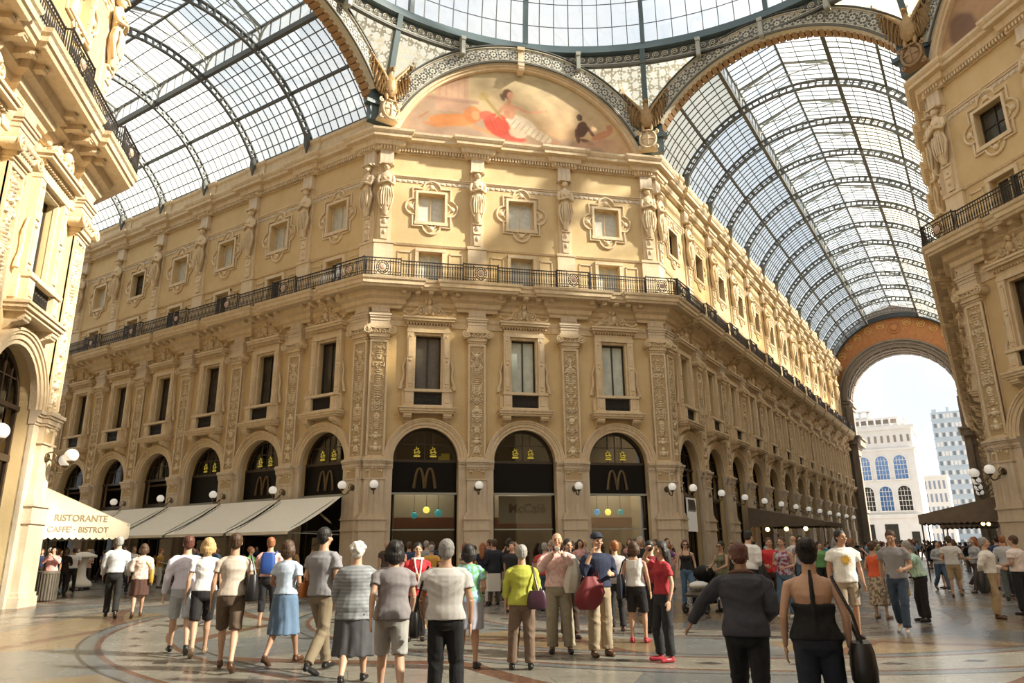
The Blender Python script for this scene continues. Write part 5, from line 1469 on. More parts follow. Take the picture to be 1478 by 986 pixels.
# shop counters and inner glow inside the three middle shops
counter = pmat('red_brown_counter', (.16,.045,.03), .35)
for i, (u, l) in enumerate(((-BC, 'red-brown counter beam inside the left arched shop front'), (0, 'dark counter inside the middle shop entrance'), (BC, 'red-brown counter beam inside the right arched shop front'))):
    p = FC.w(u, -2.2); t = empty('shop_counter', l, 'counter', (p.x, p.y, 0), 0)
    mb = MB(); mb.box(-1.9, 1.9, -.3, .3, 0, 1.1); mb.box(-2.0, 2.0, -.36, .36, 1.1, 1.16); link('counter', mb.mesh('counter', counter if i != 1 else darkwood), t)
    mb = MB(); mb.box(-2.2, 2.2, .0, .08, 3.05, 4.6, 0 if False else 1); mb.box(-2.2, 2.2, -.1, .1, 2.55, 3.05); mb.box(-2.2, -2.1, -.1, .1, 0, 2.6); mb.box(2.1, 2.2, -.1, .1, 0, 2.6); link('overhead_beam', mb.mesh('overhead_beam', [counter, pmat('shop_wall_cream', (.50,.45,.35), .8)]), t)
    L_ = bpy.data.lights.new('shop_light', 'AREA'); L_.energy = 90; L_.size = 2.0; L_.color = (1, .86, .66); lo = bpy.data.objects.new('shop_light', L_); COL.objects.link(lo)
    q = FC.w(u, -1.7, 5.3); lo.location = q
# the middle shop's grey script sign, slightly tilted letters on cream
sg = text_mesh('McCafé', .62, .02, pmat('sign_brown', (.10,.07,.05), .5), .012)
t = empty('shop_sign', 'dark script sign behind the glass of the middle shop entrance', 'sign', (.25, A+.62, 3.42), 0)
link('sign_letters', sg, t); mb = MB(); mb.box(-1.45, 1.35, .03, .09, -.72, .62); link('sign_board', mb.mesh('sign_board', pmat('sign_cream', (.46,.42,.34), .6)), t)
# yellow card box in the left arched window
t = empty('card_box', 'bright yellow box standing inside the left arched window', 'box', (-BC+1.05, A+.75, 5.75), 0)
mb = MB(); mb.box(-.2, .2, -.1, .1, 0, .36); link('box_front', mb.mesh('box_front', yellowbox), t); mb = MB(); mb.box(-.36, -.2, -.1, .1, 0, .22); link('box_step', mb.mesh('box_step', yellowbox), t)
# poster in the first right gallery shop
t = empty('shop_poster', 'white poster with dark branch drawing in the first right gallery shop', 'poster', FRL.w(D1+.5*BA+.2, -.1, 2.4), FRL.a)
mb = MB(); mb.box(-.75, .75, -.02, .02, -.1, 1.7); link('poster_sheet', mb.mesh('poster_sheet', pmat('poster_white', (.6,.58,.52), .6, emit=(1,.95,.85), es=.12)), t)
mb = MB()
for k in range(9): mb.tube([(-.55+.12*k, -.03, 1.6), (-.5+.13*k, -.03, 1.25-.05*(k % 3)), (-.62+.14*k, -.03, .95)], [.03, .045, .015], 5)
link('branch_drawing', mb.mesh('branch_drawing', shutter), t)

# ------------------------------------------------------------------ litter bin, pedestal, tables
def ground_px(x, y, z=0.0):
    C = Vector((-8.482, -17.713, 1.52)); f = 1047.956
    yaw, pit, rol = rad(12.465), rad(15.892), rad(-.57)
    F_ = Vector((sin(yaw)*cos(pit), cos(yaw)*cos(pit), sin(pit))); R_ = Vector((cos(yaw), -sin(yaw), 0)); U_ = R_.cross(F_)
    a = R_*cos(rol)+U_*sin(rol); b = -R_*sin(rol)+U_*cos(rol)
    d = F_+a*((x-739)/f)+b*((493-y)/f); return C+d*((z-C.z)/d.z)
p = ground_px(64, 868)
t = empty('litter_bin', 'dark ribbed litter bin at the foot of the left block corner', 'bin', p)
mb = MB(); mb.lathe([(.27, 0), (.3, .03), (.3, .84), (.33, .86), (.33, .93), (.27, .95), (.24, .9), (.22, .5)], n=24)
for k in range(24):
    a = 2*pi*k/24; mb.bar((.31*cos(a), .31*sin(a), .04), (.31*cos(a), .31*sin(a), .86), .03)
link('bin_body', mb.mesh('bin_body', shutter), t)
p = ground_px(114, 852)
t = empty('display_pedestal', 'cream round pedestal with bulbous foot left of the strolling couple', 'pedestal', p)
mb = MB(); mb.lathe([(.1, .1), (.42, .12), (.46, .2), (.4, .32), (.24, .45), (.17, .6), (.15, .95), (.17, 1.2), (.24, 1.28), (.3, 1.3)], n=20); link('pedestal_column', mb.mesh('pedestal_column', cream, smooth=True), t)
mb = MB(); mb.lathe([(.1, 1.3), (.48, 1.3), (.52, 1.34), (.5, 1.4), (.2, 1.52), (.05, 1.54)], n=20); link('pedestal_top', mb.mesh('pedestal_top', cream, smooth=True), t)
mb = MB()
for k in range(5): mb.ball((.34*cos(k*1.257), .34*sin(k*1.257), .06), .06, 8)
mb.lathe([(.3, .1), (.34, .12), (.1, .14)], n=12); link('castor_wheels', mb.mesh('castor_wheels', iron), t)
def cafe_table():
    mb = MB(); mb.lathe([(.3, 0), (.3, .02), (.04, .05), (.03, .7), (.05, .71)], n=14); base = mb.mesh('table_base', iron)
    mb = MB(); mb.lathe([(.05, .70), (.4, .70), (.42, .72), (.4, .74), (.05, .74)], n=20)
    mb.rings([[(r*(1+.05*sin(5*2*pi*q/20))*cos(2*pi*q/20), r*(1+.05*sin(5*2*pi*q/20))*sin(2*pi*q/20), z) for q in range(20)] for r, z in ((.43, .745), (.45, .6), (.47, .35))], 0, True, False)
    return base, mb.mesh('table_cloth', cream)
TB = cafe_table()
def cafe_chair():
    mb = MB()
    for x in (-.2, .2):
        mb.bar((x, -.2, 0), (x, -.18, .45), .03); mb.bar((x, .22, 0), (x, .2, .46), .03); mb.tube([(x, .2, .45), (x, .25, .88)], .016, 6)
    fr_ = mb.mesh('chair_frame', iron)
    mb = MB(); mb.box(-.23, .23, -.22, .22, .44, .48); st = mb.mesh('seat', darkwood)
    mb = MB(); mb.rings([[(-.22, .22+e, z), (.22, .22+e, z), (.22, .25+e, z), (-.22, .25+e, z)] for z, e in ((.6, 0), (.75, .02), (.9, .04))]); return fr_, st, mb.mesh('backrest', darkwood)
CH = cafe_chair()
tabs = []
for k in range(6):
    u = -(2.5+2.4*k); p = FLR.w(u, 2.2); tabs.append(p)
    t = empty('cafe_table', '%s cloth-covered cafe table under the cream awnings from the corner' % ordn[k], 'table', p, 0, 'cafe tables under the cream awnings')
    link('table_base', TB[0], t); link('table_cloth', TB[1], t)
    for q in (0, 1):
        a = FLR.a+(pi/2 if q else -pi/2); d = Vector((cos(FLR.a), sin(FLR.a), 0))*(.72 if q else -.72)
        c_ = empty('cafe_chair', 'dark cafe chair on the %s side of the %s cafe table' % ('near' if q else 'far', ordn[k]), 'chair', p+d, a+pi, 'cafe chairs under the cream awnings')
        c_.rotation_euler[2] = FLR.a+(-pi/2 if q else pi/2)+0
        link('chair_frame', CH[0], c_); link('seat', CH[1], c_); link('backrest', CH[2], c_)

# ------------------------------------------------------------------ pushchair
p = ground_px(1018, 884); cd = Vector((-8.482, -17.713, 0))-Vector((p.x, p.y, 0)); 
t = empty('pushchair', 'grey and white pushchair with black hood in front of the woman in khaki', 'pushchair', p, math.atan2(cd.y, cd.x)+pi/2-.5)
for sx in (-.28, .28):
    for y, r in ((-.42, .11), (.32, .15)):
        mb = MB(); mb.tube([(sx, y+r*cos(2*pi*q/16), r+.01+r*sin(2*pi*q/16)) for q in range(16)], .028, 6, loop=True); mb.lathe([(.03, -.03), (.05, 0), (.03, .03)], (sx, y, r+.01), 8, ax='x')
        for q in range(5): mb.bar((sx, y, r+.01), (sx, y+r*cos(q*1.257), r+.01+r*sin(q*1.257)), .012)
        link('wheel', mb.mesh('wheel', iron), t)
mb = MB()
for sx in (-.26, .26):
    mb.tube([(sx, -.42, .14), (sx, -.1, .45), (sx, .35, .85), (sx, .55, 1.04)], .016, 6); mb.tube([(sx, .32, .17), (sx, 0, .55), (sx, -.3, .62)], .016, 6)
mb.tube([(-.26, .55, 1.04), (0, .6, 1.06), (.26, .55, 1.04)], .02, 6); mb.bar((-.26, -.42, .14), (.26, -.42, .14), .02)
link('frame', mb.mesh('frame', paleiron), t)
mb = MB(); mb.rings([[(-.22, y, z), (.22, y, z), (.22, y+.05, z-.06), (-.22, y+.05, z-.06)] for y, z in ((-.5, .42), (-.35, .5), (.1, .5), (.28, .95))]); link('seat', mb.mesh('seat', shutter), t)
mb = MB(); mb.ball((0, .08, .88), .27, 14, sc=(.95, 1, .75)); link('hood', mb.mesh('hood', blackpanel, smooth=True), t)
mb = MB(); mb.ball((0, -.2, .62), .22, 12, sc=(1, 1.4, .45)); link('blanket', mb.mesh('blanket', white, smooth=True), t)
mb = MB(); mb.box(-.2, .2, -.2, .25, .2, .36); link('basket', mb.mesh('basket', blackpanel), t)
# ------------------------------------------------------------------ people
def remesh(mb, name, mat, vox, sm=4, post=None, dup_mat=None):
    me = bpy.data.meshes.new(name); me.from_pydata(mb.v, [], mb.f)
    import bmesh
    bm = bmesh.new(); bm.from_mesh(me); bmesh.ops.recalc_face_normals(bm, faces=bm.faces); bm.to_mesh(me); bm.free()
    o = bpy.data.objects.new('tmp', me); COL.objects.link(o)
    r = o.modifiers.new('r', 'REMESH'); r.mode = 'VOXEL'; r.voxel_size = vox
    s = o.modifiers.new('s', 'SMOOTH'); s.factor = .5; s.iterations = sm
    dg = bpy.context.evaluated_depsgraph_get(); dg.update()
    m2 = bpy.data.meshes.new_from_object(o.evaluated_get(dg)); bpy.data.objects.remove(o); bpy.data.meshes.remove(me)
    n = len(m2.vertices)
    if name in ('shirt', 'trousers', 'skirt', 'hair') and n:
        co_ = np.empty(n*3, np.float32); no_ = np.empty(n*3, np.float32); m2.vertices.foreach_get('co', co_); m2.vertices.foreach_get('normal', no_)
        co_ = co_.reshape(-1, 3); no_ = no_.reshape(-1, 3); x, y, z = co_.T; ph = (n % 97)*.13
        if name == 'hair': d = .0035*np.sin(70*np.arctan2(y, x)+6*np.sin(18*z+ph))*np.sin(30*z+3*x*9)+.003*np.sin(40*np.arctan2(y-.02, x)+ph)
        elif name == 'shirt':
            w1 = np.sin(38*z+14*x+3.0*np.sin(11*x+ph)+2.4*np.sin(9*z+7*y)); w2 = np.sin(27*z-22*x+2.5*np.sin(13*y+ph*2)+2.0*np.sin(8*x))
            env = .35+.65*np.clip(np.abs(x)/.2+np.clip(1.12-z, 0, .3)*2.5, 0, 1)
            d = (.0055*np.maximum(w1, -.3)+.0045*np.maximum(w2, -.3))*env
        else:
            a = np.arctan2(y, np.abs(x)-.09); kn = np.exp(-((z-.5)/.1)**2)+np.exp(-((z-.13)/.09)**2)+.5*np.exp(-((z-.86)/.06)**2)
            d = .0035*np.sin(3*a+5*np.sin(4*z+ph))+.006*kn*np.maximum(np.sin(55*z+2.5*np.sin(2*a+ph)+9*y), -.3)
            if name == 'skirt': d = .008*np.sin(9*np.arctan2(y, x)+1.2*np.sin(7*z+ph))*np.clip(1.0-z, 0, 1)*2
        co_ += no_*d[:, None].astype(np.float32); m2.vertices.foreach_set('co', co_.ravel()); m2.update()
    m2.name = name; m2.materials.clear(); m2.materials.append(mat)
    m2.polygons.foreach_set('use_smooth', [True]*len(m2.polygons))
    return m2
def ell_rings(mb, lv, n=18):
    mb.rings([[(cx+rx*cos(2*pi*q/n), cy+ry*sin(2*pi*q/n), z) for q in range(n)] for z, rx, ry, cx, cy in lv])
clothmats = {}
def cloth(col, kind='plain', col2=None):
    key = (tuple(col), kind, tuple(col2) if col2 else None)
    if key in clothmats: return clothmats[key]
    if kind == 'plain':
        m = pmat('cloth', col, .85, [min(1, c*1.12+.004) for c in col], 14, bump=.10, bs=12)
    else:
        m, nt, out = nodes('patterned_cloth'); L = nt.links.new
        b = N(nt, 'ShaderNodeBsdfPrincipled'); L(b.outputs[0], out.inputs[0]); b.inputs['Roughness'].default_value = .85
        tc = N(nt, 'ShaderNodeTexCoord'); 
        if kind == 'stripe':
            t = N(nt, 'ShaderNodeTexWave'); t.inputs['Scale'].default_value = 9; t.bands_direction = 'X'; fac = t.outputs['Fac']; L(tc.outputs['Object'], t.inputs['Vector'])
        elif kind == 'hstripe':
            t = N(nt, 'ShaderNodeTexWave'); t.inputs['Scale'].default_value = 7; t.bands_direction = 'Z'; fac = t.outputs['Fac']; L(tc.outputs['Object'], t.inputs['Vector'])
        else:
            t = N(nt, 'ShaderNodeTexNoise'); t.inputs['Scale'].default_value = 16; t.inputs['Detail'].default_value = 1; fac = t.outputs['Fac']; L(tc.outputs['Object'], t.inputs['Vector'])
        cr = N(nt, 'ShaderNodeValToRGB'); e = cr.color_ramp.elements; e[0].position = .47; e[1].position = .53; e[0].color = c4(col); e[1].color = c4(col2)
        L(fac, cr.inputs[0]); L(cr.outputs[0], b.inputs['Base Color'])
    clothmats[key] = m; return m
SKIN = [pmat('skin', c, .5, [x*.92 for x in c], 8) for c in ((.55,.33,.22), (.45,.25,.16), (.28,.15,.09), (.60,.38,.27))]
HAIR = {k: pmat('hair_'+k, c, .55, [x*1.5 for x in c], 30) for k, c in dict(black=(.012,.009,.008), brown=(.06,.03,.015), grey=(.25,.24,.23), white=(.62,.60,.55), red=(.22,.08,.03), blond=(.42,.27,.12), darkred=(.09,.03,.02)).items()}
SHOE = {k: pmat('shoe_'+k, c, .4) for k, c in dict(black=(.012,.011,.011), brown=(.08,.035,.015), white=(.6,.58,.54), red=(.4,.03,.05), tan=(.3,.2,.12)).items()}
eyem = pmat('eye_dark', (.02,.015,.012), .2); lipm = pmat('lips', (.42,.15,.12), .4); glassm = pmat('sunglasses', (.01,.01,.01), .08)
ARM = {   # elbow, wrist, palm normal(ish) for the +x side
 'down': ((.25,.03,1.13), (.27,-.04,.885)), 'swingf': ((.25,-.04,1.14), (.25,-.2,.93)), 'swingb': ((.25,.13,1.16), (.27,.2,.93)),
 'bent': ((.25,.03,1.13), (.15,-.24,1.08)), 'hold': ((.26,.02,1.14), (.10,-.24,1.16)), 'photo': ((.26,-.14,1.22), (.07,-.30,1.45)),
 'raise': ((.33,-.12,1.50), (.13,-.16,1.64)), 'out': ((.36,-.05,1.22), (.50,-.12,1.02)), 'hip': ((.34,.08,1.18), (.19,-.02,1.02)), 'push': ((.25,-.10,1.16), (.18,-.36,1.07)),
 'phone': ((.27,-.06,1.18), (.17,-.13,1.44)), 'reach': ((.30,-.2,1.28), (.22,-.45,1.18)), 'back': ((.27,.10,1.17), (.08,.17,.98)), 'table': ((.27,-.12,1.16), (.15,-.36,1.10)), 'strap': ((.26,-.03,1.16), (.16,-.14,1.34))}
LEG = {'stand': ((.10,-.01,.49), (.11,.01,.085)), 'wide': ((.13,-.01,.49), (.16,.0,.085)), 'front': ((.09,-.17,.50), (.09,-.26,.10)), 'rear': ((.09,.05,.49), (.09,.30,.15)), 'relax': ((.12,-.07,.49), (.13,-.03,.085)), 'sit': ((.12,-.44,.52), (.12,-.46,.085))}
def figure(sp, vox=.012, name='person'):
    """returns dict part -> mesh, local coords, faces -y, 1.75 m tall"""
    fem = sp.get('fem', False); wd = sp.get('wd', 1.0)
    aL, aR = sp.get('arms', ('down', 'down')); lL, lR = sp.get('legs', ('stand', 'relax'))
    lean = sp.get('lean', 0); turn = sp.get('turn', 0); tip = sp.get('tip', 0); sit = lL == 'sit'
    dz = -.40 if sit else 0
    def warp(mb):
        for i, (x, y, z) in enumerate(mb.v):
            if z > 1.47 and (turn or tip):
                f = min(1, (z-1.47)/.07)
                if tip:
                    a = tip*f; y2 = y*cos(a)-(z-1.5)*sin(a); z2 = 1.5+y*sin(a)+(z-1.5)*cos(a); y, z = y2, z2
                a = turn*f; x, y = x*cos(a)-y*sin(a), x*sin(a)+y*cos(a)
            if lean and z > .86:
                f = min(1, (z-.86)/.2); a = lean*f; y, z = y*cos(a)-(z-.93)*sin(a), .93+y*sin(a)+(z-.93)*cos(a)
            mb.v[i] = (x, y, z)
    if fem: tor = [(.82,.10,.09),(.88,.155,.115),(.94,.175,.122),(1.0,.165,.115),(1.08,.135,.10),(1.14,.125,.095),(1.22,.138,.102),(1.30,.15,.112),(1.36,.152,.10),(1.405,.130,.085),(1.44,.092,.07),(1.47,.06,.055)]
    else: tor = [(.82,.11,.10),(.88,.155,.115),(.94,.165,.118),(1.0,.16,.115),(1.08,.143,.105),(1.16,.146,.108),(1.25,.163,.118),(1.33,.178,.122),(1.385,.170,.110),(1.42,.145,.092),(1.45,.105,.074),(1.475,.07,.062),(1.495,.058,.056)]
    sh = .175 if fem else .195
    def arm_pts(s_, key):
        e, w = ARM[key]; k = .93 if fem else 1
        return Vector((s_*sh*wd**.5, .0, 1.385)), Vector((s_*e[0]*k*wd**.5, e[1], e[2])), Vector((s_*w[0]*k, w[1], w[2]))
    def leg_pts(s_, key):
        k, a = LEG[key]; return Vector((s_*.09, 0, .90)), Vector((s_*k[0], k[1], k[2]+(.43 if sit else 0))), Vector((s_*a[0], a[1], a[2]+(.43 if sit else 0)))
    out = {}
    # ---------- body
    mb = MB()
    ell_rings(mb, [(z, a*.96*wd, b*.96*wd, 0, .0 if z < 1.3 else .01) for z, a, b in tor])
    mb.tube([(0, .015, 1.44), (0, .005, 1.58)], [.062, .055], 12)
    mb.ball((0, .012, 1.662), .098, 16, sc=(.80, 1.0, .93)); mb.ball((0, -.028, 1.615), .075, 14, sc=(.84, .86, 1.12)); mb.ball((0, -.062, 1.555), .032, 10, sc=(1.1, .9, .8))
    mb.ball((0, -.083, 1.668), .03, 8, sc=(1.7, .6, .5))
    mb.tube([(0, -.092, 1.65), (0, -.118, 1.608), (0, -.098, 1.598)], [.009, .016, .012], 8)
    for s_ in (-1, 1):
        mb.ball((s_*.078, .012, 1.625), .026, 8, sc=(.4, .8, 1.25)); mb.ball((s_*.045, -.07, 1.61), .025, 8)
    mb.ball((0, -.09, 1.573), .018, 8, sc=(1.4, .6, .5))
    if fem:
        for s_ in (-1, 1): mb.ball((s_*.068, -.085, 1.285), .062, 10, sc=(1, .9, 1))
    for s_, key in ((1, aL), (-1, aR)):
        S0, E_, Wr = arm_pts(s_, key); k = .85 if fem else 1
        mb.tube([S0+Vector((-s_*.10, .005, .04)), S0+Vector((0, 0, -.012)), S0.lerp(E_, .35), S0.lerp(E_, .8), E_], [.036*k, .056*k, .049*k, .041*k, .040*k], 10)
        mb.tube([E_, E_.lerp(Wr, .25), E_.lerp(Wr, .7), Wr], [.041*k, .043*k, .032*k, .026*k], 10)
        f = (Wr-E_).normalized(); n_ = Vector((-s_, -.15, 0)); n_ = (n_-f*n_.dot(f)).normalized()
        if n_.length < .1: n_ = Vector((0, -1, 0))
        w_ = f.cross(n_).normalized()
        if w_.dot(Vector((0, -1, .2))) < 0: w_ = -w_
        hk = .92 if fem else 1
        mb.tube([Wr-f*.01, Wr+f*.02, Wr+f*.055, Wr+f*.09], [.024, .033*hk, .041*hk, .036*hk], 10, flat=.48) if abs(w_.dot(Vector((1,0,0)))) < 0 else None
        R_ = Matrix((w_, n_, f)).transposed()
        mb.ball(Wr+f*.05, .052*hk, 12, sc=(.80, .30, 1.02), rot=R_)
        for q in range(4):
            o_ = w_*(.031-.0205*q)*hk; L0 = (.068, .076, .072, .056)[q]*hk; b0 = Wr+f*.088+o_
            c1 = .3 if key in ('down', 'swingf', 'swingb', 'out') else .75
            k1 = b0+(f*cos(c1*.5)+n_*sin(c1*.5))*L0*.5; k2 = k1+(f*cos(c1*1.4)+n_*sin(c1*1.4))*L0*.5
            mb.tube([b0-f*.02, b0, k1, k2], [.010, .0105, .0095, .0075], 8)
        tb = Wr+f*.03+w_*.036*hk
        mb.tube([Wr+f*.015+w_*.02, tb, tb+(f*.7+w_*.6+n_*.3).normalized()*.035, tb+(f*.9+w_*.25+n_*.4).normalized()*.062], [.016, .014, .012, .009], 8)
        if s_ == 1: out['handL'] = Wr+f*.09
        else: out['handR'] = Wr+f*.09
    foot = []
    for s_, key in ((1, lL), (-1, lR)):
        H, K, An = leg_pts(s_, key); k = .95*wd
        mb.tube([H, H.lerp(K, .3), H.lerp(K, .85), K], [.086*k, .082*k, .058*k, .054*k], 12)
        mb.tube([K, K.lerp(An, .28)+Vector((0, .012, 0)), K.lerp(An, .7), An], [.053*k, .054*k, .036*k, .032], 12)
        drop = .0 if key != 'rear' else -.09
        toe = An+Vector((s_*.02, -.17, -.055+drop)); heel = An+Vector((0, .04, -.05))
        foot.append((An, toe, heel))
        mb.tube([heel, An+Vector((0, -.02, -.04)), An.lerp(toe, .6)+Vector((0, 0, -.008)), toe], [.03, .038, .036, .022], 10)
    warp(mb)
    out['body'] = remesh(mb, 'body', SKIN[sp.get('skin', 0)], vox*.82, 3)
    # ---------- top
    top = sp.get('top', 'short'); tc_ = sp.get('topmat'); hem = sp.get('hem', .92)
    if top:
        g = sp.get('loose', .018); mb = MB()
        zt = {'strapless': 1.33, 'tank': 1.42, 'halter': 1.23}.get(top, 1.475)
        lv = [(hem, (tor[2][1]+g)*wd, (tor[2][2]+g)*wd)]+[(z, (a+g*(1 if z < 1.42 else .5))*wd, (b+g*(1 if z < 1.42 else .5))*wd) for z, a, b in tor if hem+.02 < z < zt]
        if zt > 1.45: lv = [q for q in lv if q[0] < 1.452]+[(1.468, .084*wd**.5, .072)]
        else: lv.append((zt, lv[-1][1]*.98, lv[-1][2]*.98))
        ell_rings(mb, [(z, a, b, 0, .005) for z, a, b in lv])
        if fem:
            for s_ in (-1, 1): mb.ball((s_*.068, -.092, 1.285), .068, 10)
        if top in ('long', 'short', 'threeq'):
            for s_, key in ((1, aL), (-1, aR)):
                S0, E_, Wr = arm_pts(s_, key); k = (.85 if fem else 1)
                p = [S0+Vector((-s_*.10, .005, .048)), S0+Vector((-s_*.045, 0, .018)), S0+Vector((s_*.004, 0, -.02)), S0.lerp(E_, .55)]; r = [.036*k+g*.2, .054*k+g*.3, .060*k+g*.5, .054*k+g*.7]
                if top != 'short': p += [E_, E_.lerp(Wr, .5)]; r += [.05*k+g*.5, .045*k+g*.4]
                if top == 'long': p += [E_.lerp(Wr, .95)]; r += [.036*k+g*.3]
                mb.tube(p, r, 12)
        if top == 'tank' or top == 'strapless':
            for s_ in (-1, 1): mb.tube([(s_*.10, -.085 if top == 'tank' else -.1, 1.32), (s_*.105, -.03, 1.455), (s_*.10, .06, 1.44), (s_*.09, .10, 1.32)], .022 if top == 'tank' else .012, 8)
        if top == 'halter':
            mb.tube([(0, .105, 1.0), (0, .118, 1.2), (0, .112, 1.36), (0, .066, 1.47), (0, .058, 1.5)], [.05, .045, .04, .035, .03], 10, flat=.45); [mb.tube([(s_*.06, -.12, 1.2), (s_*.07, -.11, 1.38), (s_*.05, -.05, 1.49), (0, .058, 1.50)], [.05, .04, .016, .014], 8) for s_ in (-1, 1)]
        if sp.get('collar'): mb.tube([(.075*cos(2*pi*q/14), .005+.07*sin(2*pi*q/14), 1.475+.01*sin(2*pi*q/14)) for q in range(14)], .016, 6, loop=True)
        warp(mb); out['top'] = remesh(mb, 'shirt', tc_, vox, 3)
    # ---------- bottom
    bot = sp.get('bottom', 'trousers'); bm_ = sp.get('botmat'); mb = MB(); g = .012
    if bot in ('trousers', 'shorts', 'capri'):
        lv = [(z, (a+g)*wd, (b+g)*wd, 0, .0) for z, a, b in tor if z < 1.06]; ell_rings(mb, lv)
        for s_, key in ((1, lL), (-1, lR)):
            H, K, An = leg_pts(s_, key); lw = sp.get('legw', .016)
            if bot == 'shorts': mb.tube([H, H.lerp(K, .4), H.lerp(K, .92)], [.096*wd, .094*wd, .082*wd], 12)
            else:
                e = .5 if bot == 'capri' else .97
                mb.tube([H, H.lerp(K, .35), K, K.lerp(An, .35), K.lerp(An, e)], [.096*wd, .09*wd, .060*wd+lw, .056*wd+lw, .042*wd+lw*1.4], 12)
    else:
        hz = sp.get('skhem', .50); fl = sp.get('flare', .03)
        lv = [(1.04, (tor[4][1]+.015)*wd, (tor[4][2]+.015)*wd, 0, 0), (.94, (tor[2][1]+.02)*wd, (tor[2][2]+.02)*wd, 0, 0), (.86, (tor[2][1]+.03)*wd, (tor[2][2]+.03)*wd, 0, 0), (hz, (tor[2][1]+.01+fl)*wd, (tor[2][2]+.03+fl)*wd, 0, -.01 if lL != 'front' else -.03)]
        n = 30; mb.rings([[(cx+rx*(1+.05*sin(7*2*pi*q/n)*(1.04-z))*cos(2*pi*q/n), cy+ry*(1+.1*sin(7*2*pi*q/n)*(1.04-z))*sin(2*pi*q/n), z) for q in range(n)] for z, rx, ry, cx, cy in lv])
    warp(mb); out['bottom'] = remesh(mb, 'trousers' if bot != 'skirt' else 'skirt', bm_, vox, 3); out['botname'] = {'trousers': 'trousers', 'shorts': 'shorts', 'capri': 'trousers', 'skirt': 'skirt'}[bot]
    # ---------- hair
    hs = sp.get('hair', 'short'); hm = HAIR[sp.get('haircol', 'brown')]; mb = MB()
    mb.ball((0, .022, 1.678), .104, 16, sc=(.84, .98, .92)); mb.ball((0, .05, 1.63), .085, 12, sc=(.95, .75, 1.0))
    for s_ in (-1, 1): mb.ball((s_*.066, .01, 1.665), .04, 8, sc=(.6, 1.2, 1.0))
    if hs in ('bob', 'long'):
        mb.ball((0, .055, 1.60), .1, 12, sc=(1.0, .65, 1.2))
        for s_ in (-1, 1): mb.tube([(s_*.075, .015, 1.68), (s_*.09, .02, 1.6), (s_*.085, .02, 1.53)], [.03, .034, .03], 8)
    if hs == 'long': mb.tube([(0, .075, 1.64), (0, .095, 1.5), (0, .115, 1.36), (0, .12, 1.28)], [.08, .085, .075, .03], 12, flat=1.0)
    if hs == 'bun': mb.ball((0, .10, 1.71), .06, 10)
    if hs == 'curly':
        r_ = random.Random(3)
        for q in range(26):
            a, b = r_.uniform(0, 2*pi), r_.uniform(-.3, 1.4); mb.ball((.09*cos(a)*cos(b), .035+.09*sin(a)*cos(b) if sin(a) > -.3 else .02, 1.665+.085*sin(b)), .035, 7)
    if hs != 'bald': warp(mb); out['hair'] = remesh(mb, 'hair', hm, vox*.9, 2)
    if sp.get('cap'):
        mb = MB(); mb.ball((0, .012, 1.705), .112, 16, sc=(.86, 1.0, .72)); mb.ball((0, -.10, 1.70), .075, 12, sc=(1, .95, .16)); warp(mb); out['cap'] = remesh(mb, 'cap', sp['cap'], vox*.9, 2)
    # ---------- shoes
    for k_, (An, toe, heel) in enumerate(foot):
        mb = MB()
        mb.tube([heel+Vector((0, .008, -.004)), An+Vector((0, -.02, -.046)), An.lerp(toe, .6)+Vector((0, 0, -.012)), toe+Vector((0, -.012, -.002))], [.034, .043, .043, .03], 12, flat=.9)
        if sp.get('shoe') != 'low': mb.tube([An+Vector((0, .005, -.03)), An+Vector((0, .005, .015))], [.042, .038], 10)
        warp(mb); out['shoe%d' % k_] = remesh(mb, 'shoe', SHOE[sp.get('shoecol', 'black')], vox*.85, 2)
    mb = MB()
    for s_ in (-1, 1): mb.ball((s_*.031, -.0905, 1.637), .0115, 8, sc=(1.3, .6, .7))
    if sp.get('glasses'):
        for s_ in (-1, 1): mb.ball((s_*.036, -.098, 1.637), .028, 10, sc=(1, .3, .8)); mb.bar((s_*.06, -.09, 1.645), (s_*.085, .0, 1.645), .007)
        mb.bar((-.02, -.103, 1.645), (.02, -.103, 1.645), .007)
    warp(mb); out['eyes'] = mb.mesh('sunglasses' if sp.get('glasses') else 'eyes', glassm if sp.get('glasses') else eyem, smooth=True)
    mb = MB(); mb.ball((0, -.099, 1.573), .016, 8, sc=(1.5, .5, .45)); warp(mb); out['lips'] = mb.mesh('mouth', lipm, smooth=True)
    if sp.get('scarf'):
        mb = MB(); mb.tube([(.1*cos(2*pi*q/16), .0+.085*sin(2*pi*q/16), 1.465) for q in range(16)], .028, 6, loop=True)
        for s_ in (-1, 1): mb.tube([(s_*.07, -.08, 1.46), (s_*.05, -.14, 1.3), (s_*.01+.02, -.155, 1.12), (s_*.015+.02, -.15, .92)], [.03, .03, .028, .03], 8, flat=.6)
        warp(mb); out['scarf'] = remesh(mb, 'scarf', sp['scarf'], vox, 1)
    if sp.get('emblem'):
        mb = MB(); mb.lathe([(.055, -.003), (.055, .003), (.01, .004)], (0, -.148, 1.27), 16, ax='y')
        for q in range(12): mb.bar((.06*cos(q*pi/6), -.15, 1.27+.06*sin(q*pi/6)), (.085*cos(q*pi/6), -.148, 1.27+.085*sin(q*pi/6)), .014)
        warp(mb); out['emblem'] = mb.mesh('sun_print', sp['emblem'])
    out['dz'] = dz
    return out
CAMXY = Vector((-8.482, -17.713, 0))
def yaw_for(p, phi):
    d = CAMXY-Vector((p[0], p[1], 0)); return math.atan2(d.y, d.x)+pi/2+rad(phi)
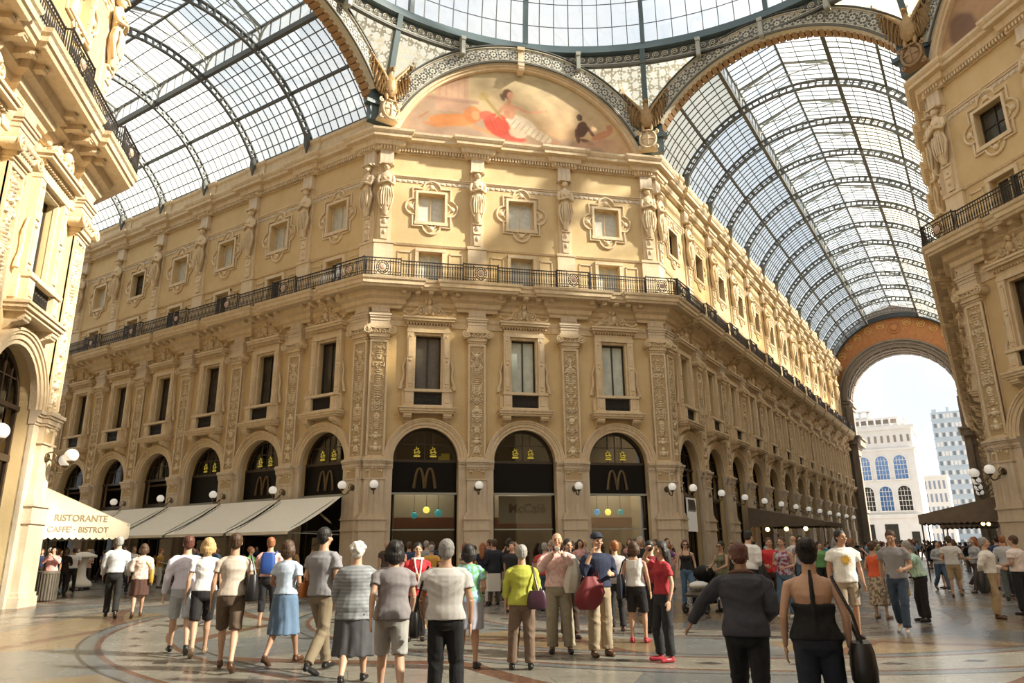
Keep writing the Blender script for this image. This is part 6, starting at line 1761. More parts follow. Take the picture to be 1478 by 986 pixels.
def place(fig, p, h, phi, label, group=None, mats=None, yaw=None):
    s = h/1.75; t = empty('person', label, 'person', (p[0], p[1], 0), yaw if yaw is not None else yaw_for(p, phi), group)
    for key, nm in (('body', 'body'), ('top', 'shirt'), ('bottom', fig['botname']), ('hair', 'hair'), ('cap', 'cap'), ('shoe0', 'shoe'), ('shoe1', 'shoe'), ('eyes', 'eyes'), ('lips', 'mouth'), ('scarf', 'scarf'), ('emblem', 'sun_print')):
        me = fig.get(key)
        if me is None: continue
        o = link(me.name.split('.')[0] if key == 'eyes' else nm, me, t, (0, 0, fig['dz']*s)); o.scale = (s, s, s)
        if mats and key in mats:
            o.material_slots[0].link = 'OBJECT'; o.material_slots[0].material = mats[key]
    return t
def local_w(t, h, q):
    s = h/1.75; a = t.rotation_euler[2]; x, y, z = [c*s for c in q]
    return Vector((t.location.x+x*cos(a)-y*sin(a), t.location.y+x*sin(a)+y*cos(a), z))
def bag(t, h, c, size, mat, label, strap=None, kind='handbag', shape='bag', side=None):
    if side is None: side = abs(c[0]) > .2 and abs(c[1]) < .15 and shape == 'bag'
    if side: size = (size[1], size[0], size[2])
    """c: local centre (1.75 m body frame)"""
    s = h/1.75; p = local_w(t, h, c); b = empty(kind, label, 'bag', p, t.rotation_euler[2])
    w, d, hh = [q*s for q in size]; mb = MB()
    if shape == 'bag':
        n = 20; lv = [(-hh/2, .80), (-hh/2+.02, .96), (-hh*.1, 1.0), (hh*.3, .90), (hh*.5, .72)]
        mb.rings([[(w/2*k*math.copysign(abs(cos(2*pi*q/n))**.6, cos(2*pi*q/n)), d/2*k*math.copysign(abs(sin(2*pi*q/n))**.6, sin(2*pi*q/n)), z) for q in range(n)] for z, k in lv])
    elif shape == 'coat':
        r_ = random.Random(5); n = 22
        mb.rings([[(w/2*k*(1+.10*sin(3*2*pi*q/n+z*7))*cos(2*pi*q/n)+sh_, d/2*k*(1+.16*sin(5*2*pi*q/n+z*5))*sin(2*pi*q/n), z) for q in range(n)] for z, k, sh_ in ((-hh/2, .55, -.06), (-hh*.3, .95, -.03), (0, 1.0, 0), (hh*.3, .72, .01), (hh*.5, .4, .0))])
    else: mb.box(-w/2, w/2, -d/2, d/2, -hh/2, hh/2)
    link('bag_body' if shape != 'coat' else 'garment_folds', smooth_by_angle(mb.mesh('bag_body', mat), 50), b)
    if strap:
        mb = MB(); a = -t.rotation_euler[2]; pts = []
        for q in strap:
            v = local_w(t, h, q)-p; pts.append((v.x*cos(a)-v.y*sin(a), v.x*sin(a)+v.y*cos(a), v.z))
        mb.tube(pts, .012*s*1.2, 6); link('strap', mb.mesh('strap', mat), b)
    return b
C_ = cloth
Wt = (.72,.71,.70)
SP = [  # px, feet y, height, phi, spec, label
 (158,893,1.87,180,dict(top='long',topmat=C_((.50,.52,.56)),bottom='trousers',botmat=C_((.010,.009,.009)),hair='short',haircol='grey',arms=('swingf','down'),legs=('front','rear'),hem=.98,collar=1,loose=.03),'man in grey long-sleeved shirt and black trousers walking away, beside woman in floral blouse'),
 (196,892,1.70,180,dict(fem=1,top='threeq',topmat=C_((.62,.42,.36),'floral',(.75,.66,.58)),bottom='skirt',botmat=C_((.08,.035,.025)),skhem=.52,hair='bob',haircol='brown',arms=('bent','down'),legs=('rear','front'),hem=.90,loose=.03,shoecol='brown'),'woman in floral blouse and brown skirt walking away with mustard shoulder bag'),
 (255,945,1.75,185,dict(top='long',topmat=C_((.66,.64,.74)),bottom='shorts',botmat=C_((.42,.44,.47)),hair='short',haircol='darkred',arms=('down','bent'),legs=('front','rear'),hem=.95,skin=0),'man in lilac-white shirt and pale grey shorts walking away'),
 (285,948,1.71,180,dict(fem=1,top='short',topmat=C_((.66,.65,.66)),bottom='shorts',botmat=C_((.015,.013,.014)),hair='bob',haircol='blond',arms=('down','swingb'),legs=('rear','front'),hem=.96,shoecol='tan'),'woman in white T-shirt and black shorts with windblown hair'),
 (324,970,1.74,175,dict(fem=1,top='short',topmat=C_((.55,.47,.40)),bottom='shorts',botmat=C_((.11,.075,.05)),hair='short',haircol='brown',arms=('down','strap'),legs=('front','rear'),hem=.95,shoecol='brown'),'woman in beige T-shirt and brown shorts striding with dark shoulder bag'),
 (357,868,1.63,60,dict(fem=1,top='long',topmat=C_((.16,.42,.10)),bottom='trousers',botmat=C_((.03,.03,.04)),hair='curly',haircol='red',arms=('bent','bent'),hem=.92),'woman in bright green jacket with curly ginger hair facing right'),
 (382,905,1.78,170,dict(top='short',topmat=C_((.62,.36,.34)),bottom='capri',botmat=C_((.012,.012,.016)),hair='short',haircol='red',arms=('strap','down'),legs=('stand','relax'),hem=.98,shoecol='tan'),'person in pink shirt and black cropped trousers carrying a blue backpack'),
 (405,960,1.65,150,dict(fem=1,top='short',topmat=C_((.50,.60,.74)),bottom='skirt',botmat=C_((.13,.21,.33)),skhem=.42,flare=.05,hair='bob',haircol='brown',arms=('bent','bent'),legs=('rear','front'),hem=.98,shoecol='brown',skin=1),'woman in pale blue top and slate blue skirt'),
 (458,972,1.80,140,dict(top='short',topmat=C_((.24,.235,.25)),bottom='trousers',botmat=C_((.20,.155,.10)),hair='short',haircol='black',arms=('bent','down'),legs=('front','rear'),hem=.92,loose=.035),'tall man in dark grey shirt and khaki trousers left of white-haired woman'),
 (508,990,1.60,170,dict(fem=1,wd=1.25,top='threeq',topmat=C_((.20,.215,.23),'hstripe',(.26,.275,.29)),bottom='skirt',botmat=C_((.055,.055,.06)),skhem=.36,flare=.03,hair='curly',haircol='white',arms=('down','bent'),legs=('rear','front'),hem=.80,loose=.04,shoecol='black'),'white-haired woman in long grey dress walking away with orange bag'),
 (562,1018,1.60,185,dict(fem=1,wd=1.08,top='short',topmat=C_((.23,.21,.22)),bottom='shorts',botmat=C_((.36,.35,.33)),hair='bob',haircol='black',arms=('swingb','swingf'),legs=('front','rear'),hem=.90,loose=.03,shoecol='tan'),'woman in grey T-shirt and pale shorts with dark bobbed hair'),
 (600,925,1.62,5,dict(fem=1,wd=1.05,top='long',topmat=C_((.50,.02,.03)),bottom='trousers',botmat=C_((.010,.010,.012)),hair='short',haircol='black',arms=('bent','hold'),legs=('stand','relax'),hem=.80,loose=.03,scarf=C_((.68,.62,.58))),'woman in red jacket with long white scarf facing the viewer'),
 (641,1030,1.60,178,dict(wd=1.12,top='short',topmat=C_((.60,.58,.57)),bottom='trousers',botmat=C_((.008,.008,.010)),hair='short',haircol='grey',arms=('swingf','down'),legs=('stand','relax'),hem=.93,loose=.03),'grey-haired person in white T-shirt and black trousers, seen from behind'),
 (676,965,1.57,165,dict(fem=1,wd=1.12,top='short',topmat=C_((.20,.50,.22),'floral',(.35,.55,.75)),bottom='skirt',botmat=C_((.30,.30,.36)),skhem=.55,flare=.02,hair='bob',haircol='black',arms=('bent','bent'),legs=('relax','stand'),hem=.92,skin=1),'dark-haired person in green and blue patterned T-shirt beside the white T-shirt'),
 (755,967,1.55,180,dict(fem=1,wd=1.12,top='threeq',topmat=C_((.42,.44,.06)),bottom='trousers',botmat=C_((.15,.10,.07)),hair='short',haircol='grey',arms=('down','bent'),legs=('wide','stand'),hem=.90,loose=.02,legw=.02),'grey-haired woman in yellow-green cardigan and brown trousers, back turned'),
 (808,943,1.74,0,dict(wd=1.08,top='long',topmat=C_((.66,.40,.38),'floral',(.72,.55,.50)),bottom='trousers',botmat=C_((.27,.235,.17)),hair='bald',haircol='grey',arms=('photo','photo'),legs=('wide','stand'),hem=.95,loose=.03,legw=.03,tip=-.05,collar=1),'man in pink checked shirt holding a camera up to his face'),
 (868,947,1.72,25,dict(wd=1.05,top='threeq',topmat=C_((.010,.016,.045)),bottom='trousers',botmat=C_((.27,.21,.14)),hair='short',haircol='grey',cap=C_((.015,.02,.035)),arms=('hold','phone'),legs=('stand','relax'),hem=.97,loose=.03,legw=.03,shoecol='brown'),'man in navy shirt and dark baseball cap with khaki trousers'),
 (892,912,1.63,195,dict(top='long',topmat=C_((.33,.31,.32)),bottom='trousers',botmat=C_((.012,.011,.012)),hair='short',haircol='red',arms=('down','down'),hem=.92,loose=.03,shoecol='brown'),'red-haired person in grey blouse and black trousers behind the capped man'),
 (922,928,1.60,165,dict(fem=1,top='tank',topmat=C_((.68,.67,.66)),bottom='shorts',botmat=C_((.012,.011,.013)),hair='bob',haircol='brown',arms=('down','down'),legs=('stand','relax'),hem=.97,shoecol='red'),'woman in white sleeveless top and black shorts wearing red shoes'),
 (963,955,1.58,-60,dict(fem=1,wd=1.05,top='short',topmat=C_((.32,.02,.03)),bottom='trousers',botmat=C_((.010,.010,.013)),hair='long',haircol='black',arms=('down','raise'),legs=('stand','relax'),hem=.97,legw=.02,shoecol='red'),'woman in crimson top and black trousers raising a hand to her face'),
 (946,915,1.62,150,dict(top='short',topmat=C_((.20,.02,.03)),bottom='trousers',botmat=C_((.012,.012,.014)),hair='short',haircol='black',arms=('phone','down'),hem=.95),'person in dark red shirt half hidden behind woman in crimson top'),
 (995,876,1.68,8,dict(fem=1,top='strapless',topmat=C_((.010,.010,.012)),bottom='trousers',botmat=C_((.07,.13,.22)),hair='long',haircol='darkred',arms=('down','down'),legs=('front','stand'),hem=.95,glasses=1,skin=3),'woman in black strapless top, jeans and sunglasses walking forward'),
 (1048,884,1.62,-40,dict(fem=1,top='tank',topmat=C_((.14,.14,.08)),bottom='trousers',botmat=C_((.62,.60,.58)),hair='short',haircol='black',arms=('push','push'),legs=('stand','relax'),hem=.82,glasses=1,skin=1),'woman in khaki tank top, white trousers and sunglasses pushing a pushchair'),
 (1085,892,1.86,150,dict(wd=1.15,top='long',topmat=C_((.68,.67,.66)),bottom='trousers',botmat=C_((.035,.03,.03)),hair='short',haircol='black',arms=('back','bent'),legs=('wide','stand'),hem=.95,lean=.25,loose=.045),'big man in loose white shirt bending forward, jacket over his arm'),
 (1139,892,1.70,-25,dict(fem=1,top='tank',topmat=C_((.30,.06,.12),'floral',(.45,.42,.50)),bottom='trousers',botmat=C_((.09,.16,.25)),hair='short',haircol='brown',arms=('bent','hold'),legs=('stand','relax'),hem=.92,shoecol='white',skin=0),'woman in purple floral tank top and blue jeans'),
 (1120,884,1.70,10,dict(top='short',topmat=C_((.52,.03,.04)),bottom='trousers',botmat=C_((.05,.03,.03)),hair='short',haircol='brown',arms=('down','bent'),hem=.92),'man in red T-shirt just behind the woman in the purple floral top'),
 (1164,864,1.80,5,dict(fem=1,top='short',topmat=C_((.28,.22,.27),'hstripe',(.36,.30,.34)),bottom='trousers',botmat=C_((.06,.10,.16)),hair='bob',haircol='black',arms=('hip','down'),legs=('wide','stand'),hem=.93,shoecol='white'),'woman in mauve striped T-shirt and jeans facing forward'),
 (1092,1075,1.56,180,dict(wd=1.1,top='long',topmat=C_((.035,.036,.048)),bottom='trousers',botmat=C_((.008,.008,.010)),hair='short',haircol='darkred',scarf=C_((.10,.045,.03)),arms=('out','bent'),legs=('front','rear'),hem=.90,lean=.30,loose=.03,skin=2),'stooping person in charcoal jacket with left arm swung out, near the bottom edge'),
 (1200,1105,1.56,182,dict(fem=1,wd=1.12,top='halter',topmat=C_((.006,.006,.007)),bottom='trousers',botmat=C_((.012,.016,.028)),hair='bun',haircol='black',arms=('down','down'),legs=('stand','relax'),hem=.95,skin=0),'woman in black open-backed halter top with dark hair up, nearest at bottom right'),
 (1232,922,1.76,15,dict(top='short',topmat=C_((.74,.73,.70)),bottom='shorts',botmat=C_((.33,.27,.20)),hair='short',haircol='black',arms=('down','down'),legs=('stand','relax'),hem=.90,loose=.035,turn=.5,emblem=pmat('sun_print', (.75,.45,.05), .7),skin=1),'man in white T-shirt with yellow sun print, head turned right'),
 (1273,893,1.57,150,dict(fem=1,top='tank',topmat=C_((.68,.11,.04)),bottom='skirt',botmat=C_((.20,.14,.10),'floral',(.48,.40,.28)),skhem=.30,flare=.05,hair='short',haircol='brown',arms=('bent','down'),legs=('stand','relax'),hem=.94,shoecol='tan'),'woman in orange top and long floral skirt'),
 (1306,914,1.76,-8,dict(top='short',topmat=C_((.25,.245,.255)),bottom='trousers',botmat=C_((.035,.055,.09)),hair='short',haircol='brown',arms=('bent','swingb'),legs=('front','rear'),hem=.92,tip=.28,shoecol='white'),'man in grey T-shirt and dark jeans walking forward looking down'),
 (1338,898,1.60,-75,dict(wd=1.1,top='short',topmat=C_((.30,.62,.48),'stripe',(.62,.72,.66)),bottom='trousers',botmat=C_((.014,.010,.012)),hair='short',haircol='grey',arms=('reach','bent'),legs=('stand','relax'),hem=.97,lean=.28,loose=.03,legw=.02),'man in mint striped shirt leaning left with a yellow carrier bag'),
 (1383,863,1.74,175,dict(wd=1.05,top='short',topmat=C_((.55,.53,.51)),bottom='shorts',botmat=C_((.36,.26,.15)),hair='short',haircol='brown',arms=('bent','bent'),legs=('stand','front'),hem=.93,loose=.03,shoecol='brown'),'man in off-white T-shirt and tan shorts walking away at the right'),
 (1440,893,1.64,80,dict(wd=1.1,top='long',topmat=C_((.72,.68,.63)),bottom='trousers',botmat=C_((.36,.26,.15)),hair='short',haircol='grey',arms=('bent','back'),legs=('stand','relax'),hem=.97,loose=.035,legw=.025,shoecol='brown'),'grey-haired man in white shirt and beige trousers looking right'),
 (1482,888,1.68,-120,dict(wd=1.1,top='short',topmat=C_((.70,.60,.56)),bottom='trousers',botmat=C_((.010,.010,.014)),hair='short',haircol='brown',arms=('bent','back'),hem=.95,loose=.03),'person in pale pink shirt and black trousers cut by the right edge'),
 (1463,868,1.72,170,dict(top='long',topmat=C_((.42,.42,.44)),bottom='trousers',botmat=C_((.08,.10,.10)),hair='short',haircol='red',arms=('down','bent'),hem=.93),'person in light grey shirt behind the grey-haired man at the right'),
 (1412,850,1.66,120,dict(top='short',topmat=C_((.50,.50,.52)),bottom='trousers',botmat=C_((.015,.014,.016)),hair='short',haircol='black',arms=('reach','bent'),legs=('front','rear'),hem=.95,lean=.2,shoecol='white'),'person in grey-white T-shirt and black trousers leaning forward under the brown canopy'),
 (697,874,1.66,170,dict(fem=1,top='short',topmat=C_((.012,.014,.035)),bottom='trousers',botmat=C_((.66,.62,.54)),hair='long',haircol='red',arms=('down','bent'),hem=.95,legw=.02),'woman in navy top and white trousers with long auburn hair'),
 (713,874,1.76,200,dict(top='long',topmat=C_((.012,.014,.025)),bottom='trousers',botmat=C_((.10,.08,.06)),hair='short',haircol='brown',arms=('bent','down'),hem=.84,loose=.03),'man in dark suit jacket beside the woman in white trousers'),
 (671,862,1.70,40,dict(fem=1,top='short',topmat=C_((.66,.62,.56)),bottom='trousers',botmat=C_((.03,.03,.03)),hair='bob',haircol='red',arms=('down','bent'),hem=.92),'ginger-haired woman in white top in front of the left shop pillar'),
 (744,862,1.72,10,dict(top='short',topmat=C_((.60,.56,.50)),bottom='trousers',botmat=C_((.20,.18,.15)),hair='bald',haircol='grey',arms=('bent','bent'),hem=.92),'bald man in off-white T-shirt before the middle shop entrance'),
 (824,922,1.66,20,dict(top='long',topmat=C_((.03,.022,.02)),bottom='trousers',botmat=C_((.05,.03,.02)),hair='short',haircol='black',arms=('down','bent'),hem=.92),'dark-haired person in brown jacket half hidden behind the man with the camera'),
 (784,880,1.62,185,dict(fem=1,top='short',topmat=C_((.35,.04,.05)),bottom='trousers',botmat=C_((.03,.02,.02)),hair='long',haircol='black',arms=('down','bent'),hem=.92),'woman with long black hair and dark red top behind the man with the camera'),
 (86,862,1.68,20,dict(fem=1,top='long',topmat=C_((.05,.03,.02)),bottom='trousers',botmat=C_((.02,.018,.018)),hair='long',haircol='brown',arms=('hold','down'),hem=.88),'woman in dark brown clothes beside the litter bin'),
 (99,856,1.70,175,dict(top='short',topmat=C_((.74,.72,.68)),bottom='trousers',botmat=C_((.015,.013,.013)),hair='short',haircol='brown',arms=('bent','bent'),hem=.95,loose=.03),'waiter in white shirt and black trousers under the marquee'),
 (121,850,1.64,15,dict(fem=1,top='short',topmat=C_((.66,.42,.36)),bottom='trousers',botmat=C_((.03,.02,.02)),hair='long',haircol='blond',arms=('hold','hold'),hem=.92),'blond woman in pink top behind the cream pedestal'),
 (186,858,1.72,10,dict(top='short',topmat=C_((.66,.64,.62)),bottom='trousers',botmat=C_((.02,.02,.025)),hair='short',haircol='brown',arms=('bent','down'),hem=.95,scarf=None),'waiter in white shirt facing the viewer, behind the strolling couple'),
]
BUILT = {}
for i, (px, fy, h, phi, sp, lab) in enumerate(SP):
    p = ground_px(px, fy); d = (p-Vector((-8.482, -17.713, 0))).length
    vox = .0095 if d < 8 else (.011 if d < 14 else .014)
    fig = figure(sp, vox); BUILT[i] = (place(fig, p, h, phi, lab), h, fig)
def B(i): return BUILT[i][0], BUILT[i][1]
def idx(word): return next(i for i, s in enumerate(SP) if word in s[5])
blk = pmat('black_leather', (.012,.011,.012), .4); must = pmat('mustard_leather', (.50,.30,.04), .5); plum = pmat('plum_leather', (.05,.018,.035), .4); crim = pmat('crimson_nylon', (.15,.008,.012), .6)
orng = pmat('orange_leather', (.42,.14,.03), .5); yelb = pmat('yellow_plastic_bag', (.75,.58,.02), .4); whb = pmat('white_paper_bag', (.72,.69,.62), .6); blub = pmat('blue_nylon', (.02,.07,.30), .6); nav = pmat('navy_leather', (.015,.02,.035), .35); camb = pmat('camera_body', (.03,.03,.03), .3)
t, h = B(idx('floral blouse and brown')); bag(t, h, (-.24, .02, .98), (.26, .10, .34), must, 'mustard shoulder bag on the strolling woman in the brown skirt', [(-.24, .02, 1.12), (-.1, .13, 1.3), (.12, .03, 1.49), (-.05, -.13, 1.3), (-.24, -.03, 1.1)])
t, h = B(idx('beige T-shirt')); bag(t, h, (-.27, .06, 1.05), (.34, .14, .34), blk, 'dark slouchy shoulder bag on the woman in the beige T-shirt', [(-.3, .1, 1.2), (-.22, .06, 1.47), (-.25, -.06, 1.2)])
t, h = B(idx('blue backpack')); bag(t, h, (0, .20, 1.25), (.30, .16, .42), blub, 'blue backpack worn by the person in the pink shirt', [(-.12, .12, 1.42), (-.14, .0, 1.48), (-.14, -.13, 1.35), (-.14, -.1, 1.15), (-.12, .12, 1.08)], kind='backpack')
t, h = B(idx('white-haired woman')); bag(t, h, (.27, .0, .98), (.24, .10, .18), orng, 'small orange bag at the hip of the white-haired woman', [(.27, .04, 1.06), (.22, .05, 1.3), (.2, .0, 1.47), (.24, -.05, 1.25), (.27, -.04, 1.06)])
t, h = B(idx('white T-shirt and black trousers, seen')); bag(t, h, (.33, .0, .88), (.30, .12, .26), blk, 'black shoulder bag on the grey-haired person in the white T-shirt', [(.33, .03, 1.0), (.26, .06, 1.3), (.2, .0, 1.47), (.27, -.06, 1.25), (.33, -.03, 1.0)])
t, h = B(idx('yellow-green')); bag(t, h, (-.22, .20, .98), (.30, .13, .26), plum, 'plum shoulder bag on the woman in the yellow-green cardigan', [(-.24, .18, 1.1), (-.19, .13, 1.3), (-.16, .02, 1.49), (-.2, -.1, 1.3), (-.3, .1, 1.08)])
t, h = B(idx('pink checked')); b = BUILT[idx('pink checked')][2]; c = (b['handL']+b['handR'])/2
k_ = empty('camera_compact', 'small dark camera held up by the man in the pink checked shirt', 'camera', local_w(t, h, tuple(c)), t.rotation_euler[2])
mb = MB(); mb.box(-.06, .06, -.02, .02, -.035, .035); link('camera_case', mb.mesh('camera_case', camb), k_); mb = MB(); mb.lathe([(.03, .0), (.03, .05), (.024, .052)], (0, -.015, 0), 14, ax='y'); link('lens', mb.mesh('lens', paleiron), k_)
bag(t, h, (.24, -.17, 1.12), (.26, .22, .50), C_((.55,.52,.46)), 'cream sweater draped over the arm of the man with the camera', kind='folded_sweater', shape='coat')['category'] = 'garment'
bag(t, h, (.36, .04, 1.0), (.26, .14, .28), blk, 'dark bag behind the elbow of the man with the camera', [(.36, .06, 1.1), (.26, .1, 1.35), (.18, .02, 1.49)])
t, h = B(idx('navy shirt')); bag(t, h, (-.22, -.2, .90), (.46, .2, .46), crim, 'big crimson bag hanging in front of the capped man', [(-.2, -.18, 1.1), (-.12, -.24, 1.22), (-.1, -.2, 1.1)], shape='coat')
t, h = B(idx('white sleeveless')); bag(t, h, (.26, .06, .97), (.32, .12, .42), nav, 'tall dark blue tote on the woman in the white sleeveless top', [(.28, .1, 1.15), (.2, .08, 1.40), (.16, .0, 1.46), (.24, -.05, 1.15)], kind='tote_bag')
t, h = B(idx('mint striped')); bag(t, h, (.25, -.38, .78), (.32, .10, .44), yelb, 'yellow carrier bag held by the man in the mint striped shirt', [(.25, -.38, .98), (.22, -.42, 1.08), (.27, -.36, .98)], kind='carrier_bag')
t, h = B(idx('beige trousers looking')); bag(t, h, (-.12, .12, .82), (.30, .26, .56), blk, 'black jacket hanging from the hand of the grey-haired man in beige trousers', kind='folded_jacket', shape='coat')['category'] = 'garment'
t, h = B(idx('loose white shirt')); bag(t, h, (-.15, -.22, .95), (.34, .26, .5), blk, 'dark jacket over the arm of the big bending man', kind='folded_jacket', shape='coat')['category'] = 'garment'
t, h = B(idx('dark suit')); bag(t, h, (.12, .3, .62), (.36, .14, .46), whb, 'white paper shopping bag beside the man in the dark suit', kind='paper_bag', shape='box')
t, h = B(idx('halter')); bag(t, h, (-.33, .05, .78), (.40, .2, .32), blk, 'large black bag at the side of the woman in the halter top', [(-.33, .16, .92), (-.29, .12, 1.15), (-.17, .04, 1.44), (-.24, -.08, 1.2), (-.33, -.06, .92)], kind='holdall')
# ---- the crowd
rc = random.Random(21)
pal_top = [((.70,.69,.67), 'white'), ((.012,.012,.016), 'black'), ((.30,.31,.33), 'grey'), ((.03,.05,.13), 'navy'), ((.45,.05,.05), 'red'), ((.55,.30,.30), 'pink'), ((.25,.40,.60), 'light blue'), ((.12,.28,.10), 'green'), ((.50,.42,.30), 'beige'), ((.55,.30,.06), 'orange'), ((.16,.07,.22), 'purple'), ((.08,.05,.04), 'brown'), ((.03,.25,.30), 'teal')]
pal_bot = [((.012,.012,.015), 'black trousers'), ((.05,.09,.16), 'jeans'), ((.26,.21,.14), 'khaki trousers'), ((.06,.04,.03), 'brown trousers'), ((.50,.48,.44), 'pale trousers')]
arche = []
for k in range(12):
    fem = k % 2
    sp = dict(fem=fem, wd=rc.uniform(.95, 1.12), top=('short', 'long', 'short', 'tank' if fem else 'short')[k % 4], topmat=C_(Wt), bottom=('trousers', 'trousers', 'shorts', 'trousers', 'trousers', 'skirt')[k % 6], botmat=C_((.012,.012,.015)),
              hair=('short', 'long', 'short', 'bob', 'bald', 'bob', 'short', 'bun')[k % 8], haircol='brown', arms=[('down', 'bent'), ('bent', 'bent'), ('swingf', 'swingb'), ('phone', 'down'), ('hip', 'down'), ('photo', 'photo')][k % 6], legs=[('stand', 'relax'), ('front', 'rear'), ('wide', 'stand')][k % 3], loose=.025)
    arche.append((figure(sp, .018), sp))
seat_arch = []
for k in range(3):
    sp = dict(fem=k % 2, top=('long', 'short', 'short')[k], topmat=C_(Wt), bottom='trousers', botmat=C_((.012,.012,.015)), hair=('short', 'long', 'bald')[k], haircol='brown', arms=('table', 'table'), legs=('sit', 'sit'))
    seat_arch.append((figure(sp, .018), sp))
hk = list(HAIR)
def crowd_person(p, phi, place_txt, group, arch=None, dark=0.0, h=None, where=None, yaw=None):
    fig, sp = arch or arche[rc.randrange(12)]
    tc, tn = rc.choice(pal_top); bc, bn = rc.choice(pal_bot); hc = rc.choice(['black', 'brown', 'brown', 'grey', 'blond', 'red', 'black'])
    if rc.random() < dark: tc, tn = rc.choice([pal_top[1], pal_top[3], pal_top[11], pal_top[2]])
    jit = rc.uniform(.85, 1.1); tcj = tuple(round(min(.8, c*jit), 3) for c in tc)
    if fig['botname'] == 'skirt': bn = bn.split()[0].replace('jeans', 'denim')+' skirt'
    if fig['botname'] == 'shorts': bn = bn.split()[0].replace('jeans', 'denim')+' shorts'
    lab = '%s-haired person in %s %s, %s, %s' % (hc, tn, {'short': 'T-shirt', 'long': 'shirt', 'tank': 'vest'}[sp['top']], bn, place_txt)
    if fig.get('hair') is None: lab = lab.replace(hc+'-haired', 'bald')
    t = place(fig, p, h or rc.uniform(1.58, 1.82), phi, lab, group, dict(top=cloth(tcj), bottom=cloth(bc), hair=HAIR[hc], body=SKIN[rc.choice([0, 0, 0, 1, 3, 2])]), yaw=yaw)
    return t
taken = [(BUILT[i][0].location.x, BUILT[i][0].location.y) for i in BUILT]
def free(p, r=.5): return all((p[0]-a)**2+(p[1]-b)**2 > r*r for a, b in taken)
def scatter(n, fn, txt, group, dark=0, phis=None, maxtry=4000):
    k = 0; tr = 0
    while k < n and tr < maxtry:
        tr += 1; p = fn()
        if not free(p): continue
        taken.append((p[0], p[1])); crowd_person(p, rc.choice(phis) if phis else rc.uniform(0, 360), txt(p) if callable(txt) else txt, group, dark=dark); k += 1
# before the middle block shops
def f1(): 
    x = rc.uniform(545, 975); return ground_px(x, rc.uniform(851, 868))
def t1(p):
    u = p.x
    return 'before the '+('left corner pillar' if u < -6.6 else 'left arched shop' if u < -3.4 else 'pillar left of the entrance' if u < -1.8 else 'middle shop entrance' if u < 1.6 else 'pillar right of the entrance' if u < 3.4 else 'right arched shop' if u < 6.6 else 'right corner pillar')
scatter(26, f1, t1, 'people before the shops of the middle block', .3)
scatter(7, lambda: ground_px(rc.uniform(560, 960), rc.uniform(870, 884)), 'in the crowd before the middle block', 'people before the shops of the middle block', .3)
# left gallery
def f2():
    u = -rc.uniform(1, 24); v = rc.uniform(3.7, 8); return FLR.w(u, v)
scatter(24, f2, lambda p: 'left gallery by the '+('near' if (p-Vector((-S, A, 0))).length < 10 else 'farther')+' awnings', 'people in the left gallery', .4)
# right gallery, a dense crowd to the end arch
def f3():
    u = 2+60*rc.random()**1.1; v = rc.uniform(1.0, 13.2); return FRL.w(u, v)
scatter(85, f3, lambda p: 'right gallery '+('near mouth' if (p-Vector((S, A, 0))).length < 16 else 'halfway along' if (p-Vector((S, A, 0))).length < 36 else 'near end arch'), 'people in the right gallery', .6)
# octagon right side
scatter(14, lambda: ground_px(rc.uniform(1000, 1470), rc.uniform(846, 862)), 'at the mouth of the right gallery', 'people at the mouth of the right gallery', .4)
# under the marquee
for k in range(5):
    p = FLL.w(1.6+.9*k, 1.6+.5*(k % 3)); taken.append((p.x, p.y)); crowd_person(p, rc.uniform(0, 360), 'under the cream marquee at the left', 'people under the cream marquee', dark=.5)
# seated guests at the cafe tables
for k, p in enumerate(tabs):
    for q in (0, 1):
        d = Vector((cos(FLR.a), sin(FLR.a), 0))*(.62 if q else -.62)
        yw = FLR.a+(-pi/2 if q else pi/2)
        crowd_person(p+d, 0, 'seated on %s side of %s cafe table' % ('near' if q else 'far', ordn[k]), 'guests seated under the cream awnings', arch=seat_arch[(k+q) % 3], h=1.72, yaw=yw)
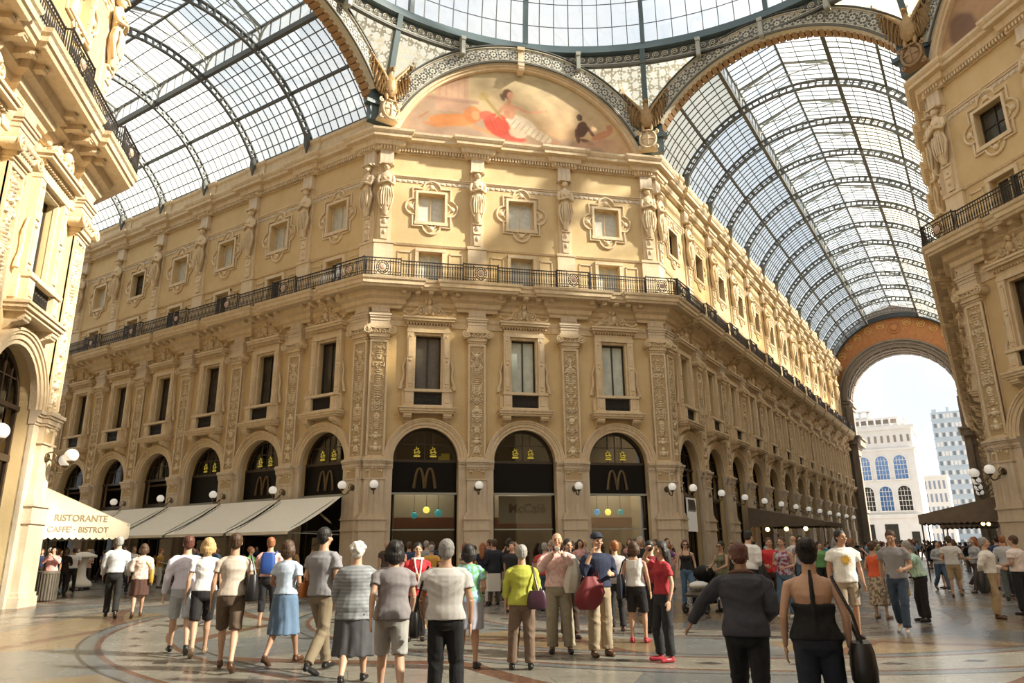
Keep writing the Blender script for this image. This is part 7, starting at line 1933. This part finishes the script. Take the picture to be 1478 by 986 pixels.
# ------------------------------------------------------------------ camera, sky, sun
cam = bpy.data.cameras.new('camera'); co = bpy.data.objects.new('camera', cam); COL.objects.link(co)
yaw, pit, rol = rad(12.465), rad(15.892), rad(-.57)
F = Vector((sin(yaw)*cos(pit), cos(yaw)*cos(pit), sin(pit))); Rv = Vector((cos(yaw), -sin(yaw), 0)); U = Rv.cross(F)
R2v = Rv*cos(rol)+U*sin(rol); U2 = -Rv*sin(rol)+U*cos(rol)
co.matrix_world = Matrix(((R2v.x, U2.x, -F.x, -8.482), (R2v.y, U2.y, -F.y, -17.713), (R2v.z, U2.z, -F.z, 1.52), (0, 0, 0, 1)))
cam.sensor_width = 36; cam.lens = 36*1047.956/1478; cam.clip_end = 1000; cam.clip_start = .05
SC.camera = co
w = bpy.data.worlds.new('sky'); SC.world = w; w.use_nodes = True; nt = w.node_tree; nt.nodes.clear()
out = nt.nodes.new('ShaderNodeOutputWorld'); bg = nt.nodes.new('ShaderNodeBackground'); nt.links.new(bg.outputs[0], out.inputs[0])
tc = nt.nodes.new('ShaderNodeTexCoord'); no = nt.nodes.new('ShaderNodeTexNoise'); no.inputs['Scale'].default_value = 2.6; no.inputs['Detail'].default_value = 7; no.inputs['Roughness'].default_value = .6
nt.links.new(tc.outputs['Generated'], no.inputs['Vector'])
cr = nt.nodes.new('ShaderNodeValToRGB'); e = cr.color_ramp.elements; e[0].position = .38; e[0].color = (.84,.91,.98,1); e[1].position = .56; e[1].color = (1,.985,.96,1)
nt.links.new(no.outputs['Fac'], cr.inputs[0]); nt.links.new(cr.outputs[0], bg.inputs[0]); bg.inputs[1].default_value = SKY
sun = bpy.data.lights.new('sun', 'SUN'); sun.energy = SUN; sun.angle = rad(2.5); sun.color = (1, .88, .70)
so = bpy.data.objects.new('sun', sun); COL.objects.link(so)
sd = Vector((.78, -.40, .57)); so.rotation_euler = sd.to_track_quat('Z', 'Y').to_euler()
vs_ = SC.view_settings; vs_.view_transform = 'Standard'; vs_.look = 'None'; vs_.gamma = 1; vs_.exposure = EXPO
SC.display_settings.display_device = 'sRGB'
try: vs_.use_curve_mapping = False
except Exception: pass
c = SC.cycles
c.max_bounces = 7; c.diffuse_bounces = 4; c.glossy_bounces = 3; c.transmission_bounces = 4; c.transparent_max_bounces = 16
c.use_denoising = True; c.sample_clamp_indirect = 8; c.caustics_reflective = False; c.caustics_refractive = False
